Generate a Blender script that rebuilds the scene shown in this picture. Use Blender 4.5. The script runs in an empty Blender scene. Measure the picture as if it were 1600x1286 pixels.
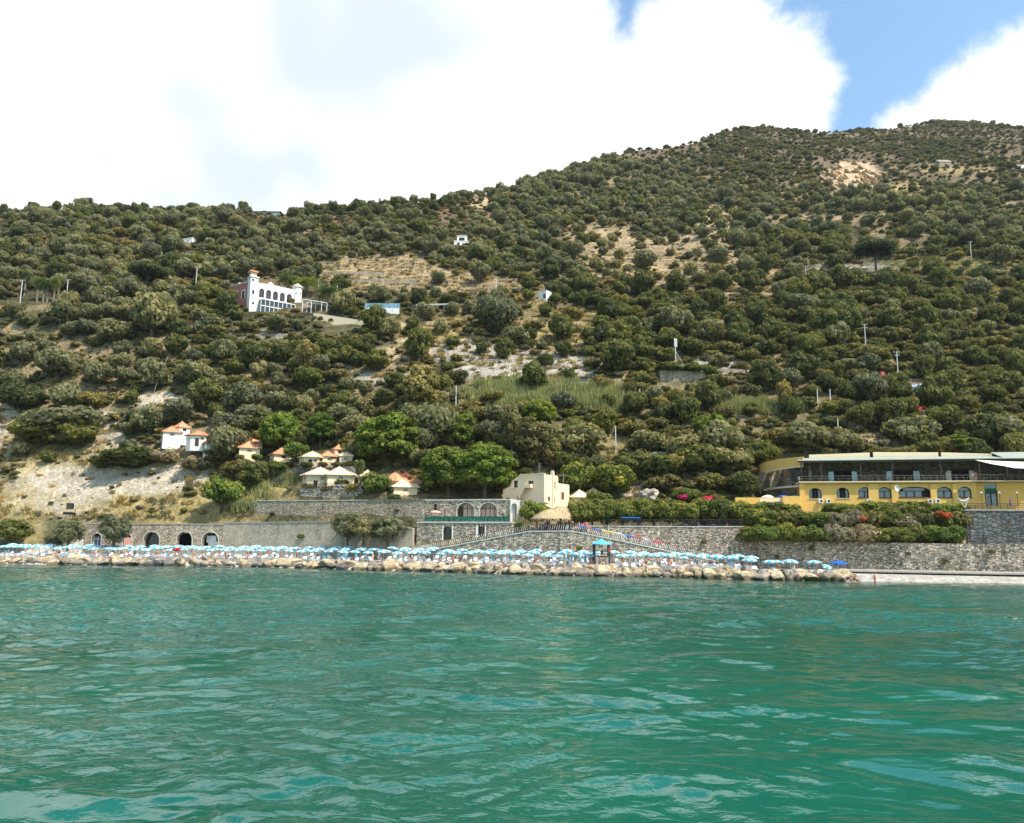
import bpy, bmesh, math, random
import numpy as np
from mathutils import Vector, Matrix, Euler, noise as mnoise
from mathutils.geometry import tessellate_polygon
R = math.radians
SC = bpy.context.scene
COL = SC.collection

# ------------------------------------------------------------------ camera
F = 1230.0            # focal length in photograph pixels (1600 wide)
CAMZ = 6.0            # standing on the deck of a boat
PITCH, ROLL = 9.1, 0.5
cam = bpy.data.cameras.new('camera')
cam.sensor_width = 36.0
cam.lens = 36.0 * F / 1600.0
cam.clip_start = 0.5
cam.clip_end = 20000
camo = bpy.data.objects.new('camera', cam)
COL.objects.link(camo)
CROT = (Euler((R(90 + PITCH), 0, 0)).to_matrix() @ Matrix.Rotation(R(ROLL), 3, 'Z'))
camo.location = (0, 0, CAMZ)
camo.rotation_euler = CROT.to_euler()
SC.camera = camo
CR = np.array(CROT)

# ------------------------------------------------------------------ sun, sky, exposure
SUN_EL, SUN_AZ = 54.0, 126.0       # azimuth clockwise from +Y (the view direction): behind the camera's right shoulder
sd = Vector((math.sin(R(SUN_AZ)) * math.cos(R(SUN_EL)), math.cos(R(SUN_AZ)) * math.cos(R(SUN_EL)), math.sin(R(SUN_EL))))
sun = bpy.data.lights.new('sun', 'SUN')
sun.energy = 4.4
sun.angle = R(0.5)
sun.color = (1.0, 0.93, 0.82)
suno = bpy.data.objects.new('sun', sun)
COL.objects.link(suno)
suno.rotation_euler = (-sd).to_track_quat('-Z', 'Y').to_euler()
suno.location = (60, -60, 90)
SC.view_settings.view_transform = 'Standard'
SC.view_settings.look = 'None'
SC.view_settings.gamma = 1
SC.view_settings.exposure = 0.52
try:
    SC.cycles.max_bounces = 6
    SC.cycles.diffuse_bounces = 3
    SC.cycles.glossy_bounces = 3
    SC.cycles.transmission_bounces = 3
    SC.cycles.transparent_max_bounces = 4
    SC.cycles.caustics_reflective = False
    SC.cycles.caustics_refractive = False
except Exception:
    pass

def ray(px, py):
    d = CROT @ Vector(((px - 800) / F, (643 - py) / F, -1.0))
    return d / d.y
def P(px, py, Y):
    d = ray(px, py)
    return Vector((d.x * Y, Y, CAMZ + d.z * Y))
def Z(px, py, Y):
    return CAMZ + ray(px, py).z * Y
def PX(px, Y, z):
    """ground point seen in column px at forward distance Y and height z"""
    py = 800
    for _ in range(4):
        d = ray(px, py)
        py += (d.z * Y + CAMZ - z) / Y * F
    return Vector((d.x * Y, Y, z))
def proj(x, y, z):
    v = np.stack([np.asarray(x, float), np.asarray(y, float), np.asarray(z, float) - CAMZ], -1) @ CR
    return 800 + F * v[..., 0] / -v[..., 2], 643 - F * v[..., 1] / -v[..., 2]

# ------------------------------------------------------------------ node helpers
def nt_of(mat):
    mat.use_nodes = True
    nt = mat.node_tree
    for n in list(nt.nodes):
        nt.nodes.remove(n)
    return nt
class NB:
    def __init__(s, nt): s.nt = nt
    def n(s, typ, **kw):
        nd = s.nt.nodes.new(typ)
        for k, v in kw.items():
            if k == 'inp':
                for kk, vv in v.items():
                    if isinstance(vv, bpy.types.NodeSocket):
                        s.nt.links.new(vv, nd.inputs[kk])
                    else:
                        nd.inputs[kk].default_value = vv
            else:
                setattr(nd, k, v)
        return nd
    def math(s, op, a, b=None, c=None, clamp=False):
        nd = s.nt.nodes.new('ShaderNodeMath'); nd.operation = op; nd.use_clamp = clamp
        for i, v in enumerate((a, b, c)):
            if v is None: continue
            if isinstance(v, bpy.types.NodeSocket): s.nt.links.new(v, nd.inputs[i])
            else: nd.inputs[i].default_value = v
        return nd.outputs[0]
    def mix(s, f, a, b, blend='MIX'):
        nd = s.nt.nodes.new('ShaderNodeMix'); nd.data_type = 'RGBA'; nd.blend_type = blend
        for sk, v in ((nd.inputs[0], f), (nd.inputs[6], a), (nd.inputs[7], b)):
            if isinstance(v, bpy.types.NodeSocket): s.nt.links.new(v, sk)
            else: sk.default_value = v if not isinstance(v, tuple) or len(v) == 4 else (*v, 1)
        return nd.outputs[2]
    def ramp(s, f, stops, interp='LINEAR'):
        nd = s.nt.nodes.new('ShaderNodeValToRGB')
        cr = nd.color_ramp; cr.interpolation = interp
        while len(cr.elements) < len(stops): cr.elements.new(0.5)
        for e, (p, c) in zip(cr.elements, stops):
            e.position = p
            e.color = (c, c, c, 1) if isinstance(c, (int, float)) else (*c, 1)
        s.nt.links.new(f, nd.inputs[0])
        return nd.outputs[0]
    def noise(s, vec, scale, detail=3, rough=0.55, dist=0.0):
        nd = s.n('ShaderNodeTexNoise', inp={'Scale': scale, 'Detail': detail, 'Roughness': rough, 'Distortion': dist})
        if vec is not None: s.nt.links.new(vec, nd.inputs['Vector'])
        return nd.outputs[0]
    def maprange(s, v, a, b, c=0.0, d=1.0, smooth=False):
        nd = s.n('ShaderNodeMapRange')
        if smooth: nd.interpolation_type = 'SMOOTHSTEP'
        for k, x in enumerate((v, a, b, c, d)):
            if isinstance(x, bpy.types.NodeSocket): s.nt.links.new(x, nd.inputs[k])
            else: nd.inputs[k].default_value = x
        return nd.outputs[0]

# world: physical sky plus broken cumulus, placed by azimuth and elevation
W = bpy.data.worlds.new('World'); SC.world = W; W.use_nodes = True
nt = W.node_tree
for n in list(nt.nodes): nt.nodes.remove(n)
b = NB(nt)
out = b.n('ShaderNodeOutputWorld')
sky = b.n('ShaderNodeTexSky', sky_type='NISHITA')
sky.sun_disc = False
sky.sun_elevation = R(SUN_EL)
sky.sun_rotation = R(SUN_AZ)
sky.air_density = 1.1; sky.dust_density = 1.2; sky.ozone_density = 0.7
skc = b.mix(1.0, sky.outputs[0], (0.86, 1.03, 1.03), 'MULTIPLY')
bg1 = b.n('ShaderNodeBackground', inp={'Color': skc, 'Strength': 0.18})
tc = b.n('ShaderNodeTexCoord')
dirv = tc.outputs['Generated']
sep = b.n('ShaderNodeSeparateXYZ', inp={0: dirv})
az = b.math('ARCTAN2', sep.outputs[0], sep.outputs[1])
el = b.math('ARCSINE', sep.outputs[2])
def azel(px, py):
    d = ray(px, py).normalized()
    return math.atan2(d.x, d.y), math.asin(d.z)
mask = None
# main bank and the right-hand cumulus: (px, py, radius px)
for (cx, cy, r) in [(150, 60, 560), (560, 150, 430), (780, 230, 230), (955, 218, 160), (1085, 150, 150), (1190, 165, 112),
                    (1248, 118, 72), (1262, 170, 50), (1560, 262, 150), (1430, 225, 70), (1595, 145, 55), (1690, 250, 130),
                    (-500, 150, 420), (850, -60, 95), (1075, 40, 66), (1100, -30, 60), (700, -80, 200)]:
    a0, e0 = azel(cx, cy)
    rr = r / F
    da = b.math('MULTIPLY', b.math('SUBTRACT', az, a0), 0.92)
    de = b.math('SUBTRACT', el, e0)
    dd = b.math('SQRT', b.math('ADD', b.math('MULTIPLY', da, da), b.math('MULTIPLY', de, de)))
    v = b.math('SUBTRACT', rr, dd)
    mask = v if mask is None else b.math('MAXIMUM', mask, v)
n1 = b.noise(dirv, 7.0, 8, 0.62, 0.3)
n2 = b.noise(dirv, 2.3, 4, 0.5)
edge = b.math('ADD', mask, b.math('MULTIPLY', b.math('SUBTRACT', n1, 0.5), 0.14))
edge = b.math('SUBTRACT', edge, b.math('MULTIPLY', b.math('MAXIMUM', b.math('SUBTRACT', el, 0.66), 0.0), 3.0))
m1 = b.maprange(edge, -0.012, 0.028, 0, 1, True)
# unseen loose cloud, mostly behind the camera, added for the lighting and reflections
far = b.maprange(b.math('ADD', n2, b.math('MULTIPLY', n1, 0.35)), 0.72, 0.86, 0, 0.9, True)
wide = b.math('MULTIPLY', far, b.maprange(b.math('ABSOLUTE', az), 0.75, 1.1, 0, 1, True))
wisp = b.math('MULTIPLY', b.maprange(b.noise(dirv, 5.0, 9, 0.7, 0.6), 0.5, 0.72, 0, 0.55, True), b.maprange(el, 0.5, 0.2, 0.6, 1))
cm = b.math('MAXIMUM', b.math('MAXIMUM', m1, wide), wisp)
gr = b.math('MULTIPLY', b.maprange(b.noise(dirv, 2.6, 3, 0.5, 0.4), 0.42, 0.62, 0, 1, True), b.maprange(edge, 0.05, 0.24, 0, 1))
ccol = b.mix(gr, (1.0, 1.0, 1.0), (0.60, 0.665, 0.73))
bg2 = b.n('ShaderNodeBackground', inp={'Color': ccol, 'Strength': 0.97})
mx = b.n('ShaderNodeMixShader', inp={0: cm, 1: bg1.outputs[0], 2: bg2.outputs[0]})
nt.links.new(mx.outputs[0], out.inputs[0])

# ------------------------------------------------------------------ object helpers
def _setprops(o, label=None, cat=None, group=None, kind=None):
    if label: o['label'] = label
    if cat: o['category'] = cat
    if group: o['group'] = group
    if kind: o['kind'] = kind
    return o
tag = _setprops
def empty(name, loc=(0, 0, 0), rz=0.0, label=None, cat=None, group=None):
    o = bpy.data.objects.new(name, None)
    o.empty_display_size = 0.5
    COL.objects.link(o)
    o.location = loc
    o.rotation_euler = (0, 0, rz)
    return _setprops(o, label, cat, group)
def copy_tree(o, parent=None):
    c = o.copy(); COL.objects.link(c); c.parent = parent
    if parent is not None: c.matrix_parent_inverse = o.matrix_parent_inverse.copy()
    for ch in o.children: copy_tree(ch, c)
    return c
class MB:
    def __init__(s): s.v = []; s.f = []; s.m = []; s.cur = 0
    def mat(s, i): s.cur = i; return s
    def add(s, vs, fs):
        k = len(s.v); s.v += [tuple(v) for v in vs]
        for f in fs: s.f.append([i + k for i in f]); s.m.append(s.cur)
        return s
    def box(s, x0, x1, y0, y1, z0, z1):
        return s.add([(x0, y0, z0), (x1, y0, z0), (x1, y1, z0), (x0, y1, z0), (x0, y0, z1), (x1, y0, z1), (x1, y1, z1), (x0, y1, z1)],
                     [(0, 3, 2, 1), (4, 5, 6, 7), (0, 1, 5, 4), (1, 2, 6, 5), (2, 3, 7, 6), (3, 0, 4, 7)])
    def tube(s, pts, r, n=6, cap=True):
        pts = [Vector(p) for p in pts]
        rs = r if isinstance(r, (list, tuple)) else [r] * len(pts)
        rings = []
        for i, p in enumerate(pts):
            t = (pts[min(i + 1, len(pts) - 1)] - pts[max(i - 1, 0)])
            if t.length < 1e-6: t = Vector((0, 0, 1))
            t.normalize()
            u = t.cross(Vector((0, 0, 1)))
            if u.length < 0.05: u = t.cross(Vector((0, 1, 0)))
            u.normalize(); w = t.cross(u)
            rings.append([p + (u * math.cos(2 * math.pi * k / n) + w * math.sin(2 * math.pi * k / n)) * rs[i] for k in range(n)])
        vs = [v for rg in rings for v in rg]
        fs = []
        for i in range(len(pts) - 1):
            for k in range(n):
                a, c = i * n + k, i * n + (k + 1) % n
                fs.append((a, c, c + n, a + n))
        if cap:
            fs.append(tuple(range(n))[::-1]); fs.append(tuple((len(pts) - 1) * n + k for k in range(n)))
        return s.add(vs, fs)
    def lathe(s, prof, n=12, c=(0, 0, 0)):
        vs = []; fs = []
        for (r, z) in prof:
            for k in range(n):
                a = 2 * math.pi * k / n
                vs.append((c[0] + r * math.cos(a), c[1] + r * math.sin(a), c[2] + z))
        for i in range(len(prof) - 1):
            for k in range(n):
                a, d = i * n + k, i * n + (k + 1) % n
                fs.append((a, d, d + n, a + n))
        return s.add(vs, fs)
    def plate(s, outer, holes, y0, y1):
        """vertical plate in the XZ plane from depth y0 (front) to y1 with holes; polygons are lists of (x, z)"""
        loops = [outer] + list(holes)
        tri = tessellate_polygon([[Vector((x, z, 0)) for x, z in lp] for lp in loops])
        flat = [p for lp in loops for p in lp]
        n = len(flat)
        s.add([(x, y0, z) for x, z in flat] + [(x, y1, z) for x, z in flat],
              [tuple(t) for t in tri] + [tuple(i + n for i in t) for t in tri])
        for lp in loops:
            m = len(lp)
            s.add([(x, y0, z) for x, z in lp] + [(x, y1, z) for x, z in lp],
                  [(i, (i + 1) % m, (i + 1) % m + m, i + m) for i in range(m)])
        return s
    def islands(s):
        """the separate pieces of this builder, one MB each"""
        par = list(range(len(s.v)))
        def fd(i):
            while par[i] != i: par[i] = par[par[i]]; i = par[i]
            return i
        for f in s.f:
            for i in f[1:]: par[fd(i)] = fd(f[0])
        out = {}
        for f, m in zip(s.f, s.m): out.setdefault(fd(f[0]), []).append((f, m))
        res = []
        for k, fs in out.items():
            q = MB(); ids = sorted({i for f, _ in fs for i in f}); mp = {i: j for j, i in enumerate(ids)}
            q.v = [s.v[i] for i in ids]; q.f = [[mp[i] for i in f] for f, _ in fs]; q.m = [m for _, m in fs]; res.append(q)
        return res
    def build_each(s, name, mats, parent=None, **k): return [q.build(name, mats, parent, **k) for q in s.islands()]
    def build(s, name, mats, parent=None, loc=None, rz=None, smooth=False, fix=True):
        me = bpy.data.meshes.new(name)
        me.from_pydata(s.v, [], s.f)
        if not isinstance(mats, (list, tuple)): mats = [mats]
        for m in mats: me.materials.append(m)
        me.polygons.foreach_set('material_index', s.m)
        if fix:
            bm = bmesh.new(); bm.from_mesh(me)
            bmesh.ops.remove_doubles(bm, verts=bm.verts, dist=1e-4)
            bmesh.ops.recalc_face_normals(bm, faces=bm.faces)
            bm.to_mesh(me); bm.free()
        if smooth: me.polygons.foreach_set('use_smooth', [True] * len(me.polygons))
        me.update()
        o = bpy.data.objects.new(name, me)
        COL.objects.link(o)
        if parent is not None: o.parent = parent
        if loc is not None: o.location = loc
        if rz is not None: o.rotation_euler = (0, 0, rz)
        return o
def arch(x0, x1, z0, zs, z1, n=10, rx=False):
    """opening from z0, straight to springing zs, curved up to z1"""
    c = (x0 + x1) / 2; r = (x1 - x0) / 2
    pts = [(x0, z0)]
    for k in range(n + 1):
        a = math.pi - math.pi * k / n
        pts.append((c + r * math.cos(a), zs + (z1 - zs) * math.sin(a)))
    pts.append((x1, z0))
    return pts
def rect(x0, x1, z0, z1): return [(x0, z0), (x0, z1), (x1, z1), (x1, z0)]
class Fac:
    """a vertical facade plane through two ground points; local x along it, y into the building, z up"""
    def __init__(s, pxa, Ya, pxb, Yb, z=None, root=None):
        z = 8 if z is None else z
        s.A = PX(pxa, Ya, z); s.B = PX(pxb, Yb, z)
        u = s.B - s.A; s.L = u.length
        s.rz = math.atan2(u.y, u.x)
        s.u = Vector((math.cos(s.rz), math.sin(s.rz), 0)); s.nrm = Vector((-s.u.y, s.u.x, 0))
        s.z = z
        s.root = root
    def loc(s, px, py):
        """pixel -> (x along, z above origin)"""
        d = ray(px, py)
        t = s.A.dot(s.nrm) / Vector((d.x, 1, 0)).dot(s.nrm)
        p = Vector((d.x * t, t, CAMZ + d.z * t))
        return (p - s.A).dot(s.u), p.z - s.z
    def x(s, px, py=780): return s.loc(px, py)[0]
    def zz(s, px, py): return s.loc(px, py)[1]
    def arch(s, pa, pb, ptop, pbot, rise=None):
        pm = (pa + pb) / 2
        x0, x1 = s.x(pa, (ptop + pbot) / 2), s.x(pb, (ptop + pbot) / 2)
        z1, z0 = s.zz(pm, ptop), s.zz(pm, pbot)
        r = (x1 - x0) / 2 if rise is None else rise * (z1 - z0)
        r = min(r, (z1 - z0) * 0.9)
        return arch(x0, x1, z0, z1 - r, z1)
    def rect(s, pa, pb, ptop, pbot):
        pm = (pa + pb) / 2
        return rect(s.x(pa, (ptop + pbot) / 2), s.x(pb, (ptop + pbot) / 2), s.zz(pm, pbot), s.zz(pm, ptop))
    def build_each(s, mb, name, mats, root=None, **k): return [s.build(q, name, mats, root, **k) for q in mb.islands()]
    def build(s, mb, name, mats, root=None, **k):
        root = s.root if root is None else root
        o = mb.build(name, mats, root or None, **k)
        if root:
            q = s.A - root.location
            q.rotate(Euler((0, 0, -root.rotation_euler.z)))
            o.location = q; o.rotation_euler = (0, 0, s.rz - root.rotation_euler.z)
        else:
            o.location = s.A; o.rotation_euler = (0, 0, s.rz)
        return o

# ------------------------------------------------------------------ materials
def mat_plain(name, col, rough=0.75, var=0.12, scale=1.5, metal=0.0, spec=0.3, bump=0.0, objcoord=True, objvar=0.0):
    m = bpy.data.materials.new(name); nt = nt_of(m); b = NB(nt)
    out = b.n('ShaderNodeOutputMaterial')
    tc = b.n('ShaderNodeTexCoord')
    nz = b.noise(tc.outputs['Object'], scale, 4, 0.6)
    d = tuple(c * (1 - var) for c in col); l = tuple(min(1, c * (1 + var)) for c in col)
    c = b.mix(b.maprange(nz, 0.3, 0.7), d, l)
    if objvar:
        oi = b.n('ShaderNodeObjectInfo')
        c = b.mix(1.0, c, b.ramp(oi.outputs['Random'], [(0, 1 - objvar), (1, 1 + objvar)]), 'MULTIPLY')
    pr = b.n('ShaderNodeBsdfPrincipled', inp={'Base Color': c, 'Roughness': rough, 'Metallic': metal, 'Specular IOR Level': spec})
    if bump:
        bp = b.n('ShaderNodeBump', inp={'Height': nz, 'Distance': bump, 'Strength': 1.0})
        nt.links.new(bp.outputs[0], pr.inputs['Normal'])
    nt.links.new(pr.outputs[0], out.inputs[0])
    return m
def mat_plaster(name, col, stain=(0.5, 0.45, 0.36), amount=0.35):
    m = bpy.data.materials.new(name); nt = nt_of(m); b = NB(nt)
    out = b.n('ShaderNodeOutputMaterial'); tc = b.n('ShaderNodeTexCoord')
    mp = b.n('ShaderNodeMapping', inp={0: tc.outputs['Object'], 'Scale': (1.3, 1.3, 0.22)})
    streak = b.noise(mp.outputs[0], 1.6, 5, 0.65)
    fine = b.noise(tc.outputs['Object'], 2.2, 4, 0.6)
    c = b.mix(b.maprange(fine, 0.3, 0.75), tuple(x * 0.92 for x in col), col)
    c = b.mix(b.math('MULTIPLY', b.maprange(streak, 0.52, 0.75), amount), c, tuple(x * y for x, y in zip(col, stain)))
    pr = b.n('ShaderNodeBsdfPrincipled', inp={'Base Color': c, 'Roughness': 0.9, 'Specular IOR Level': 0.2})
    bp = b.n('ShaderNodeBump', inp={'Height': fine, 'Distance': 0.02})
    nt.links.new(bp.outputs[0], pr.inputs['Normal'])
    nt.links.new(pr.outputs[0], out.inputs[0])
    return m
def mat_stone(name, stops, mortar, sx=0.42, sz=0.17, mw=0.10, wash=0.0, washcol=(0.4, 0.36, 0.28)):
    """coursed rubble masonry: flattened cells, each stone its own colour, recessed joints"""
    m = bpy.data.materials.new(name); nt = nt_of(m); b = NB(nt)
    out = b.n('ShaderNodeOutputMaterial'); tc = b.n('ShaderNodeTexCoord')
    wob = b.n('ShaderNodeTexNoise', inp={'Vector': tc.outputs['Object'], 'Scale': 0.8, 'Detail': 2})
    off = b.n('ShaderNodeVectorMath', operation='MULTIPLY_ADD', inp={0: wob.outputs[1], 1: (0.25, 0.25, 0.25), 2: tc.outputs['Object']})
    mp = b.n('ShaderNodeMapping', inp={0: off.outputs[0], 'Scale': (1 / sx, 1 / sx, 1 / sz)})
    v = b.n('ShaderNodeTexVoronoi', feature='F1', inp={'Vector': mp.outputs[0], 'Scale': 1.0, 'Randomness': 0.85})
    e = b.n('ShaderNodeTexVoronoi', feature='DISTANCE_TO_EDGE', inp={'Vector': mp.outputs[0], 'Scale': 1.0, 'Randomness': 0.85})
    sp = b.n('ShaderNodeSeparateColor', inp={0: v.outputs['Color']})
    c = b.ramp(sp.outputs[0], stops, 'CONSTANT')
    fine = b.noise(tc.outputs['Object'], 9, 3)
    c = b.mix(1.0, c, b.ramp(fine, [(0.25, 0.78), (0.75, 1.2)]), 'MULTIPLY')
    j = b.maprange(e.outputs[0], mw * 0.35, mw, 0, 1)
    c = b.mix(j, mortar, c)
    big = b.noise(tc.outputs['Object'], 0.16, 4, 0.65)
    c = b.mix(1.0, c, b.ramp(big, [(0.3, 0.74), (0.5, 1.0), (0.7, 1.15)]), 'MULTIPLY')
    ms = b.n('ShaderNodeMapping', inp={0: tc.outputs['Object'], 'Scale': (0.9, 0.9, 0.10)})
    st = b.noise(ms.outputs[0], 1.0, 4, 0.6)
    c = b.mix(1.0, c, b.ramp(st, [(0.42, 1.06), (0.60, 0.86), (0.72, 0.5)]), 'MULTIPLY')
    if wash:
        ww = b.noise(tc.outputs['Object'], 0.45, 5, 0.7)
        c = b.mix(b.math('MULTIPLY', b.maprange(ww, 0.35, 0.6), wash), c, washcol)
    pr = b.n('ShaderNodeBsdfPrincipled', inp={'Base Color': c, 'Roughness': 0.9, 'Specular IOR Level': 0.2})
    h = b.math('ADD', b.math('MULTIPLY', j, 0.7), b.math('MULTIPLY', sp.outputs[1], 0.4))
    bp = b.n('ShaderNodeBump', inp={'Height': h, 'Distance': 0.06, 'Strength': 0.8})
    nt.links.new(bp.outputs[0], pr.inputs['Normal'])
    nt.links.new(pr.outputs[0], out.inputs[0])
    return m
def mat_glass(name, col=(0.03, 0.06, 0.09)):
    m = bpy.data.materials.new(name); nt = nt_of(m); b = NB(nt)
    out = b.n('ShaderNodeOutputMaterial'); tc = b.n('ShaderNodeTexCoord')
    c = b.mix(b.maprange(b.noise(tc.outputs['Object'], 0.9, 2), 0.4, 0.6), tuple(x * 0.6 for x in col), col)
    pr = b.n('ShaderNodeBsdfPrincipled', inp={'Base Color': c, 'Roughness': 0.06, 'Specular IOR Level': 0.9})
    nt.links.new(pr.outputs[0], out.inputs[0])
    return m
def mat_tile(name, col):
    m = bpy.data.materials.new(name); nt = nt_of(m); b = NB(nt)
    out = b.n('ShaderNodeOutputMaterial'); tc = b.n('ShaderNodeTexCoord')
    mp = b.n('ShaderNodeMapping', inp={0: tc.outputs['Object'], 'Scale': (4, 4, 6)})
    v = b.n('ShaderNodeTexVoronoi', inp={'Vector': mp.outputs[0], 'Scale': 1.0})
    sp = b.n('ShaderNodeSeparateColor', inp={0: v.outputs['Color']})
    big = b.noise(tc.outputs['Object'], 0.7, 4)
    c = b.mix(b.math('MULTIPLY', sp.outputs[0], 0.6), tuple(x * 1.12 for x in col), tuple(x * y for x, y in zip(col, (0.72, 0.62, 0.55))))
    c = b.mix(b.maprange(big, 0.5, 0.75, 0, 0.5), c, tuple(x * 0.72 for x in col))
    oi = b.n('ShaderNodeObjectInfo')
    c = b.mix(1.0, c, b.ramp(oi.outputs['Random'], [(0, 0.85), (1, 1.12)]), 'MULTIPLY')
    pr = b.n('ShaderNodeBsdfPrincipled', inp={'Base Color': c, 'Roughness': 0.85, 'Specular IOR Level': 0.2})
    wv = b.n('ShaderNodeBump', inp={'Height': v.outputs[0], 'Distance': 0.05})
    nt.links.new(wv.outputs[0], pr.inputs['Normal'])
    nt.links.new(pr.outputs[0], out.inputs[0])
    return m
GREYST = [(0.0, (0.147, 0.127, 0.101)), (0.14, (0.315, 0.274, 0.211)), (0.32, (0.462, 0.402, 0.308)), (0.5, (0.598, 0.510, 0.387)),
          (0.64, (0.231, 0.206, 0.167)), (0.74, (0.504, 0.363, 0.211)), (0.84, (0.798, 0.696, 0.537)), (0.95, (0.378, 0.314, 0.229))]
TANST = [(0.0, (0.231, 0.196, 0.150)), (0.2, (0.420, 0.353, 0.255)), (0.45, (0.546, 0.451, 0.317)), (0.62, (0.315, 0.265, 0.202)), (0.75, (0.525, 0.382, 0.211)), (0.88, (0.693, 0.608, 0.466))]
DARKST = [(0.0, (0.10, 0.11, 0.11)), (0.3, (0.17, 0.175, 0.175)), (0.55, (0.24, 0.24, 0.235)), (0.72, (0.12, 0.125, 0.13)), (0.84, (0.33, 0.32, 0.29)), (0.95, (0.24, 0.19, 0.12))]
M = dict(
    stone=mat_stone('grey_rubble_masonry', GREYST, (0.10, 0.095, 0.09)),
    stone_tan=mat_stone('tan_rubble_masonry', TANST, (0.17, 0.15, 0.12), 0.36, 0.2),
    stone_dark=mat_stone('dark_slate_masonry', DARKST, (0.05, 0.05, 0.05), 0.7, 0.2),
    stone_wash=mat_stone('lime_washed_masonry', TANST, (0.26, 0.23, 0.18), 0.34, 0.2, 0.1, 0.7, (0.50, 0.43, 0.33)),
    stone_hotel=mat_stone('brown_ashlar_shaded', [(0, (0.09, 0.08, 0.06)), (0.3, (0.14, 0.125, 0.10)), (0.6, (0.20, 0.175, 0.13)), (0.8, (0.11, 0.10, 0.08))], (0.05, 0.045, 0.035), 0.5, 0.35),  # hotel ashlar darkened: the verandah's shade is put into the colour
    stone_wing=mat_stone('brown_ashlar_lit', [(0, (0.17, 0.15, 0.11)), (0.3, (0.27, 0.24, 0.18)), (0.6, (0.36, 0.32, 0.24)), (0.8, (0.22, 0.20, 0.15))], (0.09, 0.08, 0.06), 0.5, 0.35),  # lighter copy of the same ashlar, sunlight put into its colour
    concrete=mat_plain('pale_concrete', (0.55, 0.52, 0.46), var=0.15),
    concrete_dk=mat_plain('weathered_concrete', (0.36, 0.33, 0.28), var=0.25),
    yellow=mat_plaster('ochre_yellow_plaster', (0.80, 0.50, 0.14), (0.85, 0.72, 0.5), 0.5),
    cream=mat_plaster('cream_plaster', (0.78, 0.62, 0.42), (0.75, 0.68, 0.55), 0.4),
    paleyel=mat_plaster('pale_yellow_plaster', (0.86, 0.70, 0.47), (0.8, 0.72, 0.6), 0.3),
    white=mat_plaster('white_plaster', (0.82, 0.80, 0.75), (0.8, 0.76, 0.68), 0.3),
    pink=mat_plaster('faded_red_plaster', (0.42, 0.17, 0.13), (0.8, 0.7, 0.65), 0.5),
    glass=mat_glass('window_glass', (0.10, 0.17, 0.24)),
    glassdk=mat_glass('dark_opening_glass', (0.012, 0.014, 0.016)),
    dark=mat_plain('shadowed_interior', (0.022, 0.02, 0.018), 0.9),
    frame=mat_plain('dark_window_frame', (0.035, 0.028, 0.024), 0.5),
    whiteframe=mat_plain('white_window_frame', (0.75, 0.74, 0.72), 0.5, 0.05),
    wood=mat_plain('dark_timber', (0.06, 0.042, 0.028), 0.7, 0.25),
    brownwood=mat_plain('brown_shutter', (0.16, 0.06, 0.035), 0.6, 0.2),
    metal=mat_plain('black_iron', (0.03, 0.03, 0.032), 0.5),
    grey=mat_plain('galvanised_metal', (0.34, 0.35, 0.36), 0.45, 0.1),
    tile=mat_tile('terracotta_roof', (0.60, 0.28, 0.15)),
    tilecream=mat_tile('cream_roof', (0.78, 0.62, 0.42)),
    tiledark=mat_tile('dark_red_roof', (0.17, 0.06, 0.04)),
    sheet=mat_plain('pale_green_roof_sheet', (0.31, 0.34, 0.28), 0.7, 0.1, 0.6),
    canvas=mat_plain('cream_canvas', (0.80, 0.74, 0.62), 0.9, 0.06, 0.8),
    thatch=mat_plain('dry_palm_thatch', (0.50, 0.38, 0.22), 0.95, 0.35, 5.0),
    whitep=mat_plain('white_plastic', (0.70, 0.70, 0.69), 0.4, 0.03),
    red=mat_plain('red_paint', (0.60, 0.045, 0.04), 0.5, 0.08),
    orange=mat_plain('orange_paint', (0.78, 0.17, 0.03), 0.5, 0.08),
    blue=mat_plain('blue_paint', (0.03, 0.14, 0.48), 0.4, 0.08),
    yellowp=mat_plain('yellow_paint', (0.78, 0.60, 0.18), 0.5, 0.08),
    cyan=mat_plain('turquoise_cloth', (0.10, 0.50, 0.64), 0.85, 0.06),
    pinkp=mat_plain('salmon_cloth', (0.78, 0.36, 0.30), 0.85, 0.06),
    greenp=mat_plain('green_cloth', (0.02, 0.16, 0.09), 0.85, 0.1),
    bark=mat_plain('tree_bark', (0.12, 0.09, 0.065), 0.95, 0.3, 3.0),
    barkp=mat_plain('palm_bark', (0.20, 0.16, 0.12), 0.95, 0.3, 3.0),
    pole=mat_plain('concrete_pole', (0.58, 0.57, 0.53), 0.8, 0.08),
    cable=mat_plain('cable_sheath', (0.30, 0.29, 0.26), 0.8, 0.05),
    bluesheet=mat_plain('blue_grey_sheet', (0.34, 0.40, 0.50), 0.4, 0.1),
    tan_paint=mat_plain('dusty_yellow_paint', (0.50, 0.42, 0.24), 0.6, 0.1),
    carblack=mat_plain('black_car_paint', (0.02, 0.022, 0.026), 0.2, 0.05, spec=0.6),
    carwhite=mat_plain('white_car_paint', (0.75, 0.76, 0.77), 0.2, 0.05, spec=0.6),
    tyre=mat_plain('tyre_rubber', (0.015, 0.015, 0.015), 0.9),
)
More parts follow.
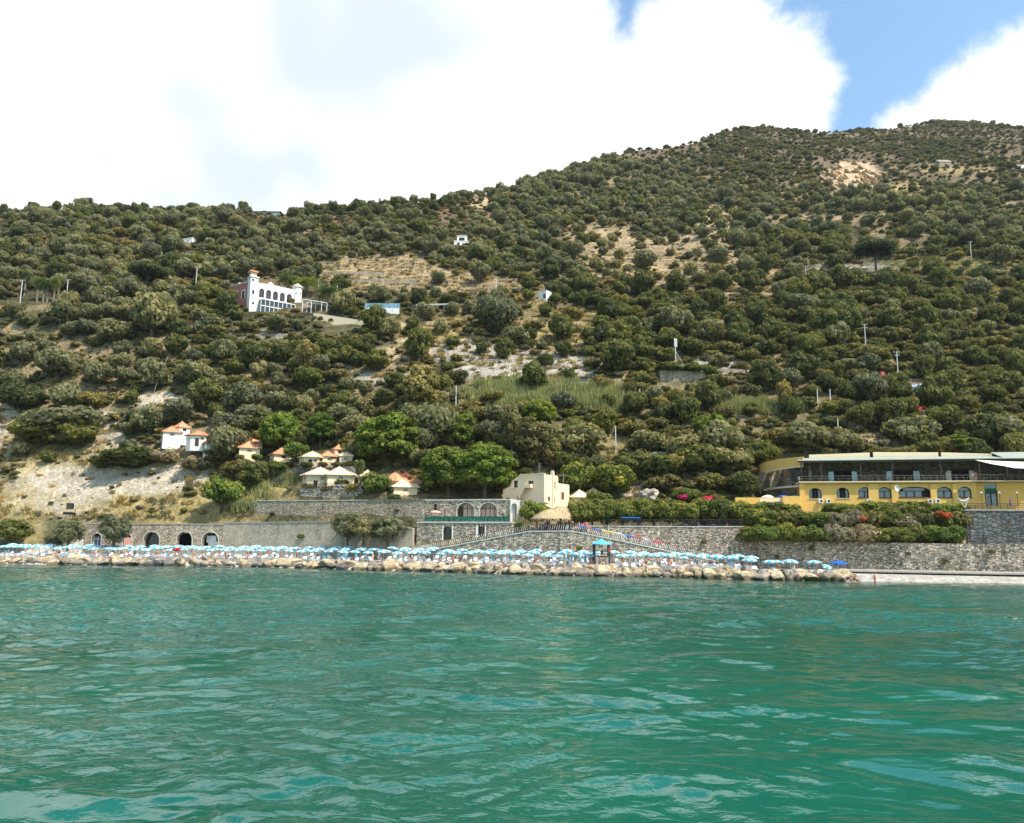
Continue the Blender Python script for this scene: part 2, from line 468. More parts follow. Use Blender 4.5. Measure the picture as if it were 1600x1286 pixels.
# ------------------------------------------------------------------ numpy noise
_rs = np.random.RandomState(7)
_perm = _rs.rand(256, 256)
def vnoise(x, y, s=0):
    x = np.asarray(x, float) + s * 17.3; y = np.asarray(y, float) + s * 9.7
    xi = np.floor(x).astype(int); yi = np.floor(y).astype(int)
    fx = x - xi; fy = y - yi
    fx = fx * fx * (3 - 2 * fx); fy = fy * fy * (3 - 2 * fy)
    g = lambda a, c: _perm[a % 256, c % 256]
    return (g(xi, yi) * (1 - fx) + g(xi + 1, yi) * fx) * (1 - fy) + (g(xi, yi + 1) * (1 - fx) + g(xi + 1, yi + 1) * fx) * fy
def fbm(x, y, s=0, o=4):
    t = 0; a = 0.5; n = 0
    for k in range(o):
        t = t + a * vnoise(np.asarray(x) * 2 ** k, np.asarray(y) * 2 ** k, s + k * 3); n += a; a *= 0.5
    return t / n
def sstep(a, b_, x):
    t = np.clip((np.asarray(x, float) - a) / (b_ - a), 0, 1); return t * t * (3 - 2 * t)

# ------------------------------------------------------------------ the lie of the land
# each column: photograph column; shoreline Y; wall-foot Y; then (Y, py) pairs up the slope
COLS = [
 (-260, 162, 184, (188, 842), (192, 828), (197, 808), (201, 790), (205, 772), (209, 757), (212, 745), (216, 728), (223, 700), (233, 650), (243, 600), (252, 540)),
 (0,    157, 175, (179, 843), (183, 826), (189, 804), (194, 786), (198, 770), (202, 757), (205, 744), (209, 725), (215, 700), (226, 650), (236, 600), (247, 540)),
 (130,  157, 184, (184.6, 822), (185.2, 820), (189, 800), (192, 784), (196, 768), (200, 753), (203, 742), (206, 725), (212, 700), (223, 650), (233, 600), (245, 540)),
 (300,  156, 179.6, (180.2, 821), (180.8, 817), (184, 798), (187, 784), (190, 770), (194, 756), (197, 742), (200, 722), (205, 698), (217, 650), (229, 600), (243, 540)),
 (388,  155, 172, (173.2, 820), (176, 818.5), (177.4, 788), (180, 786), (184, 775), (188, 758), (190, 750), (195, 725), (201, 700), (213, 650), (226, 600), (242, 540)),
 (466,  151, 166.5, (167.6, 820), (171, 818.5), (172.4, 786), (174, 785), (175.4, 764), (184, 763), (186, 735), (192, 728), (199, 700), (211, 650), (224, 600), (240, 540)),
 (575,  144, 160.5, (161.8, 817), (165, 815.5), (166.4, 784), (168, 783), (169.4, 765), (178, 762), (184, 742), (189, 728), (195, 700), (206, 650), (219, 600), (238, 540)),
 (645,  141, 157, (158, 848), (161, 846), (162.4, 786), (167, 783), (170, 774), (174, 762), (179, 745), (184, 728), (191, 700), (203, 650), (216, 600), (237, 540)),
 (800,  133.5, 148, (150, 835), (156, 834), (163, 812), (167, 802), (170, 794), (174, 775), (177, 756), (181, 733), (188, 700), (199, 650), (213, 600), (235, 540)),
 (900,  130, 146, (147.2, 832), (157, 831), (164, 815), (168, 806), (172, 798), (175, 782), (178, 760), (181, 735), (187, 700), (198, 650), (212, 600), (234, 540)),
 (1050, 128, 148.4, (149.2, 827), (158, 826), (161, 810), (164, 796), (167, 783), (170, 771), (173, 752), (177, 730), (184, 700), (196, 650), (211, 600), (233, 540)),
 (1164, 122, 146.2, (147.4, 826), (153, 825), (156, 812), (159, 800), (162, 790), (166, 778), (172, 757), (177, 735), (185, 700), (196, 650), (211, 600), (233, 540)),
 (1182, 121.5, 147, (148, 851), (149, 849), (150, 824), (152.5, 802), (158, 798), (172, 795), (176, 760), (180, 735), (186, 700), (197, 650), (211, 600), (233, 540)),
 (1500, 118, 136.6, (137.6, 854), (139.5, 851), (143, 825), (146, 804), (150, 799), (170, 795), (174, 760), (178, 735), (185, 700), (197, 650), (212, 600), (233, 540)),
 (1507, 118, 136.4, (137.4, 854), (139.3, 851), (143, 825), (146, 804), (150, 799), (170, 795), (174, 760), (178, 735), (185, 700), (197, 650), (212, 600), (233, 540)),
 (1510, 118, 136.3, (137.3, 854), (141.6, 851), (142.4, 802), (144, 800), (150, 798), (170, 795), (174, 760), (178, 735), (185, 700), (197, 650), (212, 600), (233, 540)),
 (1620, 117, 133.6, (134.6, 855), (138.9, 852), (139.7, 802), (142, 800), (150, 798), (170, 796), (174, 760), (178, 735), (185, 700), (197, 650), (212, 600), (233, 540)),
 (1900, 112, 124, (126, 858), (128, 855), (133, 805), (135, 803), (145, 799), (168, 796), (172, 760), (176, 735), (184, 700), (197, 650), (212, 600), (233, 540)),
]
COMMON = [(254, 500), (276, 460), (300, 430), (345, 380), (410, 330), (460, 300), (600, 250), (850, 200), (1180, 150), (1700, 60)]
_cpx = np.array([c[0] for c in COLS], float)
_KY, _KZ = [], []
for c in COLS:
    ys = [c[1] - 6, c[1], c[1] + 4, c[2]]; zs = [-2.2, -0.1, 1.15, 1.7] if c[0] < 1170 else [-2.2, -.1, .55, .9]
    for (Y, py) in c[3:] + tuple(COMMON):
        ys.append(Y); zs.append(Z(c[0], py, Y))
    _KY.append(ys); _KZ.append(zs)
_KY = np.array(_KY); _KZ = np.array(_KZ)
def knots(px):
    px = np.clip(px, _cpx[0], _cpx[-1])
    i = int(np.clip(np.searchsorted(_cpx, px) - 1, 0, len(_cpx) - 2))
    t = (px - _cpx[i]) / (_cpx[i + 1] - _cpx[i])
    return _KY[i] * (1 - t) + _KY[i + 1] * t, _KZ[i] * (1 - t) + _KZ[i + 1] * t
RIDGE = [(-400, 338), (-100, 337), (0, 336), (40, 334), (90, 336), (120, 330), (150, 330), (200, 332), (250, 338), (300, 338), (370, 336), (430, 335), (480, 335),
         (540, 331), (590, 325), (630, 322), (690, 312), (745, 302), (800, 300), (850, 284), (900, 268), (940, 254), (985, 238), (1040, 234),
         (1090, 227), (1130, 210), (1160, 202), (1200, 198), (1240, 203), (1290, 211), (1340, 204), (1390, 203), (1440, 195), (1475, 189),
         (1530, 194), (1600, 199), (1700, 210), (1900, 235)]
_rx = np.array([r[0] for r in RIDGE], float); _ry = np.array([r[1] for r in RIDGE], float)
_cY = np.array([c[0] for c in COMMON], float); _cP = np.array([c[1] for c in COMMON], float)
def ridgeY(px):
    R_ = np.interp(px, _rx, _ry)
    return np.interp(-R_, -_cP, _cY), R_
def ground_col(px, Y):
    """height of the land along one photograph column, Y an array"""
    ky, kz = knots(px)
    z = np.interp(Y, ky, kz)
    yr, R_ = ridgeY(px)
    zr = Z(px, R_, yr)
    z = np.where(Y > yr, zr - 0.32 * (Y - yr), z)
    return z
def relief(x, y, px, yr):
    A = np.clip((y - 196) / 160.0, 0, 1) * 11.0
    fade = np.clip((yr - y) / 70.0, 0.12, 1.0)
    n = fbm(x / 75.0, y / 120.0, 1, 5) - 0.5
    rav = np.abs(fbm((x + y * 0.25) / 55.0, y / 300.0, 5, 3) - 0.5) * 2
    small = (fbm(x / 9.0, y / 9.0, 9, 3) - 0.5) * np.clip((y - 176) / 60.0, 0, 1) * 1.6
    return (n * A * 1.6 + (rav - 0.25) * A * 0.9) * fade + small
def terrace(z, x, y, w=False):
    """old olive terraces: level treads and steep dry-stone risers"""
    q = z / 2.7 + (fbm(x / 30.0, y / 30.0, 91, 2) - .5) * 1.6
    f = q - np.floor(q); k = sstep(236, 262, y) * sstep(450, 400, y) * sstep(.34, .46, fbm(x / 60.0, y / 60.0, 95, 2))
    return k * sstep(.62, .7, f) if w else k * 2.7 * .75 * (sstep(.62, .98, f) - f + .19)
def ground_pt(px, Y):
    Y = np.atleast_1d(np.asarray(Y, float))
    z = ground_col(px, Y)
    d = ray(px, 600)
    yr, _ = ridgeY(px)
    z = z + relief(d.x * Y, Y, px, yr)
    return z + terrace(z, d.x * Y, Y)
def px_of(x, y, z=60.0):
    return proj(x, y, z)[0]
def ground_xy(x, y):
    """height of the land at a world point (used to stand things on it)"""
    z = 30.0
    for _ in range(3):
        px, _p = proj(x, y, z)
        px = float(px)
        zc = float(ground_col(px, np.array([y]))[0])
        yr, _ = ridgeY(px)
        z = zc + float(relief(np.array(x), np.array(float(y)), px, yr))
    return z
_YS = np.concatenate([np.arange(118, 300, 0.5), np.arange(300, 620, 1.5), np.arange(620, 1250, 4)])
_gc = {}
def hit(px, py):
    """first land point seen through a photograph pixel: (point, Y)"""
    k = round(px / 4)
    if k not in _gc: _gc[k] = ground_pt(k * 4, _YS)
    g = _gc[k]
    r = CAMZ + ray(px, py).z * _YS
    idx = np.nonzero(g >= r)[0]
    i = idx[0] if len(idx) else len(_YS) - 1
    Y = _YS[i]
    return P(px, py, Y), Y

# soil cover: (px, py, rx, ry, colour, strength, tree density factor)
TAN = (0.46, 0.34, 0.20); PALE = (0.50, 0.425, 0.325); REDD = (0.27, 0.165, 0.11); STRAW = (0.36, 0.28, 0.12); RUB = (0.42, 0.38, 0.31)
PATCH = [
 (585, 420, 105, 24, TAN, 1.0, 0.0), (690, 440, 120, 18, TAN, 0.95, 0.12), (600, 444, 100, 14, TAN, .8, .2), (760, 452, 60, 8, TAN, .8, .3),
 (1000, 415, 100, 38, TAN, 0.9, 0.34), (1120, 425, 100, 38, TAN, 0.9, 0.34), (930, 372, 60, 26, TAN, 0.9, 0.12), (1060, 385, 100, 20, TAN, .9, .25), (1120, 338, 34, 18, TAN, .8, .3), (1180, 450, 60, 10, TAN, .7, .4),
 (880, 372, 40, 10, TAN, .7, .3), (820, 440, 60, 14, TAN, .6, .5),
 (100, 765, 110, 52, PALE, 1.0, 0.0), (210, 752, 110, 34, PALE, 1.0, 0.0), (275, 738, 55, 16, PALE, .9, 0), (10, 660, 28, 58, PALE, 1.0, 0.0),
 (60, 700, 60, 40, STRAW, .8, .3), (165, 688, 34, 42, PALE, .9, 0.0), (150, 715, 60, 20, STRAW, .6, .1), (243, 628, 40, 15, PALE, 1.0, 0.0), (90, 603, 50, 8, TAN, .7, .3), (255, 545, 14, 24, TAN, .8, 0.2),
 (250, 795, 130, 30, STRAW, .8, 0.0), (330, 790, 70, 40, STRAW, .7, 0), (20, 800, 70, 50, STRAW, .6, 0.1), (400, 770, 60, 40, STRAW, .9, 0.0), (24, 515, 18, 8, TAN, .6, .3),
 (870, 508, 80, 34, STRAW, .85, 0.2), (820, 470, 60, 12, STRAW, .8, .3), (700, 512, 34, 30, STRAW, .85, .2), (645, 512, 36, 22, TAN, .85, .15), (720, 550, 70, 22, RUB, .8, .25), (620, 555, 70, 14, TAN, .6, .35),
 (830, 575, 130, 24, RUB, 1.0, 0.1), (1120, 575, 100, 14, RUB, .8, .3), (570, 590, 80, 12, RUB, .6, .3), (1215, 577, 44, 11, RUB, .9, .2), (410, 520, 60, 10, RUB, .5, .5),
 (870, 618, 145, 30, (0.20, 0.20, 0.09), .8, 0.14), (1200, 636, 80, 16, (0.26, 0.27, 0.12), .7, .2),
 (1335, 276, 42, 24, (0.50, 0.37, 0.24), 1.0, 0.0), (1412, 296, 36, 12, STRAW, .8, .2), (1480, 256, 16, 9, TAN, .8, .1), (1500, 266, 70, 5, STRAW, .7, .2),
 (1240, 342, 90, 8, TAN, .75, .2), (1350, 340, 60, 8, TAN, .7, .3), (1350, 420, 90, 7, RUB, .8, .2), (1500, 414, 120, 12, (0.24, 0.24, 0.09), .9, .15), (1250, 412, 60, 5, RUB, .7, .3), (1550, 455, 50, 8, STRAW, .6, .3),
 (180, 350, 44, 24, REDD, .75, 0.55), (228, 352, 34, 18, REDD, .55, .8), (90, 372, 66, 18, REDD, .6, .7), (470, 350, 80, 16, REDD, .7, .6), (560, 338, 90, 12, REDD, .55, .8), (748, 308, 16, 26, TAN, .9, .05), (640, 340, 50, 16, REDD, .5, .7),
 (40, 345, 70, 12, REDD, .55, .8), (330, 345, 60, 12, REDD, .5, .8), (120, 345, 40, 14, REDD, .55, .8), (390, 352, 40, 10, REDD, .5, .7), (700, 335, 30, 12, REDD, .5, .7),
 (960, 700, 40, 24, STRAW, .8, .25), (1000, 765, 40, 16, PALE, .9, 0), (1160, 762, 14, 12, PALE, .9, 0), (1370, 686, 55, 9, TAN, .8, 0.1), (1240, 698, 44, 9, TAN, .6, .2), (1120, 705, 50, 9, STRAW, .6, .4),
]
# spots kept clear of wild trees because buildings stand there
KEEP = [(418, 460, 62, 36), (488, 485, 44, 20), (300, 690, 66, 34), (395, 706, 36, 30), (440, 715, 36, 24), (500, 732, 58, 44), (600, 758, 76, 36), (530, 506, 50, 18), (720, 384, 24, 20), (290, 381, 26, 14), (848, 466, 18, 18),
        (1435, 608, 26, 22), (1065, 596, 50, 26), (1380, 590, 22, 14), (605, 482, 44, 14), (840, 780, 50, 44), (905, 774, 32, 30), (1400, 758, 240, 46), (1060, 804, 130, 20),
        (735, 805, 110, 34), (1334, 268, 46, 24), (345, 790, 44, 40), (420, 764, 46, 44), (15, 476, 26, 14), (910, 595, 20, 10), (300, 436, 8, 20), (30, 460, 8, 24), (103, 455, 8, 20), (1404, 575, 8, 22), (1353, 528, 8, 22), (1304, 475, 8, 20), (1260, 432, 8, 18),
        (962, 690, 14, 20), (1000, 630, 8, 18), (1288, 622, 18, 18), (775, 446, 8, 14), (1056, 556, 8, 30), (62, 468, 46, 24), (62, 488, 36, 10), (511, 480, 16, 22), (1370, 412, 34, 20),
        (415, 336, 40, 12), (468, 478, 14, 22), (482, 456, 34, 20), (606, 688, 50, 44), (436, 680, 34, 28), (500, 674, 26, 28), (728, 738, 82, 40), (717, 680, 34, 34), (430, 482, 60, 16), (842, 648, 26, 22), (1110, 680, 28, 28), (490, 748, 108, 32), (1430, 710, 240, 6)]
def soil_masks(px, py):
    """colour weight and tree density at photograph positions (arrays)"""
    jx = (fbm(px / 22.0, py / 9.0, 21) - 0.5) * 1.5
    dens = np.ones_like(px)
    for (cx, cy, rx, ry, c, s, td) in PATCH:
        q = np.sqrt(((px - cx) / rx) ** 2 + ((py - cy) / ry) ** 2) + jx * 0.7
        w = 1 - sstep(0.75, 1.1, q)
        dens = dens * (1 - w * (1 - td))
    return dens
def build_terrain():
    pxs = np.concatenate([np.arange(-260, 0, 10), np.arange(0, 1620, 3.2), np.arange(1620, 1900, 10)])
    seg = [2, 3, 4, 2, 3, 3, 3, 3, 4, 4, 4, 5, 8, 16, 16, 24, 34, 34, 56, 60, 30, 22, 40, 36, 14, 8]
    nk = _KY.shape[1]
    ts = []
    for k in range(nk - 1):
        n = seg[k] if k < len(seg) else 10
        ts += [k + i / n for i in range(n)]
    ts.append(nk - 1)
    ts = np.array(ts)
    X, Yy, Zz, PXs = [], [], [], []; RS = []
    for px in pxs:
        ky, kz = knots(px)
        Y = np.interp(ts, np.arange(nk), ky)
        z = ground_col(px, Y)
        yr, _ = ridgeY(px)
        py = 640 - (Y - 180) * 0.4
        d = ray(px, 600)
        x = d.x * Y
        # follow the photograph column exactly (the small pitch changes x slightly with height)
        for _ in range(2):
            pp, _q = proj(x, Y, z); x = x + (px - pp) / F * Y
        z = z + relief(ray(px, 600).x * Y, Y, px, yr)
        RS.append(terrace(z, ray(px, 600).x * Y, Y, True)); z = z + terrace(z, ray(px, 600).x * Y, Y)
        X.append(x); Yy.append(Y); Zz.append(z); PXs.append(np.full_like(Y, px))
    X = np.array(X); Yy = np.array(Yy); Zz = np.array(Zz); PXs = np.array(PXs)
    nx, ny = X.shape
    pxx, pyy = proj(X, Yy, Zz)
    # colour
    n1 = fbm(X / 14, Yy / 14, 31, 4); n2 = fbm(X / 4.0, Yy / 4.0, 35, 3)
    base = np.array([0.12, 0.11, 0.055]); br = np.array([0.27, 0.205, 0.115])
    w = sstep(0.42, 0.62, n1)[..., None]
    colr = base * (1 - w) + br * w
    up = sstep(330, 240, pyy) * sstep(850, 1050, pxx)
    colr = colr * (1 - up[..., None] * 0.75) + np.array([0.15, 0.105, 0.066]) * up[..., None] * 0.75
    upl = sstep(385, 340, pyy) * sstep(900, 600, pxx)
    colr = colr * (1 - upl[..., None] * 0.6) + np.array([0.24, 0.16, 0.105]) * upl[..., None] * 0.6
    jx = (fbm(pxx / 22.0, pyy / 9.0, 21) - 0.5) * 1.5
    for (cx, cy, rx, ry, c, s, td) in PATCH:
        q = np.sqrt(((pxx - cx) / rx) ** 2 + ((pyy - cy) / ry) ** 2) + jx * 0.7
        w = ((1 - sstep(0.7, 1.1, q)) * s)[..., None]
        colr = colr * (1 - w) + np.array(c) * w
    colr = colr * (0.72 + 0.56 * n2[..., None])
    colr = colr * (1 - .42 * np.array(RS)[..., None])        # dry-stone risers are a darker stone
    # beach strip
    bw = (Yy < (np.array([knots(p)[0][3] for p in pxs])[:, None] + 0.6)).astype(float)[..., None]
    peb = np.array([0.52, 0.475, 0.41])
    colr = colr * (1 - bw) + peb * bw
    me = bpy.data.meshes.new('hillside')
    verts = np.stack([X, Yy, Zz], -1).reshape(-1, 3)
    idx = np.arange(nx * ny).reshape(nx, ny)
    quads = np.stack([idx[:-1, :-1], idx[1:, :-1], idx[1:, 1:], idx[:-1, 1:]], -1).reshape(-1, 4)
    me.vertices.add(len(verts)); me.vertices.foreach_set('co', verts.ravel())
    me.loops.add(quads.size); me.loops.foreach_set('vertex_index', quads.ravel().astype(np.int32))
    me.polygons.add(len(quads)); me.polygons.foreach_set('loop_start', np.arange(0, quads.size, 4, dtype=np.int32))
    me.update(calc_edges=True); me.validate()
    ca = me.color_attributes.new('soil', 'FLOAT_COLOR', 'POINT')
    c4 = np.ones((nx * ny, 4), np.float32); c4[:, :3] = np.clip(colr.reshape(-1, 3), 0, 1)
    ca.data.foreach_set('color', c4.ravel())
    me.polygons.foreach_set('use_smooth', np.ones(len(quads), bool))
    m = bpy.data.materials.new('hill_soil'); nt = nt_of(m); b = NB(nt)
    out = b.n('ShaderNodeOutputMaterial'); tc = b.n('ShaderNodeTexCoord')
    at = b.n('ShaderNodeAttribute', attribute_name='soil')
    f1 = b.noise(tc.outputs['Object'], 1.2, 6, 0.7)
    f2 = b.noise(tc.outputs['Object'], 0.25, 4, 0.6)
    vv = b.n('ShaderNodeTexVoronoi', inp={'Vector': tc.outputs['Object'], 'Scale': 0.9})
    c = b.mix(1.0, at.outputs['Color'], b.ramp(f1, [(0.3, 0.55), (0.5, 1.0), (0.68, 1.45)]), 'MULTIPLY')
    c = b.mix(1.0, c, b.ramp(f2, [(0.35, 0.82), (0.65, 1.15)]), 'MULTIPLY')
    pr = b.n('ShaderNodeBsdfPrincipled', inp={'Base Color': c, 'Roughness': 0.95, 'Specular IOR Level': 0.1})
    hh = b.math('ADD', f1, b.math('MULTIPLY', vv.outputs[0], 0.5))
    bp = b.n('ShaderNodeBump', inp={'Height': hh, 'Distance': 0.9, 'Strength': 0.9})
    nt.links.new(bp.outputs[0], pr.inputs['Normal']); nt.links.new(pr.outputs[0], out.inputs[0])
    me.materials.append(m)
    o = bpy.data.objects.new('hillside', me); COL.objects.link(o)
    o['kind'] = 'structure'
build_terrain()

# ------------------------------------------------------------------ sea
def build_sea():
    m = bpy.data.materials.new('sea_water'); nt = nt_of(m); b = NB(nt)
    out = b.n('ShaderNodeOutputMaterial'); tc = b.n('ShaderNodeTexCoord')
    ob = tc.outputs['Object']
    sepv = b.n('ShaderNodeSeparateXYZ', inp={0: ob})
    # water body: emerald, browner over the shallow shelf
    big = b.noise(ob, 0.035, 3, 0.5)
    shallow = b.maprange(b.math('ADD', sepv.outputs[1], b.math('MULTIPLY', sepv.outputs[0], 0.16)), 84, 128, 0, 1, True)
    sh = b.math('MULTIPLY', shallow, b.maprange(big, 0.35, 0.6, 0.45, 0.95))
    body = b.mix(b.maprange(big, 0.4, 0.62), (0.0, 0.078, 0.052), (0.0002, 0.106, 0.069))
    body = b.mix(sh, body, (0.016, 0.060, 0.034))
    # fine ripples on top of the modelled waves, heights in metres
    mp2 = b.n('ShaderNodeMapping', inp={0: ob, 'Scale': (0.6, 1.0, 1), 'Rotation': (0, 0, R(-16))})
    w2 = b.noise(mp2.outputs[0], 2.2, 3, 0.5, 0.6)
    mp3 = b.n('ShaderNodeMapping', inp={0: ob, 'Scale': (0.85, 1.0, 1), 'Rotation': (0, 0, R(35))})
    w4 = b.noise(mp3.outputs[0], 6.0, 3, 0.55, 0.5)
    gust = b.noise(ob, 0.05, 3, 0.6, 0.8)
    lft = b.maprange(sepv.outputs[0], -14, 10, 1.0, 0.35, True)
    farr = b.maprange(sepv.outputs[1], 25, 90, 0.0, 1.2, True)
    amp = b.math('MULTIPLY', b.maprange(gust, 0.38, 0.62, 0.25, 1.3), b.math('ADD', lft, farr))
    h = b.math('MULTIPLY', b.math('ADD', b.math('MULTIPLY', w2, 0.11), b.math('MULTIPLY', w4, 0.022)), amp)
    bp = b.n('ShaderNodeBump', inp={'Height': h, 'Distance': 1.0, 'Strength': 1.0})
    pr = b.n('ShaderNodeBsdfPrincipled', inp={'Base Color': body, 'Roughness': 0.03, 'IOR': 1.48, 'Specular IOR Level': 1.0})
    nt.links.new(bp.outputs[0], pr.inputs['Normal'])
    nt.links.new(pr.outputs[0], out.inputs[0])
    # the waves themselves are modelled: many crossing trains, finer mesh nearer the shore camera side
    ys = [-60.0]
    while ys[-1] < 175:
        y = ys[-1]; ys.append(y + (3.0 if y < 10 else .085 + max(0, y - 14) * .0022))
    ys = np.array(ys); xs = []
    x = 0.0
    while x < 230: xs.append(x); x += .14 + max(0, x - 12) * .0075
    xs = np.array([-v for v in xs[:0:-1]] + xs)
    X, Yg = np.meshgrid(xs, ys)
    X = X + 0.0; rs = np.random.RandomState(42); H = np.zeros_like(X)
    # slow warping keeps the trains from reading as straight corrugations
    wx = (fbm(X / 7.0, Yg / 7.0, 51, 3) - .5) * 5.0; wy = (fbm(X / 7.0, Yg / 7.0, 55, 3) - .5) * 5.0
    gst = .65 + .7 * sstep(.35, .65, fbm(X / 24.0, Yg / 24.0, 58, 3))
    gst = gst * (1.18 - .42 * sstep(-10, 16, X + Yg * .0))
    for k in range(64):
        lam = .62 * (7.5 / .62) ** rs.rand(); kk = 2 * math.pi / lam
        th = math.radians(90 + rs.randn() * 30 - 8)
        slope = .0245 * (lam / 3.0) ** -.2
        ph = (X + wx) * math.cos(th) * kk + (Yg + wy) * math.sin(th) * kk + rs.rand() * 6.28
        sn = np.sin(ph); H += slope / kk * (sn + .22 * np.cos(2 * ph)) * (gst if lam < 4 else 1)
    shoal = np.clip((np.interp(proj(X, Yg, 0 * X)[0], [c[0] for c in COLS], [c[1] for c in COLS]) - Yg) / 14.0, .12, 1) * np.clip((Yg + 60) / 40.0, 0, 1) * np.clip((228 - np.abs(X)) / 40.0, 0, 1)
    H = H * shoal
    ny, nx = X.shape
    verts = np.stack([X, Yg, H], -1).reshape(-1, 3).astype(np.float32)
    idx = np.arange(nx * ny).reshape(ny, nx)
    q = np.stack([idx[:-1, :-1], idx[:-1, 1:], idx[1:, 1:], idx[1:, :-1]], -1).reshape(-1, 4)
    me = bpy.data.meshes.new('sea'); me.vertices.add(len(verts)); me.vertices.foreach_set('co', verts.ravel())
    me.loops.add(q.size); me.loops.foreach_set('vertex_index', q.ravel().astype(np.int32))
    me.polygons.add(len(q)); me.polygons.foreach_set('loop_start', np.arange(0, q.size, 4, dtype=np.int32))
    me.update(calc_edges=True); me.polygons.foreach_set('use_smooth', np.ones(len(q), bool)); me.materials.append(m)
    o = bpy.data.objects.new('sea', me); COL.objects.link(o); o['kind'] = 'structure'
    print('sea verts', nx, ny)
    XE, Y0, Y1 = float(xs[-1]), float(ys[0]), float(ys[-1])
    # open water round and behind the boat, down to the horizon
    mb = MB()
    S = 6000
    mb.add([(-S, -S, 0), (S, -S, 0), (S, Y0, 0), (-S, Y0, 0), (-XE, Y0, 0), (XE, Y0, 0), (XE, Y1, 0), (-XE, Y1, 0), (S, Y1, 0), (-S, Y1, 0)],
           [(0, 4, 3), (0, 1, 5, 4), (1, 2, 5), (3, 4, 7, 9), (5, 2, 8, 6)])
    o = mb.build('open_sea', m); o['kind'] = 'structure'
build_sea()
# ------------------------------------------------------------------ retaining walls
def wall_run(name, label, cat, pts, mat, thick=0.7, coping=None, cop_h=0.22, group=None, zb=None):
    """pts: (px, Y, ytop, bottom z)"""
    root = empty(name, PX(pts[0][0], pts[0][1], 1.0), label=label, cat=cat, group=group)
    o0 = root.location
    top = [P(p[0], p[2], p[1]) for p in pts]
    mb = MB(); cp = MB()
    for i in range(len(pts) - 1):
        a, c = top[i], top[i + 1]
        u = Vector((c.x - a.x, c.y - a.y, 0)).normalized(); n = Vector((-u.y, u.x, 0)) * thick
        za, zc = pts[i][3], pts[i + 1][3]
        q = [Vector((a.x, a.y, za)), Vector((c.x, c.y, zc)), Vector((c.x, c.y, zc)) + n, Vector((a.x, a.y, za)) + n,
             a, c, c + n, a + n]
        mb.add([v - o0 for v in q], [(0, 3, 2, 1), (4, 5, 6, 7), (0, 1, 5, 4), (1, 2, 6, 5), (2, 3, 7, 6), (3, 0, 4, 7)])
        if coping:
            f = Vector((-n.x, -n.y, 0)).normalized() * 0.09
            lift = Vector((0, 0, cop_h)); eps = Vector((0, 0, 0.003))
            q = [a + f + eps, c + f + eps, c + n - f + eps, a + n - f + eps, a + f + lift, c + f + lift, c + n - f + lift, a + n - f + lift]
            cp.add([v - o0 for v in q], [(0, 3, 2, 1), (4, 5, 6, 7), (0, 1, 5, 4), (1, 2, 6, 5), (2, 3, 7, 6), (3, 0, 4, 7)])
    mb.build('masonry', mat, root)
    if coping: cp.build('coping', coping, root)
    return root
def railing(name, label, pts, mat, h=1.05, step=1.6, bal=0.14, lean=0.0, bm=None, group=None, rail_r=0.035, bars=0):
    """pts: world points along the foot"""
    o0 = pts[0]
    root = empty(name, o0, label=label, cat='railing', group=group)
    post, rail, bl = MB(), MB(), MB()
    for a, c in zip(pts[:-1], pts[1:]):
        L = (c - a).length; n = max(1, round(L / step))
        for k in range(n + 1):
            p = a.lerp(c, k / n) - o0
            post.tube([p, p + Vector((0, 0, h))], 0.05, 5)
        rail.tube([a - o0 + Vector((0, 0, h)), c - o0 + Vector((0, 0, h))], rail_r, 5)
        rail.tube([a - o0 + Vector((0, 0, 0.12)), c - o0 + Vector((0, 0, 0.12))], rail_r * .8, 5)
        for j in range(bars):
            z = 0.12 + (h - 0.12) * (j + 1) / (bars + 1)
            rail.tube([a - o0 + Vector((0, 0, z)), c - o0 + Vector((0, 0, z))], rail_r, 4)
        if bal:
            nb = int(L / bal); u = (c - a) / L
            for k in range(nb):
                p = a + u * ((k + 0.5) * bal) - o0
                q = p + u * lean + Vector((0, 0, h))
                bl.tube([p + Vector((0, 0, .12)), q], 0.022 if bm is None else 0.035, 3, False)
    post.build_each('post', mat, root); rail.build_each('rail', mat, root)
    if bal: bl.build('balusters', bm or mat, root, fix=False)
    return root

wall_run('sea_wall', 'low grey stone sea wall under the hedge, running off the right edge', 'wall',
         [(1168, 146, 845, .8), (1300, 142, 846.5, .8), (1400, 138.8, 848, .7), (1500, 135.6, 849.5, .6), (1640, 131.6, 851, .5), (1900, 123.5, 854, .4)], M['stone'], 0.8)
wall_run('terrace_wall', 'tall grey stone retaining wall behind the sloping ramp of kayaks', 'wall',
         [(918, 148.2, 822.5, 1.0), (1050, 147.6, 823.5, 1.0), (1163, 145.4, 823.5, .9)], M['stone'], 0.8, M['concrete'], 0.16)
# the sloping end of that wall, stepping down to the sea wall
wall_run('buttress_wall', 'short sloping wall end that joins the tall terrace wall to the sea wall', 'wall',
         [(1163.3, 145.35, 824, .9), (1168, 146, 830, .9), (1181, 147.5, 846, .9)], M['stone'], 0.75, M['concrete'], 0.14)
wall_run('terrace_wall', 'dark slate retaining wall beneath the yellow hotel terrace at the right edge', 'wall',
         [(1508, 141.0, 798, 3), (1640, 137.6, 799, 3), (1900, 130, 801, 3)], M['stone_dark'], 0.8, M['concrete_dk'], 0.28)
wall_run('terrace_wall', 'return face of the dark slate hotel terrace beside the hedge', 'wall',
         [(1507.5, 147, 799, 3), (1507.4, 141.1, 798, 3)], M['stone_dark'], 0.6)
wall_run('retaining_wall', 'long tan rubble retaining wall beneath the cream bungalow terrace', 'wall',
         [(393, 176.6, 787, 6), (400, 176.0, 783, 6), (470, 171.4, 782.5, 6), (575, 165.6, 782, 6), (664, 161.0, 781, 6)], M['stone_tan'], 0.8, M['concrete'], 0.14)
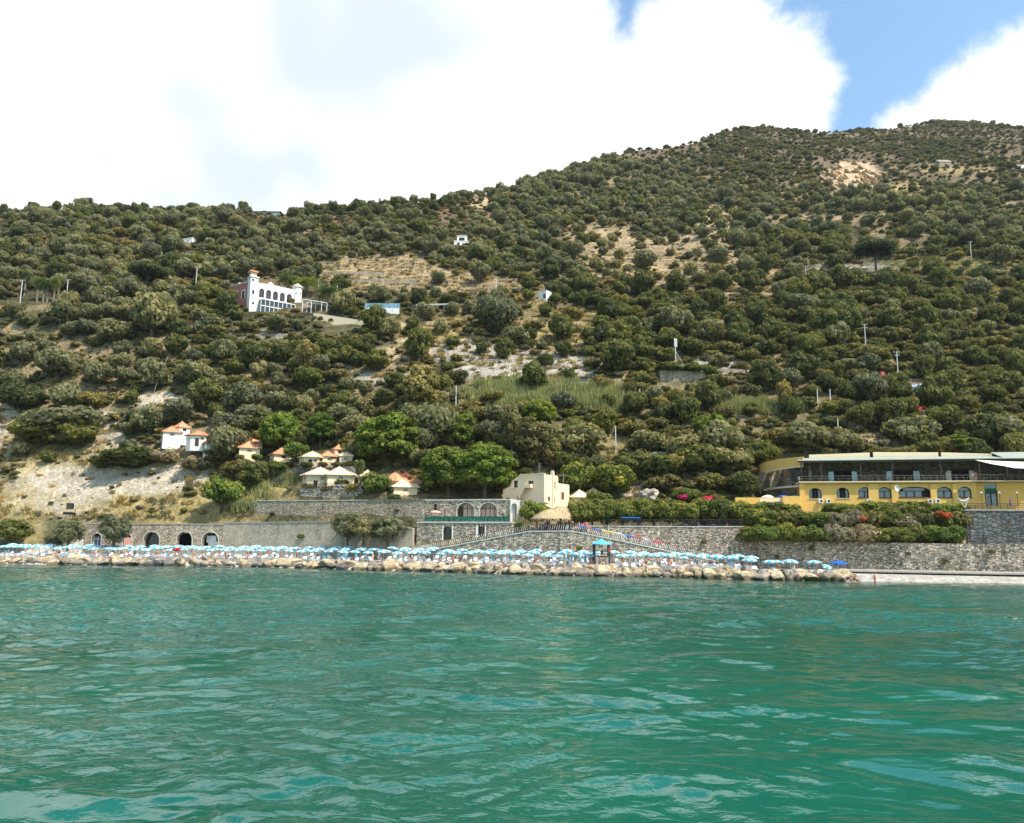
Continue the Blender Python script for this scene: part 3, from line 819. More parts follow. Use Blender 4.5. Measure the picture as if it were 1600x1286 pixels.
wall_run('retaining_wall', 'lime-stained lower retaining wall directly behind the beach umbrellas', 'wall',
         [(346, 173.0, 818, 1), (388, 171.0, 817.5, 1), (466, 166.1, 816.5, 1), (575, 160.1, 814, 1), (645, 156.9, 827, 1)], M['stone_wash'], 0.8, M['concrete_dk'], 0.2)
wall_run('retaining_wall', 'curved grey stone wall under the two cream-roofed bungalows with verandas', 'wall',
         [(466, 176, 768, 11), (469, 174.6, 763, 11), (480, 173.9, 762, 11), (520, 171.5, 763, 11), (558, 169.6, 765.5, 11), (576, 169.6, 766, 11), (578, 174, 768, 11)], M['stone'], 0.7)
wall_run('retaining_wall', 'small dark stone wall below the fenced upper bungalow beside the parked black car', 'wall',
         [(446, 187.2, 733, 18), (470, 185.3, 730.5, 18), (540, 181.8, 729, 18), (556, 182.5, 729, 18)], M['stone_dark'], 0.6)

# ramp: face wall with coping, deck, railing
RAMP = [(640, 154.6, 866), (700, 152, 854.8), (760, 149.9, 843.5), (826, 147.2, 831), (893, 145.0, 830.5), (985, 143.6, 849), (1060, 143.2, 865), (1120, 142.6, 878)]
wall_run('ramp_wall', 'grey stone ramp wall with white coping rising from both sides to the thatched bar', 'wall',
         [(p[0], p[1], p[2], .9) for p in RAMP], M['stone'], 1.6, M['concrete'], 0.2)
for a, c, lb in ((0, 3, 'black iron railing with pale slanting bars on the left ramp below the stone bar'),
                 (3, 4, 'black iron railing along the landing in front of the thatched bar'),
                 (4, 7, 'black iron railing with pale bars on the right ramp beside the kayaks')):
    pts = [P(p[0], p[2] - 1.8, p[1]) + Vector((0, .35, 0)) for p in RAMP[a:c + 1]]
    railing('ramp_railing', lb, pts, M['metal'], 1.1, 1.7, 0.42, 0.35 if a == 0 else (-0.35 if a == 4 else 0.25), M['whiteframe'], group='ramp railings')
railing('terrace_railing', 'dark iron railing on the tall grey wall in front of the hedge trees', [P(943, 823, 148.0), P(1050, 823, 147.6) , P(1161, 823, 145.6)], M['metal'], 1.25, 2.2, 0.13)
railing('terrace_railing', 'brown timber rail fence on the dark slate wall at the right edge', [P(1512, 797, 141.1), P(1640, 798, 137.8), P(1700, 799, 136)], M['wood'], 1.15, 3.6, 0, bars=2, rail_r=0.06)

# ------------------------------------------------------------------ left cellars with arched mouths
def cellar():
    fc = Fac(128, 178.2, 347, 172.8, z=0.8)
    root = empty('cellar_vaults', fc.A, label='row of stone cellars with arched mouths at the left end of the beach', cat='building'); fc.root = root
    mb = MB()
    xl, xr = 0, fc.L
    holes = [fc.arch(143, 158, 833, 856), fc.arch(188, 206, 834, 857), fc.arch(224, 249, 830.5, 857), fc.arch(276, 300, 830.5, 856), fc.arch(315.5, 341, 831, 856)]
    mb.plate([(xl, 0), (xl, fc.zz(128, 821)), (fc.x(236, 820), fc.zz(236, 819.5)), (xr, fc.zz(347, 818)), (xr, 0)], holes, 0, 1.1)
    fc.build(mb, 'masonry', M['stone_tan'])
    ar = MB()
    for h in holes:
        xs = [p[0] for p in h]; c = sum(xs) / len(xs); zb = min(p[1] for p in h)
        big = [(c + (p[0] - c) * 1.09, zb + (p[1] - zb) * 1.05) for p in h]
        ar.plate(big[::1], [], -0.0, 0.0) if False else None
        n = len(h)
        ar.add([(x, -0.06, z) for x, z in h] + [(x, -0.06, z) for x, z in big] + [(x, .2, z) for x, z in h] + [(x, .2, z) for x, z in big],
               [(i, i + 1, n + i + 1, n + i) for i in range(n - 1)] + [(i + n, i + n + 1, 3 * n + i + 1, 3 * n + i) for i in range(n - 1)] + [(i, i + 1, 2 * n + i + 1, 2 * n + i) for i in range(n - 1)])
    fc.build_each(ar, 'arch_surround', M['concrete'])
    cap = MB(); cap.box(-.1, xr + .1, -.1, 1.3, fc.zz(236, 819.5) + .02, fc.zz(236, 819.5) + .22); fc.build(cap, 'coping', M['concrete_dk'])
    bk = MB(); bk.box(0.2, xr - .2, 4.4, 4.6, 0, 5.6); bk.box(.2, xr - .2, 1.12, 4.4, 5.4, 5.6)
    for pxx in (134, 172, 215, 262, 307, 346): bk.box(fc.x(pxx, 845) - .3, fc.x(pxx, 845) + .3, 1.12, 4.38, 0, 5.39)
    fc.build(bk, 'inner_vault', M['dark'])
    for (a, c_, t, bt) in ((143.6, 157.4, 834, 856), (188.6, 205.4, 835, 857)):
        fr = MB(); r_ = fc.rect(a, c_, t, bt); x0, x1, z0, z1 = r_[0][0], r_[2][0], r_[0][1], r_[1][1]
        for xx in (x0, (x0 + x1) / 2 - .05, x1 - .1): fr.box(xx, xx + .1, .5, .6, z0, z1 - .5)
        fr.box(x0, x1, .5, .6, z1 - 1.2, z1 - 1.1)
        w = fc.build(fr, 'glazed_door', M['whiteframe'])
        pn = MB(); pn.box(x0, x1, .62, .64, z0, z1 - .6); pn.build('pane', M['glass'], w)
    d = MB(); r_ = fc.rect(224.6, 248.4, 832, 857); d.box(r_[0][0], r_[2][0], 1.2, 1.3, r_[0][1], r_[1][1]); fc.build(d, 'dark_door', M['greenp'] if False else M['glassdk'])
    fr = MB(); r_ = fc.rect(317, 332, 837, 848); fr.box(r_[0][0], r_[2][0], 1.5, 2.6, r_[0][1], r_[1][1]); r_ = fc.rect(320, 337, 846, 856); fr.box(r_[0][0], r_[2][0], 1.4, 2.8, r_[0][1], r_[1][1] - .05)
    for q_, lb_ in zip(fc.build_each(fr, 'crate', M['whiteframe'], root=False), ('upper grey-white crate inside the rightmost arched cellar', 'lower wide grey-white crate inside the rightmost arched cellar')): tag(q_, lb_, 'crate')
    sg = MB(); r_ = fc.rect(201, 211, 840, 855); sg.box(r_[0][0], r_[2][0], -1.6, -1.5, r_[0][1], r_[1][1])
    sg.box(r_[0][0] - .06, r_[0][0] - .003, -1.62, -1.48, r_[0][1] - 1, r_[1][1] + .1); sg.box(r_[2][0] + .003, r_[2][0] + .06, -1.62, -1.48, r_[0][1] - 1, r_[1][1] + .1)
    o = fc.build(sg, 'notice_board', M['pinkp'], root=False); tag(o, 'reddish notice board standing left of the dark arched cellar door', 'sign')
cellar()

# ------------------------------------------------------------------ stone bar with two big arches
def stone_bar():
    fc = Fac(664, 161.0, 797, 155.2, z=9.0)
    root = empty('stone_bar', fc.A, label='grey stone beach bar with two big glazed arches above the green netting', cat='building'); fc.root = root
    xr = fc.L
    zt = lambda px: fc.zz(px, 782.5 + (px - 664) * -0.007)
    mb = MB()
    h = [fc.arch(677.5, 684, 787, 799), fc.arch(714, 741.5, 785.5, 812, 0.5), fc.arch(749.5, 777, 785.5, 812, 0.5)]
    mb.plate([(0, -1.5), (0, zt(664)), (xr, zt(797)), (xr, -1.5)], h, 0, 0.6)
    mb.box(0, .5, .61, 6, -1.5, zt(664) - .02); mb.box(xr - .5, xr, .61, 6, -1.5, zt(797) - .02)
    fc.build(mb, 'upper_wall', M['stone'])
    sr = MB()
    for hh in h:
        xs = [p[0] for p in hh]; c = sum(xs) / len(xs); zb = min(p[1] for p in hh); n = len(hh)
        big = [(c + (p[0] - c) * 1.1, zb + (p[1] - zb) * 1.055) for p in hh]
        sr.add([(x, -0.05, z) for x, z in hh] + [(x, -0.05, z) for x, z in big] + [(x, .3, z) for x, z in hh],
               [(i, i + 1, n + i + 1, n + i) for i in range(n - 1)] + [(i, i + 1, 2 * n + i + 1, 2 * n + i) for i in range(n - 1)])
    fc.build_each(sr, 'arch_surround', M['concrete'])
    for k, hh in enumerate(h[1:]):
        xs = [p[0] for p in hh]; x0, x1 = min(xs), max(xs); zb = min(p[1] for p in hh)
        w = MB(); n = len(hh); inset = [(x, z) for x, z in hh]
        w.plate(inset, [], 1.0, 1.06)
        wo = fc.build(w, 'curtained_window', M['pinkp2'])
        f = MB()
        for q in (0.25, 0.5, 0.75): f.box(x0 + (x1 - x0) * q - .05, x0 + (x1 - x0) * q + .05, .93, .99, zb, zb + 2.9)
        f.box(x0, x1, .93, .99, zb + 2.2, zb + 2.3)
        if k == 0:
            f.box(x0, x0 + .9, .9, .92, zb, zb + 2.6)
        f.build('frame', M['wood'], wo)
    d = MB(); d.plate(h[0], [], .5, .55); fc.build(d, 'dark_opening', M['glassdk'])
    cp = MB(); zc = zt(730) + .0
    cp.add([(-.15, -.15, zt(664) + .003), (xr + .15, -.15, zt(797) + .003), (xr + .15, 6.2, zt(797) + .003), (-.15, 6.2, zt(664) + .003), (-.15, -.15, zt(664) + .25), (xr + .15, -.15, zt(797) + .25), (xr + .15, 6.2, zt(797) + .25), (-.15, 6.2, zt(664) + .25)],
           [(0, 3, 2, 1), (4, 5, 6, 7), (0, 1, 5, 4), (1, 2, 6, 5), (2, 3, 7, 6), (3, 0, 4, 7)])
    fc.build(cp, 'roof_slab', M['concrete'])
    # tower bay with the tall arched doorway
    ft = Fac(797.3, 154.9, 812, 155.6, z=6.5); ft.root = root
    t = MB(); hh = ft.arch(798.8 + 0.2, 807.6, 786.5, 818); t.plate(ft.rect(797.3, 812, 781.5, 836), [hh], 0, .5)
    t.box(ft.L - .5, ft.L, .51, 5, 0, ft.zz(805, 781.5) - .01)
    ft.build(t, 'tower_bay', M['concrete'])
    dd = MB(); dd.plate(hh, [], .9, .95); ft.build(dd, 'tall_door', M['canvas'])
    # lower storey two metres in front
    fl = Fac(650, 157.6, 800, 151.3, z=0.9); fl.root = root
    lo = MB()
    hd = [fl.arch(692.5, 706, 822, 844.5, .25), fl.rect(747, 757.5, 822.5, 846)]
    zl = lambda px, o=0: fl.zz(px, 817.5 - (px - 650) * .004) + o
    lo.plate([(0, 0), (0, zl(650)), (fl.L, zl(800)), (fl.L, 0)], hd, 0, .6)
    lo.box(fl.L - .6, fl.L, .61, 3.4, 0, zl(800) - .02); lo.box(0, .6, .61, 3.2, 0, zl(650) - .02)
    fl.build(lo, 'lower_wall', M['stone'])
    tr = MB()
    for (pa, pb, pt, pb2) in ((690.6, 692.4, 821.5, 844.5), (706.1, 708, 821.5, 844.5), (743.5, 746.9, 821.5, 846), (757.6, 759.4, 821.5, 846)):
        r_ = fl.rect(pa, pb, pt, pb2); tr.box(r_[0][0], r_[2][0], -.05, .3, r_[0][1], r_[1][1])
    fl.build_each(tr, 'door_jamb', M['white'])
    for hh in hd:
        q = MB(); q.plate(hh, [], .55, .6); fl.build(q, 'black_door', M['glassdk'])
    sl = MB(); sl.box(-.1, fl.L + .1, -.12, 3.6, zl(700) + .003, zl(700) + .24); fl.build(sl, 'terrace_slab', M['concrete'])
    ff = MB(); z0 = zl(700) + .26
    ff.box(fl.x(664, 812), fl.x(795, 812), .05, .09, z0 + .1, z0 + 1.05)
    o = fl.build(ff, 'green_netting', M['netting'], root=False); tag(o, 'dark green netting fence along the stone bar terrace', 'fence')
    po = MB()
    for k in range(15):
        x = fl.x(664, 812) + (fl.x(795, 812) - fl.x(664, 812)) * k / 14
        po.box(x - .03, x + .03, .1, .16, z0, z0 + 1.1)
    po.build_each('post', M['metal'], o)
    # parasol and chairs on that terrace
    return fl, z0
def mk_net():
    m = bpy.data.materials.new('green_shade_net'); nt = nt_of(m); b = NB(nt)
    out = b.n('ShaderNodeOutputMaterial'); tc = b.n('ShaderNodeTexCoord')
    mp = b.n('ShaderNodeMapping', inp={0: tc.outputs['Object'], 'Scale': (2.2, 1, 0.9)})
    nz = b.noise(mp.outputs[0], 1.4, 4, .6)
    c = b.ramp(nz, [(.38, (0.006, 0.03, 0.02)), (.5, (0.015, 0.11, 0.07)), (.62, (0.05, 0.20, 0.13))])
    pr = b.n('ShaderNodeBsdfPrincipled', inp={'Base Color': c, 'Roughness': .9}); nt.links.new(pr.outputs[0], out.inputs[0])
    return m
M['netting'] = mk_net()
M['pinkp2'] = mat_plain('pale_pink_curtain', (0.50, 0.38, 0.32), .9, .15, 2.0)
BARF, BARZ = stone_bar()

# ------------------------------------------------------------------ cream villa with outside stair
def cream_villa():
    fa = Fac(788, 167.0, 850.5, 162.0, z=11.5)
    root = empty('cream_villa', fa.A, label='cream two-storey villa with a stair parapet slanting across its front', cat='building'); fa.root = root
    g = lambda px, py: fa.loc(px, py)
    outer = [g(786, 822), g(786, 765), (g(797, 760)), g(800, 751), g(812.5, 742), g(850.3, 741.3), g(850.3, 822)]
    outer = [(x, z) for x, z in outer]
    hs = [fa.rect(803, 809, 751, 762), fa.rect(825.5, 833.5, 751.5, 762.5), fa.rect(808, 814, 775.5, 785), fa.rect(790, 796, 777.5, 780.5), fa.rect(792, 796.5, 754, 760.5) if False else fa.rect(790.5, 795.5, 766, 766.6)]
    hs = hs[:4]
    mb = MB(); mb.plate(outer, hs, 0, .4); fa.build(mb, 'front_wall', M['cream'])
    for k, h in enumerate(hs):
        x0, x1, z0, z1 = h[0][0], h[2][0], h[0][1], h[1][1]
        w = MB(); w.box(x0, x1, .3, .34, z0, z1); wo = fa.build(w, 'window', M['glassdk'])
        s = MB(); s.box(x0 - .25, x0 + .25, .05, .12, z0, z1) if k != 3 else s.box(x0, x1, .1, .2, z0, z0 + .1); s.build('shutter', M['brownwood'], wo)
    st = MB()  # outside stair parapet slanting down to the left, proud of the wall
    p1, p2, p3, p4 = g(824, 756), g(823.5, 763), g(814, 781), g(813.5, 775)
    st.plate([p1, p2, p3, p4], [], -1.1, -.02)
    x, z = g(824, 756); st.box(x, x + 1.35, -1.1, -.02, z - .9, z - .1)
    fa.build(st, 'outside_stair', M['cream'])
    # side wall receding to the right
    fb = Fac(850.6, 162.0, 890, 171.0, z=11.5); fb.root = root
    g2 = lambda px, py: fb.loc(px, py)
    sd = MB()
    hs = [fb.rect(865.5, 868, 752.5, 764), fb.rect(877, 881.5, 769, 781), fb.rect(856, 859.5, 776, 783), fb.rect(866.2, 867.4, 777, 787)]
    sd.plate([g2(850.6, 822), g2(850.6, 741.2), g2(871.5, 743.5), g2(872.5, 755), g2(889.5, 757.5), g2(889.5, 822)], hs, 0, .4)
    fb.build(sd, 'side_wall', M['paleyel'])  # paler plaster than the front: the sun on this face is painted in
    for h in hs:
        w = MB(); w.box(h[0][0], h[2][0], .1, .16, h[0][1], h[1][1]); fb.build(w, 'shutter', M['brownwood'])
    ch = MB(); x, z = g2(863.5, 738); ch.box(x - .3, x + .3, -.25, .35, -1, z); ch.box(x - .22, x + .22, -.2, .3, z, z + .35); fb.build(ch, 'chimney', M['paleyel'])
    # roof terrace and back volume closing the block
    A, B_ = fa.loc(812.5, 742), fa.loc(850.3, 741.3)
    rf = MB(); rf.box(A[0] + .2, B_[0] - .2, .41, 6.5, 0, A[1] - .25); rf.box(.2, A[0] + .2, .41, 5, 0, fa.zz(788, 766))
    fa.build(rf, 'roof_block', M['cream'])
    pr = MB(); pr.box(A[0] - .05, B_[0] + .1, -.08, .5, A[1] + .003, A[1] + .16); fa.build(pr, 'parapet_cap', M['paleyel'])
    C_ = fb.loc(871, 744); rb = MB(); rb.box(.45, C_[0] - .2, .41, 5.8, 0, C_[1] - .5); D_ = fb.loc(889, 758); rb.box(C_[0] - .19, D_[0] - .02, .41, 5.5, 0, D_[1] - .4)
    fb.build(rb, 'rear_block', M['paleyel'])
    an = MB(); q = g(835, 741); an.tube([(q[0], 2, q[1]), (q[0], 2, q[1] + 2.6)], .04, 5)
    for k in range(3): an.tube([(q[0] - .3, 2, q[1] + 1.6 + k * .35), (q[0] + .5, 2, q[1] + 1.65 + k * .35)], .025, 4)
    fa.build(an, 'aerial', M['grey'])
    a2 = MB(); q = g2(886.5, 757); a2.tube([(q[0], 1, q[1]), (q[0], 1, q[1] + 2.4)], .05, 5); a2.lathe([(0, .1), (.35, 0), (.4, .12), (.0, .2)], 8, (q[0] + .1, 1, q[1] + 1.9)); fb.build(a2, 'satellite_dish', M['grey'])
    d = MB(); q = g(804.5, 763); d.lathe([(0, -.1), (.3, 0), (.36, .1), (0, .02)], 10, (q[0], -.4, q[1])); fa.build(d, 'satellite_dish', M['whitep'])
cream_villa()

# ------------------------------------------------------------------ yellow hotel
def hotel():
    fc = Fac(1255, 155.6, 1600, 147.2, z=10.0)
    root = empty('yellow_hotel', fc.A, label='long yellow hotel with a shaded stone upper storey and arched windows, above the hedge', cat='building'); fc.root = root
    X = lambda px, py=770: fc.x(px, py)
    ZZ = lambda px, py: fc.zz(px, py)
    xE = X(1526)
    ztop = lambda px: ZZ(px, 752.5)
    wins = [(1264, 1284, 762.5, 779, 0), (1307, 1327, 761.8, 778.5, 0), (1341, 1361.5, 761.2, 777.5, 1), (1371.5, 1393, 761, 777.5, 1), (1404.5, 1454, 760.5, 777, 2), (1464, 1487.5, 760.5, 777.5, 1), (1497, 1518, 760.2, 777.5, 1)]
    holes = []
    for (a, c, t, bt, k) in wins:
        holes.append(fc.arch(a, c, t, bt, 0.42 if k == 2 else 0.5))
    mb = MB(); mb.plate([(0, -1), (0, ztop(1255)), (xE, ztop(1526)), (xE, -1)], holes, 0, .5)
    mb.box(xE - .5, xE, .51, 4.6, -1, ztop(1526) - .01); mb.box(0, .5, .51, 10, -1, ztop(1255) - .01)
    fc.build(mb, 'lower_wall', M['yellow'])
    for (a, c, t, bt, k), h in zip(wins, holes):
        xs = [p[0] for p in h]; x0, x1 = min(xs), max(xs); z0 = min(p[1] for p in h); z1 = max(p[1] for p in h)
        cx = (x0 + x1) / 2
        inn = [(cx + (p[0] - cx) * (1 - .12 / (x1 - x0) * 2), z0 + .1 + (p[1] - z0) * (1 - .2 / (z1 - z0))) for p in h]
        f = MB(); f.plate(h, [inn], .22, .34)
        zm = z0 + (z1 - z0) * .62
        if k: f.box(x0 + .05, x1 - .05, .20, .33, zm - .05, zm + .05)
        nm = 4 if k == 2 else 2
        for q in range(1, nm):
            xx = x0 + (x1 - x0) * q / nm; f.box(xx - .06, xx + .06, .20, .335, z0, zm)
        w = fc.build(f, 'window', M['frame'])
        g = MB()
        if k == 0:
            g.box(x0 + .12, x0 + .62, .4, .42, z0 + .1, z1 - .35); g.box(x1 - .62, x1 - .12, .4, .42, z0 + .1, z1 - .35)
        elif k == 1:
            for q in ((x0 + .1, cx - .1), (cx + .1, x1 - .1)): g.box(q[0], q[1], .4, .42, z0 + .1, zm - .05)
            g.box(x0 + .3, x1 - .3, .4, .42, zm + .06, z1 - .2)
        else:
            for q in range(3): g.box(x0 + .1 + (x1 - x0) * q / 4, x0 + (x1 - x0) * (q + 1) / 4 - .1, .4, .42, z0 + .1, zm - .05)
            g.box(x0 + .9, x1 - .9, .4, .42, zm + .06, z1 - .2)
        g.build_each('pane', M['glass'], w)
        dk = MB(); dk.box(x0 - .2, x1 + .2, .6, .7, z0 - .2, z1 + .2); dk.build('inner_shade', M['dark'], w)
        sl = MB(); sl.box(x0 - .2, x1 + .2, -.1, .15, z0 - .12, z0 - .003); sl.build('sill', M['cream'] if k == 0 else M['brownwood'], w)
    pl = MB()
    for px, wd in ((1253.5, .5), (1364.5, .9), (1397.5, .55), (1458.5, .55), (1491.5, .35)):
        x = X(px); pl.box(x - wd, x + wd, -.28, -.003, -1, ztop(px) - .45)
    pl.box(-.5, X(1495), -.55, -.003, ztop(1255) - .75 + .35, ztop(1255) - .12)
    fc.build_each(pl, 'pilaster', M['yellow'])
    dk = MB(); dk.box(-.5, X(1545), -.7, 5.6, ztop(1400) - .11, ztop(1400) + .08); dk.box(X(1545) + .003, X(1700), -.1, 5.6, ztop(1400) - .11, ztop(1400) + .08)
    fc.build(dk, 'terrace_floor', M['paleyel'])
    # recessed stone storey in the shade of the verandah
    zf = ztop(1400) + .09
    up = MB()
    hz = lambda py, px=1400: ZZ(px, py)
    ah = [(1300, 1349, 727, 0), (1394, 1450, 724, 1), (1490, 1539, 726, 2)]
    hh = []
    for a, c, t, k in ah:
        x0, x1 = X(a, 740), X(c, 740); z1 = ZZ((a + c) / 2, t)
        hh.append(arch(x0, x1, zf, zf + (z1 - zf) * .5, z1))
    up.plate([(-1.5, zf), (-1.5, zf + 4.2), (X(1700), zf + 4.2), (X(1700), zf)], hh, 4.9, 5.4)
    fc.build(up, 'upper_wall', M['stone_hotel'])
    for (a, c, t, k), h in zip(ah, hh):
        xs = [p[0] for p in h]; x0, x1 = min(xs), max(xs); z1 = max(p[1] for p in h)
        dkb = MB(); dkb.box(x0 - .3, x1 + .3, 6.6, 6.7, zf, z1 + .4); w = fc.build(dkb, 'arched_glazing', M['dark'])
        fr = MB()
        for q in (0, .22, .5, .78): fr.box(x0 + (x1 - x0) * q, x0 + (x1 - x0) * q + .1, 5.1, 5.2, zf, zf + 2.4)
        fr.box(x0, x1, 5.1, 5.2, zf + 2.4, zf + 2.55); fr.build('frame', M['wood'], w)
        gl = MB(); wd = (x1 - x0) * .2
        gl.box(x0 + .12, x0 + wd, 5.0, 5.03, zf + .3, zf + 2.35); gl.box(x1 - wd, x1 - .12, 5.0, 5.03, zf + .3, zf + 2.35)
        gl.build_each('pane', M['skyglass'] if k < 2 else M['canvas'], w)
    # verandah roof: pale sheet, sloping down towards the sea
    zfr = lambda px: ZZ(px, 721.0 if px > 1300 else 722.5)
    rf = MB()
    xa, xb = X(1247, 722), X(1700, 722)
    zr0, zr1 = ZZ(1247, 722.8), ZZ(1400, 719.0)
    def slab(mb, x0, x1, yf, yb, za, zb, zc, zd, t=.12):
        mb.add([(x0, yf, za), (x1, yf, zb), (x1, yb, zd), (x0, yb, zc), (x0, yf, za + t), (x1, yf, zb + t), (x1, yb, zd + t), (x0, yb, zc + t)],
               [(0, 3, 2, 1), (4, 5, 6, 7), (0, 1, 5, 4), (1, 2, 6, 5), (2, 3, 7, 6), (3, 0, 4, 7)])
    slab(rf, xa, X(1572), -.6, 5.9, zr1, zr1, zr1 + 1.05, zr1 + 1.05)
    slab(rf, X(1572) + .003, xb, -.6, 5.9, zr1, zr1, zr1 + 1.75, zr1 + 1.75)
    fc.build(rf, 'verandah_roof', M['sheet'])
    ps = MB()
    for px in (1252, 1283, 1345, 1394, 1470, 1530, 1573, 1640):
        x = X(px, 740); ps.box(x - .1, x + .1, -.35, -.15, zf, zr1 - .02)
        ps.tube([(x, -.25, zr1 - .9), (x + .8, -.25, zr1 - .1)], .06, 4)
    ps.box(xa, xb, -.4, -.1, zr1 - .28, zr1 - .03)
    fc.build_each(ps, 'verandah_post', M['wood'])
    rl = MB()
    for k in range(34):
        x = X(1352, 748) + k * 1.15
        if x < X(1690, 748): rl.box(x - .03, x + .03, -.5, -.44, zf, zf + 1.0)
    rl.tube([(-.2, -.47, zf + 1.02), (X(1690, 748), -.47, zf + 1.02)], .035, 5); rl.tube([(-.2, -.47, zf + .55), (X(1690, 748), -.47, zf + .55)], .02, 4)
    fc.build(rl, 'balcony_railing', M['grey_dk'])
    # tables and chairs silhouettes belong to the verandah: things of their own are added with the furniture
    # roof parapets, three pale pieces
    for (a, c, t1, t2, bt) in ((1271, 1366, 711, 707.5, 717), (1371.5, 1473, 706.8, 707.2, 714), (1478, 1557, 707.2, 709.5, 714)):
        q = MB(); x0 = X(a, 710); x1 = X(c, 710)
        # set back over the stone storey
        k = 1 + 6.0 / 150
        q.add([(x0 * k, 6.3, ZZ(a, bt) * k), (x1 * k, 6.3, ZZ(c, bt) * k), (x1 * k, 6.7, ZZ(c, bt) * k), (x0 * k, 6.7, ZZ(a, bt) * k), (x0 * k, 6.3, ZZ(a, t1) * k + .2), (x1 * k, 6.3, ZZ(c, t2) * k + .2), (x1 * k, 6.7, ZZ(c, t2) * k + .2), (x0 * k, 6.7, ZZ(a, t1) * k + .2)],
              [(0, 3, 2, 1), (4, 5, 6, 7), (0, 1, 5, 4), (1, 2, 6, 5), (2, 3, 7, 6), (3, 0, 4, 7)])
        fc.build(q, 'roof_parapet', M['paleyel'])
    bk = MB(); bk.box(0.6, X(1556), 6.8, 13, 0, zf + 4.6); fc.build(bk, 'rear_block', M['cream'])
    # right end: recessed yellow wall with the tall door behind the terrace
    xs0 = xE + .003
    rt = MB(); hd = rect(X(1541.5), X(1561), ZZ(1551, 791), ZZ(1551, 755))
    rt.plate([(xs0, -1), (xs0, ztop(1526) - .12), (X(1700), ztop(1526) - .12), (X(1700), -1)], [hd], .9, 1.3)
    fc.build(rt, 'terrace_wall', M['yellow'])
    x0, x1, z0, z1 = hd[0][0], hd[2][0], hd[0][1], hd[1][1]
    dr = MB(); dr.box(x0, x1, 1.0, 1.05, z1 - 1.9, z1 - 1.75)
    for xx in (x0, (x0 + x1) / 2 - .08, x1 - .16): dr.box(xx, xx + .16, .98, 1.08, z0, z1 - 1.2)
    do = fc.build(dr, 'tall_glazed_door', M['frame'])
    pn = MB(); pn.box(x0, x1, 1.15, 1.2, z0, z1 - 1.9); pn.box(x0, x1, 1.12, 1.18, z1 - .9, z1); pn.build_each('pane', M['glass'], do)
    dk2 = MB(); dk2.box(x0, x1, 1.2, 1.25, z1 - 1.9, z1 - .9); dk2.build('awning_roll', M['greenp'], do)
    # awning
    for k, (px, wd) in enumerate(((1282, 8.5), (1294, 8.5), (1357, 8.5), (1452, 8), (1464, 8), (1214, 7))):
        q = MB(); x = X(px, 783); z = ZZ(px, 786)
        yy = -.45
        q.box(x - .42, x + .42, yy, yy + .38, z, z + .75)
        o = fc.build(q, 'air_conditioner', M['whitep'])
        q = MB()
        n = 12; cx = x + .08; cz = z + .37
        q.add([(cx + .24 * math.cos(2 * math.pi * i / n), yy - .012, cz + .24 * math.sin(2 * math.pi * i / n)) for i in range(n)], [tuple(range(n))])
        q.build('fan_grille', M['frame'], o, fix=False)
    q = MB(); x = X(1399.5, 761); z = ZZ(1400, 766)
    q.tube([(x, -.003, z), (x, -.9, z + .1)], .05, 5)
    n = 14
    c0 = (x, -1.0, z + .35)
    q.add([(c0[0] + .45 * math.cos(2 * math.pi * i / n), c0[1] - .1 + .2 * math.sin(2 * math.pi * i / n) * .3, c0[2] + .62 * math.sin(2 * math.pi * i / n)) for i in range(n)] + [(c0[0], c0[1] + .15, c0[2])], [(i, (i + 1) % n, n) for i in range(n)])
    fc.build(q, 'satellite_dish', M['whitep'])
    # ---- left wing, curving away
    plan = [(1255, 156.4), (1243, 158.2), (1228, 161.2), (1212, 165), (1199, 169.5), (1188, 175), (1183, 180)]
    def ribbon(ytops, ybots, mat, name, off=0.0, thick=.5, plan_=plan):
        mb = MB(); o0 = root.location
        tp = [P(p[0], t, p[1] + off) for p, t in zip(plan_, ytops)]; bt = [P(p[0], t, p[1] + off) for p, t in zip(plan_, ybots)]
        n = len(tp)
        back = Vector((.25, thick, 0))
        vs = [v - o0 for v in tp] + [v - o0 for v in bt] + [v - o0 + back for v in tp] + [v - o0 + back for v in bt]
        fs = []
        for i in range(n - 1):
            fs += [(i, i + 1, n + i + 1, n + i), (2 * n + i, 3 * n + i, 3 * n + i + 1, 2 * n + i + 1), (i, 2 * n + i, 2 * n + i + 1, i + 1), (n + i, n + i + 1, 3 * n + i + 1, 3 * n + i)]
        fs += [(0, n, 3 * n, 2 * n), (n - 1, 3 * n - 1, 4 * n - 1, 2 * n - 1)][:0] + [(0, n, 3 * n, 2 * n), (n - 1, 2 * n - 1, 4 * n - 1, 3 * n - 1)]
        mb.add(vs, fs)
        return mb.build(name, mat, root)
    ribbon([713.5, 714.5, 716, 718, 721, 725, 729], [727.5, 728, 729.5, 732, 735, 738, 741], M['yellow'], 'wing_parapet', 0, .4)
    ribbon([727.6, 728.1, 729.6, 732.1, 735.1, 738.1, 741.1], [729.5, 730.5, 732.5, 735, 738, 741, 744], M['cream'], 'wing_cornice', .05, .7)
    ribbon([758, 758.5, 759.5, 761, 763, 765.5, 768], [760.2, 761, 762.2, 764, 766, 768.5, 771], M['cream'], 'wing_floor_edge', -.2, 4.0)
    # stone wall of the wing with two arched mouths
    fw = Fac(1183, 174.5, 1262, 158.0, z=13.0); fw.root = root
    wl = MB(); hw = [fw.arch(1198, 1211.5, 736, 762, .4), fw.arch(1232, 1266, 729.5, 760, .42)]
    hw[1] = [(min(x, fw.L - .35), z) for x, z in hw[1]]
    pz = [fw.loc(1183.5, 742), fw.loc(1212, 733), fw.loc(1240, 729), (fw.L, fw.zz(1262, 727))]
    wl.plate([(pz[0][0], -1.5)] + pz + [(fw.L, -1.5)], hw, .8, 1.3)
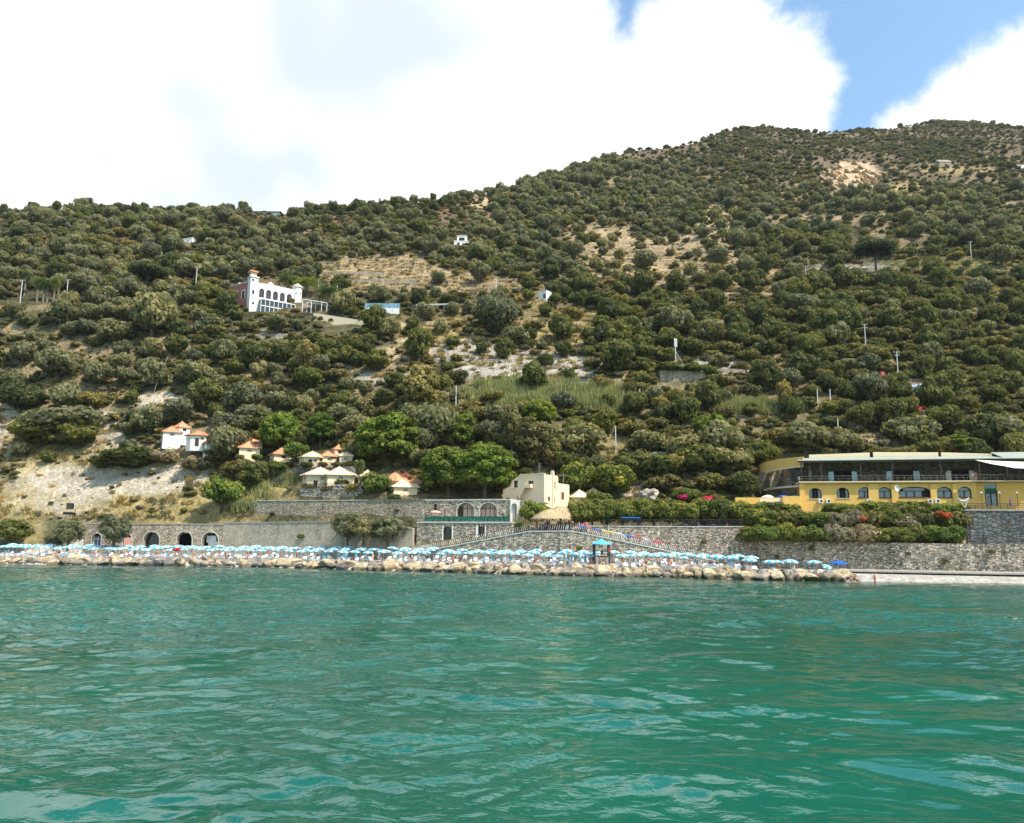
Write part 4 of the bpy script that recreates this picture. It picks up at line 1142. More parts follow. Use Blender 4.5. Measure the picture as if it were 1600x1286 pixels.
    fw.build(wl, 'wing_wall', M['stone_wing'])
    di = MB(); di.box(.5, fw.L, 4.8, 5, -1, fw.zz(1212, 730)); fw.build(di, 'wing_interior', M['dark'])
    bt = MB()
    for (pa, pb, pc, pd, t, bo) in ((1186.5, 1195, 1181, 1192, 738, 768), (1212.5, 1219, 1204, 1212, 733, 779)):
        a1, a2 = fw.loc(pa, t), fw.loc(pb, t); b1, b2 = fw.loc(pc, bo), fw.loc(pd, bo)
        bt.add([(a1[0], .1, a1[1]), (a2[0], .1, a2[1]), (b2[0], -.6, b2[1]), (b1[0], -.6, b1[1]), (a1[0], .79, a1[1]), (a2[0], .79, a2[1]), (b2[0], .79, b2[1]), (b1[0], .79, b1[1])],
               [(0, 1, 2, 3), (4, 7, 6, 5), (0, 4, 5, 1), (1, 5, 6, 2), (2, 6, 7, 3), (3, 7, 4, 0)])
    fw.build_each(bt, 'leaning_buttress', M['stone_wing'])
    # lower garden terrace left of the hotel
    lt = Fac(1150, 156.5, 1254, 155.2, z=10.2); lt.root = root
    q = MB(); q.box(0, lt.L - .02, 0, .25, -1.5, lt.zz(1200, 777.5)); q.box(lt.x(1222), lt.L - .03, -.5, -.01, -1.5, lt.zz(1240, 775.5)) ; lt.build(q, 'garden_parapet', M['yellow'])
    q = MB(); q.box(lt.x(1187), lt.x(1229), -.06, -.004 , lt.zz(1200, 786), lt.zz(1200, 779)); lt.build(q, 'garden_parapet_panel', M['paleyel'])
    # big cream awning at the right end
    o0 = P(1527, 720, 147.5)
    aw = MB(); pts = [P(1524, 718.6, 146.9), P(1572, 721, 146.5), P(1640, 722.5, 145.5), P(1640, 729.5, 142.4), P(1600, 731.5, 142.6), P(1585, 731, 142.8), P(1570, 728, 143.2), P(1548, 724.5, 145)]
    n = len(pts)
    vs = [p - o0 for p in pts] + [p - o0 - Vector((0, 0, .06)) for p in pts]
    aw.add(vs, [tuple(range(n)), tuple(range(2 * n - 1, n - 1, -1))] + [(i, (i + 1) % n, (i + 1) % n + n, i + n) for i in range(n)])
    o = aw.build('shade_sail', M['canvas']); o.location = o0
    tag(o, 'cream canvas awning stretched over the right end of the hotel verandah', 'awning')
    return fc
M['skyglass'] = mat_glass('sky_reflecting_glass', (0.22, 0.42, 0.52))
M['grey_dk'] = mat_plain('weathered_rail', (0.16, 0.15, 0.13), .6)
HOT = hotel()

FEET = []
# ------------------------------------------------------------------ pyramid-roofed bungalows
def bungalow(px, apex, w, eave, wall_bot, Y, roofm, wallm, label, rot=0.35, win=True, sides=4, open_front=False):
    """roof apex row, roof width (px), eave row, wall foot row"""
    wm = w / F * Y * 1.2
    zA, zE, zB = Z(px, apex, Y), Z(px, eave, Y), Z(px, wall_bot, Y)
    c = PX(px, Y + wm * .35, zE)
    root = empty('bungalow', (c.x, c.y, zB), rot, label, 'bungalow', 'pyramid-roofed bungalows on the slope')
    r = wm / 2 / max(abs(math.cos(rot + math.pi / 4)), abs(math.sin(rot + math.pi / 4))) if sides == 4 else wm / 2
    hE, hA = zE - zB, zA - zB
    # body
    mb = MB(); n = sides; rb = r * .84
    ang = [2 * math.pi * (k + .5) / n for k in range(n)]
    mb.add([(rb * math.cos(a), rb * math.sin(a), -1.2) for a in ang] + [(rb * math.cos(a), rb * math.sin(a), hE + .05) for a in ang],
           [tuple(range(n))[::-1], tuple(range(n, 2 * n))] + [(i, (i + 1) % n, (i + 1) % n + n, i + n) for i in range(n)])
    mb.build('walls', wallm, root)
    rf = MB()
    ring = [(1.0, hE - .05), (1.0, hE + .12), (.5, hE + (hA - hE) * .47), (.06, hA)]
    vs = []
    for q, z in ring: vs += [(r * q * math.cos(a), r * q * math.sin(a), z) for a in ang]
    fs = [tuple(range(n))[::-1], tuple(range(3 * n, 4 * n))]
    for j in range(3): fs += [(j * n + i, j * n + (i + 1) % n, (j + 1) * n + (i + 1) % n, (j + 1) * n + i) for i in range(n)]
    rf.add(vs, fs)
    ro = rf.build('roof', roofm, root)
    hp = MB()
    for a in ang: hp.tube([(r * math.cos(a), r * math.sin(a), hE + .16), (r * .05 * math.cos(a), r * .05 * math.sin(a), hA + .03)], .05, 4)
    hp.lathe([(.12, hA), (.12, hA + .2), (0, hA + .3)], 6)
    hp.build('ridge_cap', roofm, ro)
    # openings on each wall face
    for i in range(n):
        a0, a1 = ang[i], ang[(i + 1) % n]
        p0 = Vector((rb * math.cos(a0), rb * math.sin(a0), 0)); p1 = Vector((rb * math.cos(a1), rb * math.sin(a1), 0))
        u = (p1 - p0).normalized(); nn = Vector((u.y, -u.x, 0)); L = (p1 - p0).length; md = (p0 + p1) / 2
        def panel(s0, s1, z0, z1, off, mat, nm, par):
            q = MB()
            v = [md + u * s0 + nn * off, md + u * s1 + nn * off, md + u * s1 + nn * (off - .06), md + u * s0 + nn * (off - .06)]
            q.add([(p.x, p.y, z0) for p in v] + [(p.x, p.y, z1) for p in v], [(0, 3, 2, 1), (4, 5, 6, 7), (0, 1, 5, 4), (1, 2, 6, 5), (2, 3, 7, 6), (3, 0, 4, 7)])
            return q.build(nm, mat, par)
        if i % 2 == 1 and hE > 1.9:
            panel(-.45, .45, 0, min(2.0, hE - .3), .05, M['dark'] if open_front else M['wood'], 'door', root)
            if L > 3: panel(L * .28, L * .28 + .8, hE - 1.1, hE - .45, .04, M['glassdk'], 'window', root)
        elif win and hE > 1.1:
            w_ = panel(-.5, .5, hE - .85, hE - .3, .04, M['glassdk'], 'window', root)
    return root
BL = [
 (284, 657.5, 25, 667.5, 688, 204, 'tile', 'white', 'rearmost white bungalow with orange roof at the left end of the row', .9, 4),
 (268, 664.5, 35, 675, 694, 201, 'tile', 'white', 'leftmost white bungalow with orange roof and a small black window', .5, 4),
 (312, 671.5, 39, 680, 697, 199, 'tile', 'white', 'third white bungalow from the left, orange roof with dark eaves', .7, 6),
 (337, 680.5, 45, 692.5, 708, 196, 'tile', 'white', 'fourth white bungalow from the left, wide orange roof', .45, 4),
 (393, 683.5, 36, 690, 712, 198, 'tile', 'cream', 'orange roof peeping from behind the yellow-walled bungalow', .6, 4),
 (389, 688, 40, 700, 719, 193, 'tile', 'paleyel', 'yellow-walled bungalow with orange roof left of the black car', .4, 4),
 (440, 698, 40, 710, 728, 191, 'tile', 'paleyel', 'orange-roofed bungalow directly behind the parked black car', .5, 4),
 (529, 694, 22, 702, 720, 191, 'tile', 'cream', 'small orange roof among trees behind the upper fenced bungalow', .5, 4),
 (551, 687, 13, 692, 706, 197, 'tile', 'cream', 'tiny orange roof half hidden by the big pine', .4, 4),
 (512, 703.5, 32, 713, 730, 187.5, 'tile', 'cream', 'orange-roofed bungalow between two cream roofs on the upper terrace', .5, 4),
 (488, 704, 40, 714, 731, 185.5, 'tilecream', 'cream', 'upper cream-roofed bungalow behind the zigzag fence', .6, 6),
 (540, 703.5, 24, 712.5, 730, 186, 'tilecream', 'cream', 'small cream roof right of the upper fenced bungalow', .3, 4),
 (500, 729, 54, 742, 765, 177, 'tilecream', 'cream', 'left one of the paired cream-roofed bungalows on the curved stone wall', .5, 6),
 (530, 728, 52, 742, 768, 174.5, 'tilecream', 'paleyel', 'right one of the paired cream-roofed bungalows on the curved stone wall', .35, 4),
 (574, 734, 30, 745, 768, 176, 'tilecream', 'cream', 'cream-roofed bungalow half hidden by the oleander bush', .5, 6),
 (617, 737.5, 46, 752, 775, 172.5, 'tile', 'cream', 'orange hexagonal roof left of the dark red roof', .2, 6),
 (634, 737, 24, 745, 762, 176, 'tiledark', 'cream', 'bungalow with the dark red roof', .2, 6),
 (652, 744, 38, 754, 780, 172, 'tile', 'cream', 'orange roof at the foot of the wide twin pine', .5, 4),
 (628, 749, 50, 761, 781, 168.8, 'tilecream', 'cream', 'lowest cream-roofed bungalow above the long tan wall', .45, 4),
 (905, 765, 34, 777, 800, 170, 'tilecream', 'cream', 'cream-roofed hut immediately right of the cream villa', .3, 4),
 (927, 762, 26, 772, 798, 172, 'tilecream', 'cream', 'second cream-roofed hut right of the cream villa, partly in trees', .5, 4),
]
for (px, ap, w, ev, wb, Y, rm, wm_, lb, rot, sd_) in BL:
    bungalow(px, ap, w, ev, wb, Y, M[rm], M[wm_], lb, rot, True, sd_, rm == 'tilecream')
for i, (px, ap, w, ev, wb, Y, rm, wm_, lb, rot, sd_) in enumerate(BL):
    FEET.append((px, wb, w, Y, i))
# zigzag fences of the bungalow terraces
def fence_line(label, a, c, h=1.0, mat=None, n=None):
    root = empty('veranda_fence', a, label=label, cat='fence', group='bungalow terrace fences')
    L = (c - a).length; n = n or max(2, int(L / 1.1)); d = (c - a) / n
    mb = MB(); z = Vector((0, 0, 1))
    for k in range(n + 1): mb.tube([d * k, d * k + z * h], .05, 4)
    mb.build_each('post', M['wood'], root)
    mb = MB()
    mb.tube([z * h, c - a + z * h], .045, 4); mb.tube([z * .15, c - a + z * .15], .04, 4)
    for k in range(n):
        mb.tube([d * k + z * .15, d * (k + 1) + z * h], .03, 3); mb.tube([d * k + z * h, d * (k + 1) + z * .15], .03, 3)
    mb.build('lattice', mat or M['wood'], root, fix=False)
fence_line('dark lattice fence before the upper cream-roofed bungalow', P(459, 730, 184.8), P(552, 729.5, 181.2))
fence_line('dark lattice fence on the curved stone wall, left half', P(470, 762.5, 174.2), P(518, 763, 171.5))
fence_line('pale lattice fence on the curved stone wall, right half', P(519.5, 764.8, 171.3), P(566, 766, 169.2), mat=M['whiteframe'])
fence_line('long dark lattice fence along the top of the tan wall', P(577, 781.5, 165.3), P(664, 781, 160.9))
# ------------------------------------------------------------------ foliage
def mat_leaf(name, dark, mid, light, trans=0.36):
    m = bpy.data.materials.new(name); nt = nt_of(m); b = NB(nt)
    out = b.n('ShaderNodeOutputMaterial')
    at = b.n('ShaderNodeAttribute', attribute_name='tone')
    oi = b.n('ShaderNodeObjectInfo')
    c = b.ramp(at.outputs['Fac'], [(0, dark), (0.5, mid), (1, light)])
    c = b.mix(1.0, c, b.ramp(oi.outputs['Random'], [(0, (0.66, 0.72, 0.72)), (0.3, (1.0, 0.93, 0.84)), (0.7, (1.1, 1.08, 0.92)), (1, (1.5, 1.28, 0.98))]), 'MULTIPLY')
    pr = b.n('ShaderNodeBsdfPrincipled', inp={'Base Color': c, 'Roughness': 0.75, 'Specular IOR Level': 0.25})
    tr = b.n('ShaderNodeBsdfTranslucent', inp={'Color': b.mix(1.0, c, (1.25, 1.35, 0.6), 'MULTIPLY')})
    mx = b.n('ShaderNodeMixShader', inp={0: trans, 1: pr.outputs[0], 2: tr.outputs[0]})
    nt.links.new(mx.outputs[0], out.inputs[0])
    return m
LEAF = dict(
    olive=mat_leaf('olive_leaves', (0.093, 0.096, 0.053), (0.159, 0.160, 0.085), (0.272, 0.259, 0.150)),
    oak=mat_leaf('evergreen_leaves', (0.045, 0.058, 0.018), (0.097, 0.111, 0.033), (0.192, 0.188, 0.057)),
    maquis=mat_leaf('maquis_leaves', (0.065, 0.065, 0.023), (0.130, 0.124, 0.043), (0.252, 0.203, 0.076)),
    pine=mat_leaf('pine_needles', (0.042, 0.066, 0.012), (0.105, 0.153, 0.022), (0.216, 0.260, 0.037), .3),
    dpine=mat_leaf('dark_pine_needles', (0.036, 0.055, 0.022), (0.076, 0.099, 0.035), (0.134, 0.152, 0.051)),
    dry=mat_leaf('yellowing_leaves', (0.108, 0.089, 0.032), (0.203, 0.169, 0.062), (0.338, 0.277, 0.115)),
    bright=mat_leaf('bright_green_leaves', (0.042, 0.073, 0.016), (0.100, 0.145, 0.030), (0.214, 0.248, 0.053), .3),
    hedge=mat_leaf('hedge_leaves', (0.041, 0.065, 0.018), (0.104, 0.135, 0.030), (0.275, 0.262, 0.053), .3),
    tam=mat_leaf('tamarisk_leaves', (0.095, 0.101, 0.061), (0.162, 0.169, 0.101), (0.270, 0.263, 0.169)),
    palm=mat_leaf('palm_fronds', (0.065, 0.098, 0.039), (0.130, 0.169, 0.072), (0.247, 0.273, 0.137)),
    reed=mat_leaf('reed_blades', (0.151, 0.169, 0.075), (0.275, 0.294, 0.143), (0.454, 0.438, 0.255)),
    grass=mat_leaf('dry_grass_blades', (0.200, 0.150, 0.060), (0.360, 0.275, 0.120), (0.550, 0.440, 0.220)),
    grey=mat_leaf('grey_shrub_leaves', (0.108, 0.098, 0.072), (0.192, 0.174, 0.130), (0.312, 0.276, 0.210)),
    red=mat_leaf('red_blossom', (0.30, 0.06, 0.03), (0.50, 0.12, 0.05), (0.62, 0.20, 0.08)),
    pinkf=mat_leaf('magenta_blossom', (0.42, 0.02, 0.10), (0.65, 0.03, 0.16), (0.80, 0.08, 0.26)),
)
def cards_mesh(name, pos, nrm, size, tone, mat, aspect=1.0, up=None, extra=None, rs=None):
    """many leaf-sized quads; pos,nrm (n,3); size (n,)"""
    n = len(pos)
    rs = rs or np.random.RandomState(1)
    nrm = nrm / (np.linalg.norm(nrm, axis=1, keepdims=True) + 1e-9)
    r = rs.randn(n, 3) if up is None else up + rs.randn(n, 3) * .12
    u = np.cross(nrm, r); u /= (np.linalg.norm(u, axis=1, keepdims=True) + 1e-9)
    v = np.cross(nrm, u)
    s = size[:, None] * .5
    a = aspect
    j = lambda: 1 + (rs.rand(n, 1) - .5) * .7
    q = np.stack([pos - u * s * j() - v * s * a * j(), pos + u * s * j() - v * s * a * j(), pos + u * s * j() + v * s * a * j(), pos - u * s * j() + v * s * a * j()], 1)
    q[:, 0] += nrm * s * .35; q[:, 2] += nrm * s * .35
    V = q.reshape(-1, 3); Fq = np.arange(4 * n).reshape(n, 4)
    T = np.repeat(tone, 4)
    if extra is not None:
        ev, ef, et = extra
        ef = ef + len(V)
        V = np.concatenate([V, ev]); T = np.concatenate([T, et])
    me = bpy.data.meshes.new(name)
    me.vertices.add(len(V)); me.vertices.foreach_set('co', V.astype(np.float32).ravel())
    li = Fq.ravel()
    starts = np.arange(0, 4 * n, 4)
    if extra is not None:
        k = ef.shape[1]
        starts = np.concatenate([starts, 4 * n + np.arange(0, ef.size, k)]); li = np.concatenate([li, ef.ravel()])
    me.loops.add(len(li)); me.loops.foreach_set('vertex_index', li.astype(np.int32))
    me.polygons.add(len(starts)); me.polygons.foreach_set('loop_start', starts.astype(np.int32))
    me.update(calc_edges=True)
    at = me.attributes.new('tone', 'FLOAT', 'POINT'); at.data.foreach_set('value', np.clip(T, 0, 1).astype(np.float32))
    me.materials.append(mat)
    return me
def ico(c, r, sub=1, rs=None, jit=.12):
    bm = bmesh.new(); bmesh.ops.create_icosphere(bm, subdivisions=sub, radius=1)
    v = np.array([x.co[:] for x in bm.verts]); f = np.array([[y.index for y in x.verts] for x in bm.faces]); bm.free()
    if rs is not None: v = v * (1 + (rs.rand(len(v), 1) - .5) * 2 * jit)
    return v * np.array(r) + np.array(c), f
def crown_mesh(name, mat, lobes, n, leaf, seed=0, core=.72, inner=.35, jitter=.75, aspect=1.0, shell=.16, toptone=.0, updown=0.0):
    """lobes: (x,y,z,rx,ry,rz). Leaves over the outer shell of each lobe, uneven, with a sparse inner mass"""
    rs = np.random.RandomState(seed)
    L = np.array(lobes, float)
    area = (L[:, 3] * L[:, 4] + L[:, 4] * L[:, 5] + L[:, 3] * L[:, 5])
    cnt = np.maximum(4, (n * 1.35 * area / area.sum()).astype(int))
    P_, N_, T_ = [], [], []
    for i, (l, c) in enumerate(zip(L, cnt)):
        d = rs.randn(c, 3); d /= np.linalg.norm(d, axis=1, keepdims=True)
        # clumped: several tufts per lobe pull the leaves together
        k = max(5, c // 22)
        t = rs.randn(k, 3); t /= np.linalg.norm(t, axis=1, keepdims=True)
        near = np.argmax(d @ t.T, axis=1)
        cl = (d * t[near]).sum(1)
        rad = 1 - rs.rand(c) ** 1.6 * shell * 1.6 + (cl - cl.mean()) * 1.1
        rad = np.clip(rad, .55, 1.16)
        p = d * rad[:, None] * l[3:] + l[:3]
        ok = np.ones(c, bool)
        for j, m in enumerate(L):
            if j == i: continue
            q = ((p - m[:3]) / m[3:]); ok &= (q * q).sum(1) > .72
        p, d2, cl2, nn = p[ok], (d / l[3:])[ok], cl[ok], near[ok]
        tt = rs.rand(k) * .5
        T_.append(.26 + tt[nn] * .75 + rs.rand(len(p)) * .22 + toptone * d[ok][:, 2] * .2 + rs.rand() * .12)  # upward-facing leaves toned lighter, light from above put into the colour
        P_.append(p); N_.append(d2 / np.linalg.norm(d2, axis=1, keepdims=True) + rs.randn(len(p), 3) * jitter * .6 + np.array([0, 0, updown]))
    P_ = np.concatenate(P_); N_ = np.concatenate(N_); T_ = np.concatenate(T_)
    ev, ef, et = [], [], []; o = 0
    if core:
        for l in L:
            v, f = ico(l[:3], l[3:] * core, 1 if len(L) > 8 else 2, rs, .1); ev.append(v); ef.append(f + o); o += len(v); et.append(np.full(len(v), .18))  # core toned dark, painting the shade deep inside the crown
        extra = (np.concatenate(ev), np.concatenate(ef), np.concatenate(et))
    else: extra = None
    size = leaf * (.55 + rs.rand(len(P_)) * .9)
    return cards_mesh(name, P_, N_, size, T_, mat, aspect, None, extra, rs)
def lobes_round(seed, nl=9, w=.5, h=.5, zc=.55, sub=.3, flat=1.0):
    rs = np.random.RandomState(seed)
    out = [(0, 0, zc, w * .72, w * .72, h * .72)]
    for k in range(nl):
        a = 2 * math.pi * k / nl + rs.rand() * .6; e = rs.rand() * 1.35 - .3
        rr = sub * (.75 + rs.rand() * .5)
        x = math.cos(a) * math.cos(e) * (w - rr * .8); y = math.sin(a) * math.cos(e) * (w - rr * .8); z = zc + math.sin(e) * (h - rr * .7 * flat)
        out.append((x, y, z, rr, rr, rr * .82 * flat))
    return out
def trunk_mesh(name, h, r, mat, seed=0, limbs=4, spread=.3, top=.55):
    rs = random.Random(seed)
    mb = MB()
    mb.tube([(0, 0, -.12), (rs.uniform(-.02, .02), rs.uniform(-.02, .02), h * .5), (rs.uniform(-.03, .03), 0, h)], [r * 1.35, r, r * .85], 6)
    for k in range(limbs):
        a = 2 * math.pi * k / limbs + rs.random()
        s = spread * (.6 + rs.random() * .6)
        mb.tube([(0, 0, h * .8), (math.cos(a) * s * .5, math.sin(a) * s * .5, h + (top - h) * .4), (math.cos(a) * s, math.sin(a) * s, top)], [r * .6, r * .45, r * .2], 4)
    me = bpy.data.meshes.new(name); me.from_pydata(mb.v, [], mb.f); me.materials.append(mat); me.update()
    return me
ORD = ['first', 'second', 'third', 'fourth', 'fifth', 'sixth', 'seventh', 'eighth', 'ninth', 'tenth', 'eleventh', 'twelfth', 'thirteenth', 'fourteenth', 'fifteenth', 'sixteenth', 'seventeenth', 'eighteenth', 'nineteenth', 'twentieth']
ORD += ['twenty-' + w for w in ORD[:9]] + ['thirtieth'] + ['thirty-' + w for w in ORD[:9]]
# prototypes are one unit wide
PROTO = {}
def reg(kind, crowns, trunks): PROTO[kind] = (crowns, trunks)
tr_o = [trunk_mesh('trunk', .24, .045, M['bark'], s, 4, .24, .5) for s in range(2)]
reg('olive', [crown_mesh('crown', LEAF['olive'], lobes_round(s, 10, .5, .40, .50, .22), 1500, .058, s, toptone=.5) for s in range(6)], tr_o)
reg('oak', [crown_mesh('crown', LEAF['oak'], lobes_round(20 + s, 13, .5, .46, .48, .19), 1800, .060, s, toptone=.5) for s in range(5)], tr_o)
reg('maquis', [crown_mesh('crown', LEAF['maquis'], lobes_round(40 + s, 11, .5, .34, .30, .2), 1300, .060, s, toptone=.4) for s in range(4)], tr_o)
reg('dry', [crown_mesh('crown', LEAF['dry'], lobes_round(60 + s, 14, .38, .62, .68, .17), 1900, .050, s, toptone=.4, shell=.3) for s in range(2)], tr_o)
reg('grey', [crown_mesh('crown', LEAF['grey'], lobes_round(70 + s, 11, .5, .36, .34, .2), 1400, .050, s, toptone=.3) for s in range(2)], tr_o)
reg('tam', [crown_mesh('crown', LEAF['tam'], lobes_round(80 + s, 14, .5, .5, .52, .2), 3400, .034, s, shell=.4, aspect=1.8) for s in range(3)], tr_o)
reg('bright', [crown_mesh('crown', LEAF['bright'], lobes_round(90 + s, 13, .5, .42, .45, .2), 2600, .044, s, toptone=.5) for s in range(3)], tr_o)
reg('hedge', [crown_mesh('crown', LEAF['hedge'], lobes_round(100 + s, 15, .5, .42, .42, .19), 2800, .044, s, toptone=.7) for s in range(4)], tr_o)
def pine_lobes(seed, nl=34, w=.5, h=.44, zc=.56):
    rs = np.random.RandomState(seed); out = [(0, 0, zc - .02, w * .74, w * .74, h * .66)]
    for k in range(nl):
        e = math.asin(rs.rand() * 1.6 - .6); a = k * 2.4 + rs.rand() * .3; rr = .085 + rs.rand() * .05
        out.append((math.cos(a) * math.cos(e) * (w - rr), math.sin(a) * math.cos(e) * (w - rr), zc + math.sin(e) * (h - rr * .6), rr, rr, rr * .75))
    return out
pt = [trunk_mesh('trunk', .5, .028, M['bark'], 60 + s, 7, .34, .72) for s in range(2)]
reg('pine', [crown_mesh('crown', LEAF['pine'], pine_lobes(s, 64), 9500, .024, s, core=.8, shell=.35, toptone=.8, aspect=1.5, updown=.3) for s in range(3)], pt)
reg('umbrella', [crown_mesh('crown', LEAF['dpine'], pine_lobes(9, 40, .5, .17, .66), 3500, .035, 9, core=.75, shell=.35, toptone=.8)], [trunk_mesh('trunk', .56, .03, M['bark'], 77, 8, .4, .64)])
reg('ridgepine', [crown_mesh('crown', LEAF['dpine'], lobes_round(120 + s, 12, .42, .44, .55, .2), 1500, .06, s, toptone=.4) for s in range(4)], tr_o)
def conifer(seed):
    rs = np.random.RandomState(seed); out = []
    for k in range(9):
        z = .15 + k * .1; r = .27 * (1 - z * .85) + .03
        out.append((rs.randn() * .02, rs.randn() * .02, z, r, r, .09))
    return out
reg('conifer', [crown_mesh('crown', LEAF['dpine'], conifer(3), 900, .07, 3)], [trunk_mesh('trunk', .5, .03, M['bark'], 5, 2, .05, .6)])
reg('red', [crown_mesh('crown', LEAF['red'], lobes_round(131, 11, .5, .40, .42, .2), 1200, .06, 5)], tr_o)
reg('pinkf', [crown_mesh('crown', LEAF['pinkf'], lobes_round(133, 9, .5, .40, .42, .2), 800, .07, 5, shell=.4)], tr_o)

def frond_mesh(name, mat, n, length, droop, seed, z0=0.0, width=.10, fan=False):
    """crown of palm fronds radiating from (0,0,z0), each a keeled strip split into leaflets"""
    rs = np.random.RandomState(seed); V = []; Fq = []; T = []
    for k in range(n):
        a = 2 * math.pi * k * .382 * 1.0 + rs.rand() * .3
        e = math.radians(75 - 105 * (k / n) + rs.rand() * 10)
        L = length * (.85 + rs.rand() * .25)
        seg = 9; pts = []
        x = z = 0.0; ang = e
        for i in range(seg + 1):
            pts.append((x, z)); x += math.cos(ang) * L / seg; z += math.sin(ang) * L / seg; ang -= droop * (1.0 / seg) * (1 + i * .15)
        ca, sa = math.cos(a), math.sin(a); tn = rs.rand()
        for i in range(seg):
            for sgn in (-1, 1):
                for h_ in (0, .5):
                    f = (i + h_) / seg
                    wd = width * L * math.sin(math.pi * min(1, f * .9 + .12)) ** .6 * 1.5
                    x0 = pts[i][0] + (pts[i + 1][0] - pts[i][0]) * h_; zz0 = pts[i][1] + (pts[i + 1][1] - pts[i][1]) * h_
                    x1 = x0 + L / seg * .42 * math.cos(e); 
                    b = len(V)
                    fx = L * .10
                    for (px_, sy, pz) in ((x0, 0, zz0), (x0 + L / seg * .3, 0, zz0), (x0 + fx + L / seg * .3, sgn * wd, zz0 - wd * .45), (x0 + fx, sgn * wd, zz0 - wd * .5)):
                        V.append((ca * px_ - sa * sy, sa * px_ + ca * sy, z0 + pz)); T.append(.2 + tn * .5 + rs.rand() * .3)
                    Fq.append((b, b + 1, b + 2, b + 3))
    me = bpy.data.meshes.new(name); me.from_pydata(V, [], Fq); me.update()
    at = me.attributes.new('tone', 'FLOAT', 'POINT'); at.data.foreach_set('value', np.array(T, np.float32)); me.materials.append(mat)
    return me
reg('date_palm', [frond_mesh('fronds', LEAF['palm'], 46, .52, 1.5, 3, .62)], [trunk_mesh('trunk', .6, .05, M['barkp'], 2, 0)])
reg('fan_palm', [frond_mesh('fronds', LEAF['palm'], 30, .42, 2.2, 5, .82, .2)], [trunk_mesh('trunk', .82, .05, M['barkp'], 3, 0)])
reg('banana', [frond_mesh('fronds', LEAF['bright'], 12, .6, 1.9, 8, .3, .3)], [trunk_mesh('trunk', .3, .05, M['bark'], 3, 0)])
reg('bushy_palm', [frond_mesh('fronds', LEAF['palm'], 34, .55, 1.3, 11, .12, .12)], [trunk_mesh('trunk', .14, .06, M['barkp'], 4, 0)])

def plant(kind, name, loc, w, h=None, rot=0.0, var=0, label=None, cat='tree', group=None, trunk=True):
    """one plant as its own thing: w metres wide; h scales the unit height"""
    crowns, trunks = PROTO[kind]
    r = empty(name, loc, rot, label, cat, group)
    r.scale = (w, w, h or w)
    c = bpy.data.objects.new('crown' if kind not in ('date_palm', 'fan_palm', 'banana', 'bushy_palm') else 'fronds', crowns[var % len(crowns)]); COL.objects.link(c); c.parent = r
    if trunk:
        t = bpy.data.objects.new('trunk', trunks[var % len(trunks)]); COL.objects.link(t); t.parent = r
    return r
def plant_px(kind, name, px, py_base, wpx, hpx, label, cat='tree', Y=None, group=None, unit_h=1.0, trunk=True, var=0, sink=0.0):
    if Y is None: g, Y = hit(px, py_base)
    else: g = P(px, py_base, Y)
    w = wpx / F * Y
    h = hpx / F * Y / unit_h
    return plant(kind, name, (g.x, g.y, g.z - sink), w, h, random.random() * 6.28, var, label, cat, group, trunk)
random.seed(5)
UH = dict(pine=1.02, umbrella=.84, olive=.92, oak=.96, maquis=.66, dry=1.3, tam=1.02, bright=.9, hedge=.86, grey=.72, date_palm=1.0, fan_palm=1.05, banana=.8, bushy_palm=.62, conifer=1.05, red=.85, pinkf=.85, ridgepine=1.0)
def PL(kind, name, px, pyb, w, h, label, cat='tree', **k):
    return plant_px(kind, name, px, pyb, w, h, label, cat, unit_h=UH[kind], **k)
NP = []   # (name, px, py) of the hand-placed plants, to keep the wild ones off
# stone pines
for i, (px, pyb, w, h, Y, lb) in enumerate([
    (436, 715, 66, 74, None, 'bright green stone pine above the orange bungalow roofs, far left of the pines'),
    (500, 700, 50, 58, None, 'stone pine between the left pine and the tallest pine, above the cream roofs'),
    (606, 742, 112, 102, 187, 'tallest bright green stone pine, standing over the orange hexagonal roof'),
    (700, 783, 92, 88, 171, 'left crown of the wide twin pine beside the cream villa'),
    (757, 783, 104, 92, 169, 'right crown of the wide twin pine touching the cream villa'),
    (717, 716, 68, 78, 192, 'stone pine directly behind the wide twin pine'),
    (842, 672, 56, 50, None, 'small bright pine on the slope above the cream villa'),
    (1500, 712, 58, 34, 181, 'small yellow-green pine just above the hotel roof'),
    (1110, 712, 60, 70, None, 'bright green pine on the slope left of the hotel wing')]):
    PL('pine', 'stone_pine', px, pyb, w, h, lb, Y=Y, var=i)
PL('umbrella', 'umbrella_pine', 1370, 432, 66, 60, 'flat-topped dark umbrella pine on the right hillside', Y=None)
PL('umbrella', 'umbrella_pine', 228, 465, 62, 56, 'broad dark umbrella pine left of the castle-like villa')
PL('conifer', 'cypress', 548, 328, 9, 14, 'small pointed conifer on the left ridge')
PL('conifer', 'cypress', 593, 322, 10, 15, 'pointed conifer on the ridge, right one of the two')
# palms
for i, (px, pyb, w, h, lb) in enumerate([(449, 457, 46, 34, 'date palm behind the round turret of the castle villa, left one'), (479, 463, 50, 36, 'date palm directly right of the round turret'), (511, 484, 52, 50, 'date palm standing over the white pergola')]):
    PL('date_palm', 'date_palm', px, pyb, w, h, lb, var=i)
for i, (px, pyb, h) in enumerate([(38, 466, 46), (57, 478, 48), (67, 478, 46), (73, 478, 44), (83, 480, 50), (90, 474, 44)]):
    PL('fan_palm', 'fan_palm', px, pyb - 4, 27, h, '%s tall fan palm from the left in the palm cluster at the left hillside' % ['first', 'second', 'third', 'fourth', 'fifth', 'sixth'][i], group='cluster of tall fan palms')
PL('fan_palm', 'fan_palm', 560, 768, 28, 54, 'fan palm with pale fronds between the bungalows', Y=173)
PL('banana', 'banana_plant', 1125, 792, 40, 34, 'banana plant above the hedge beside a thin mast', Y=166)
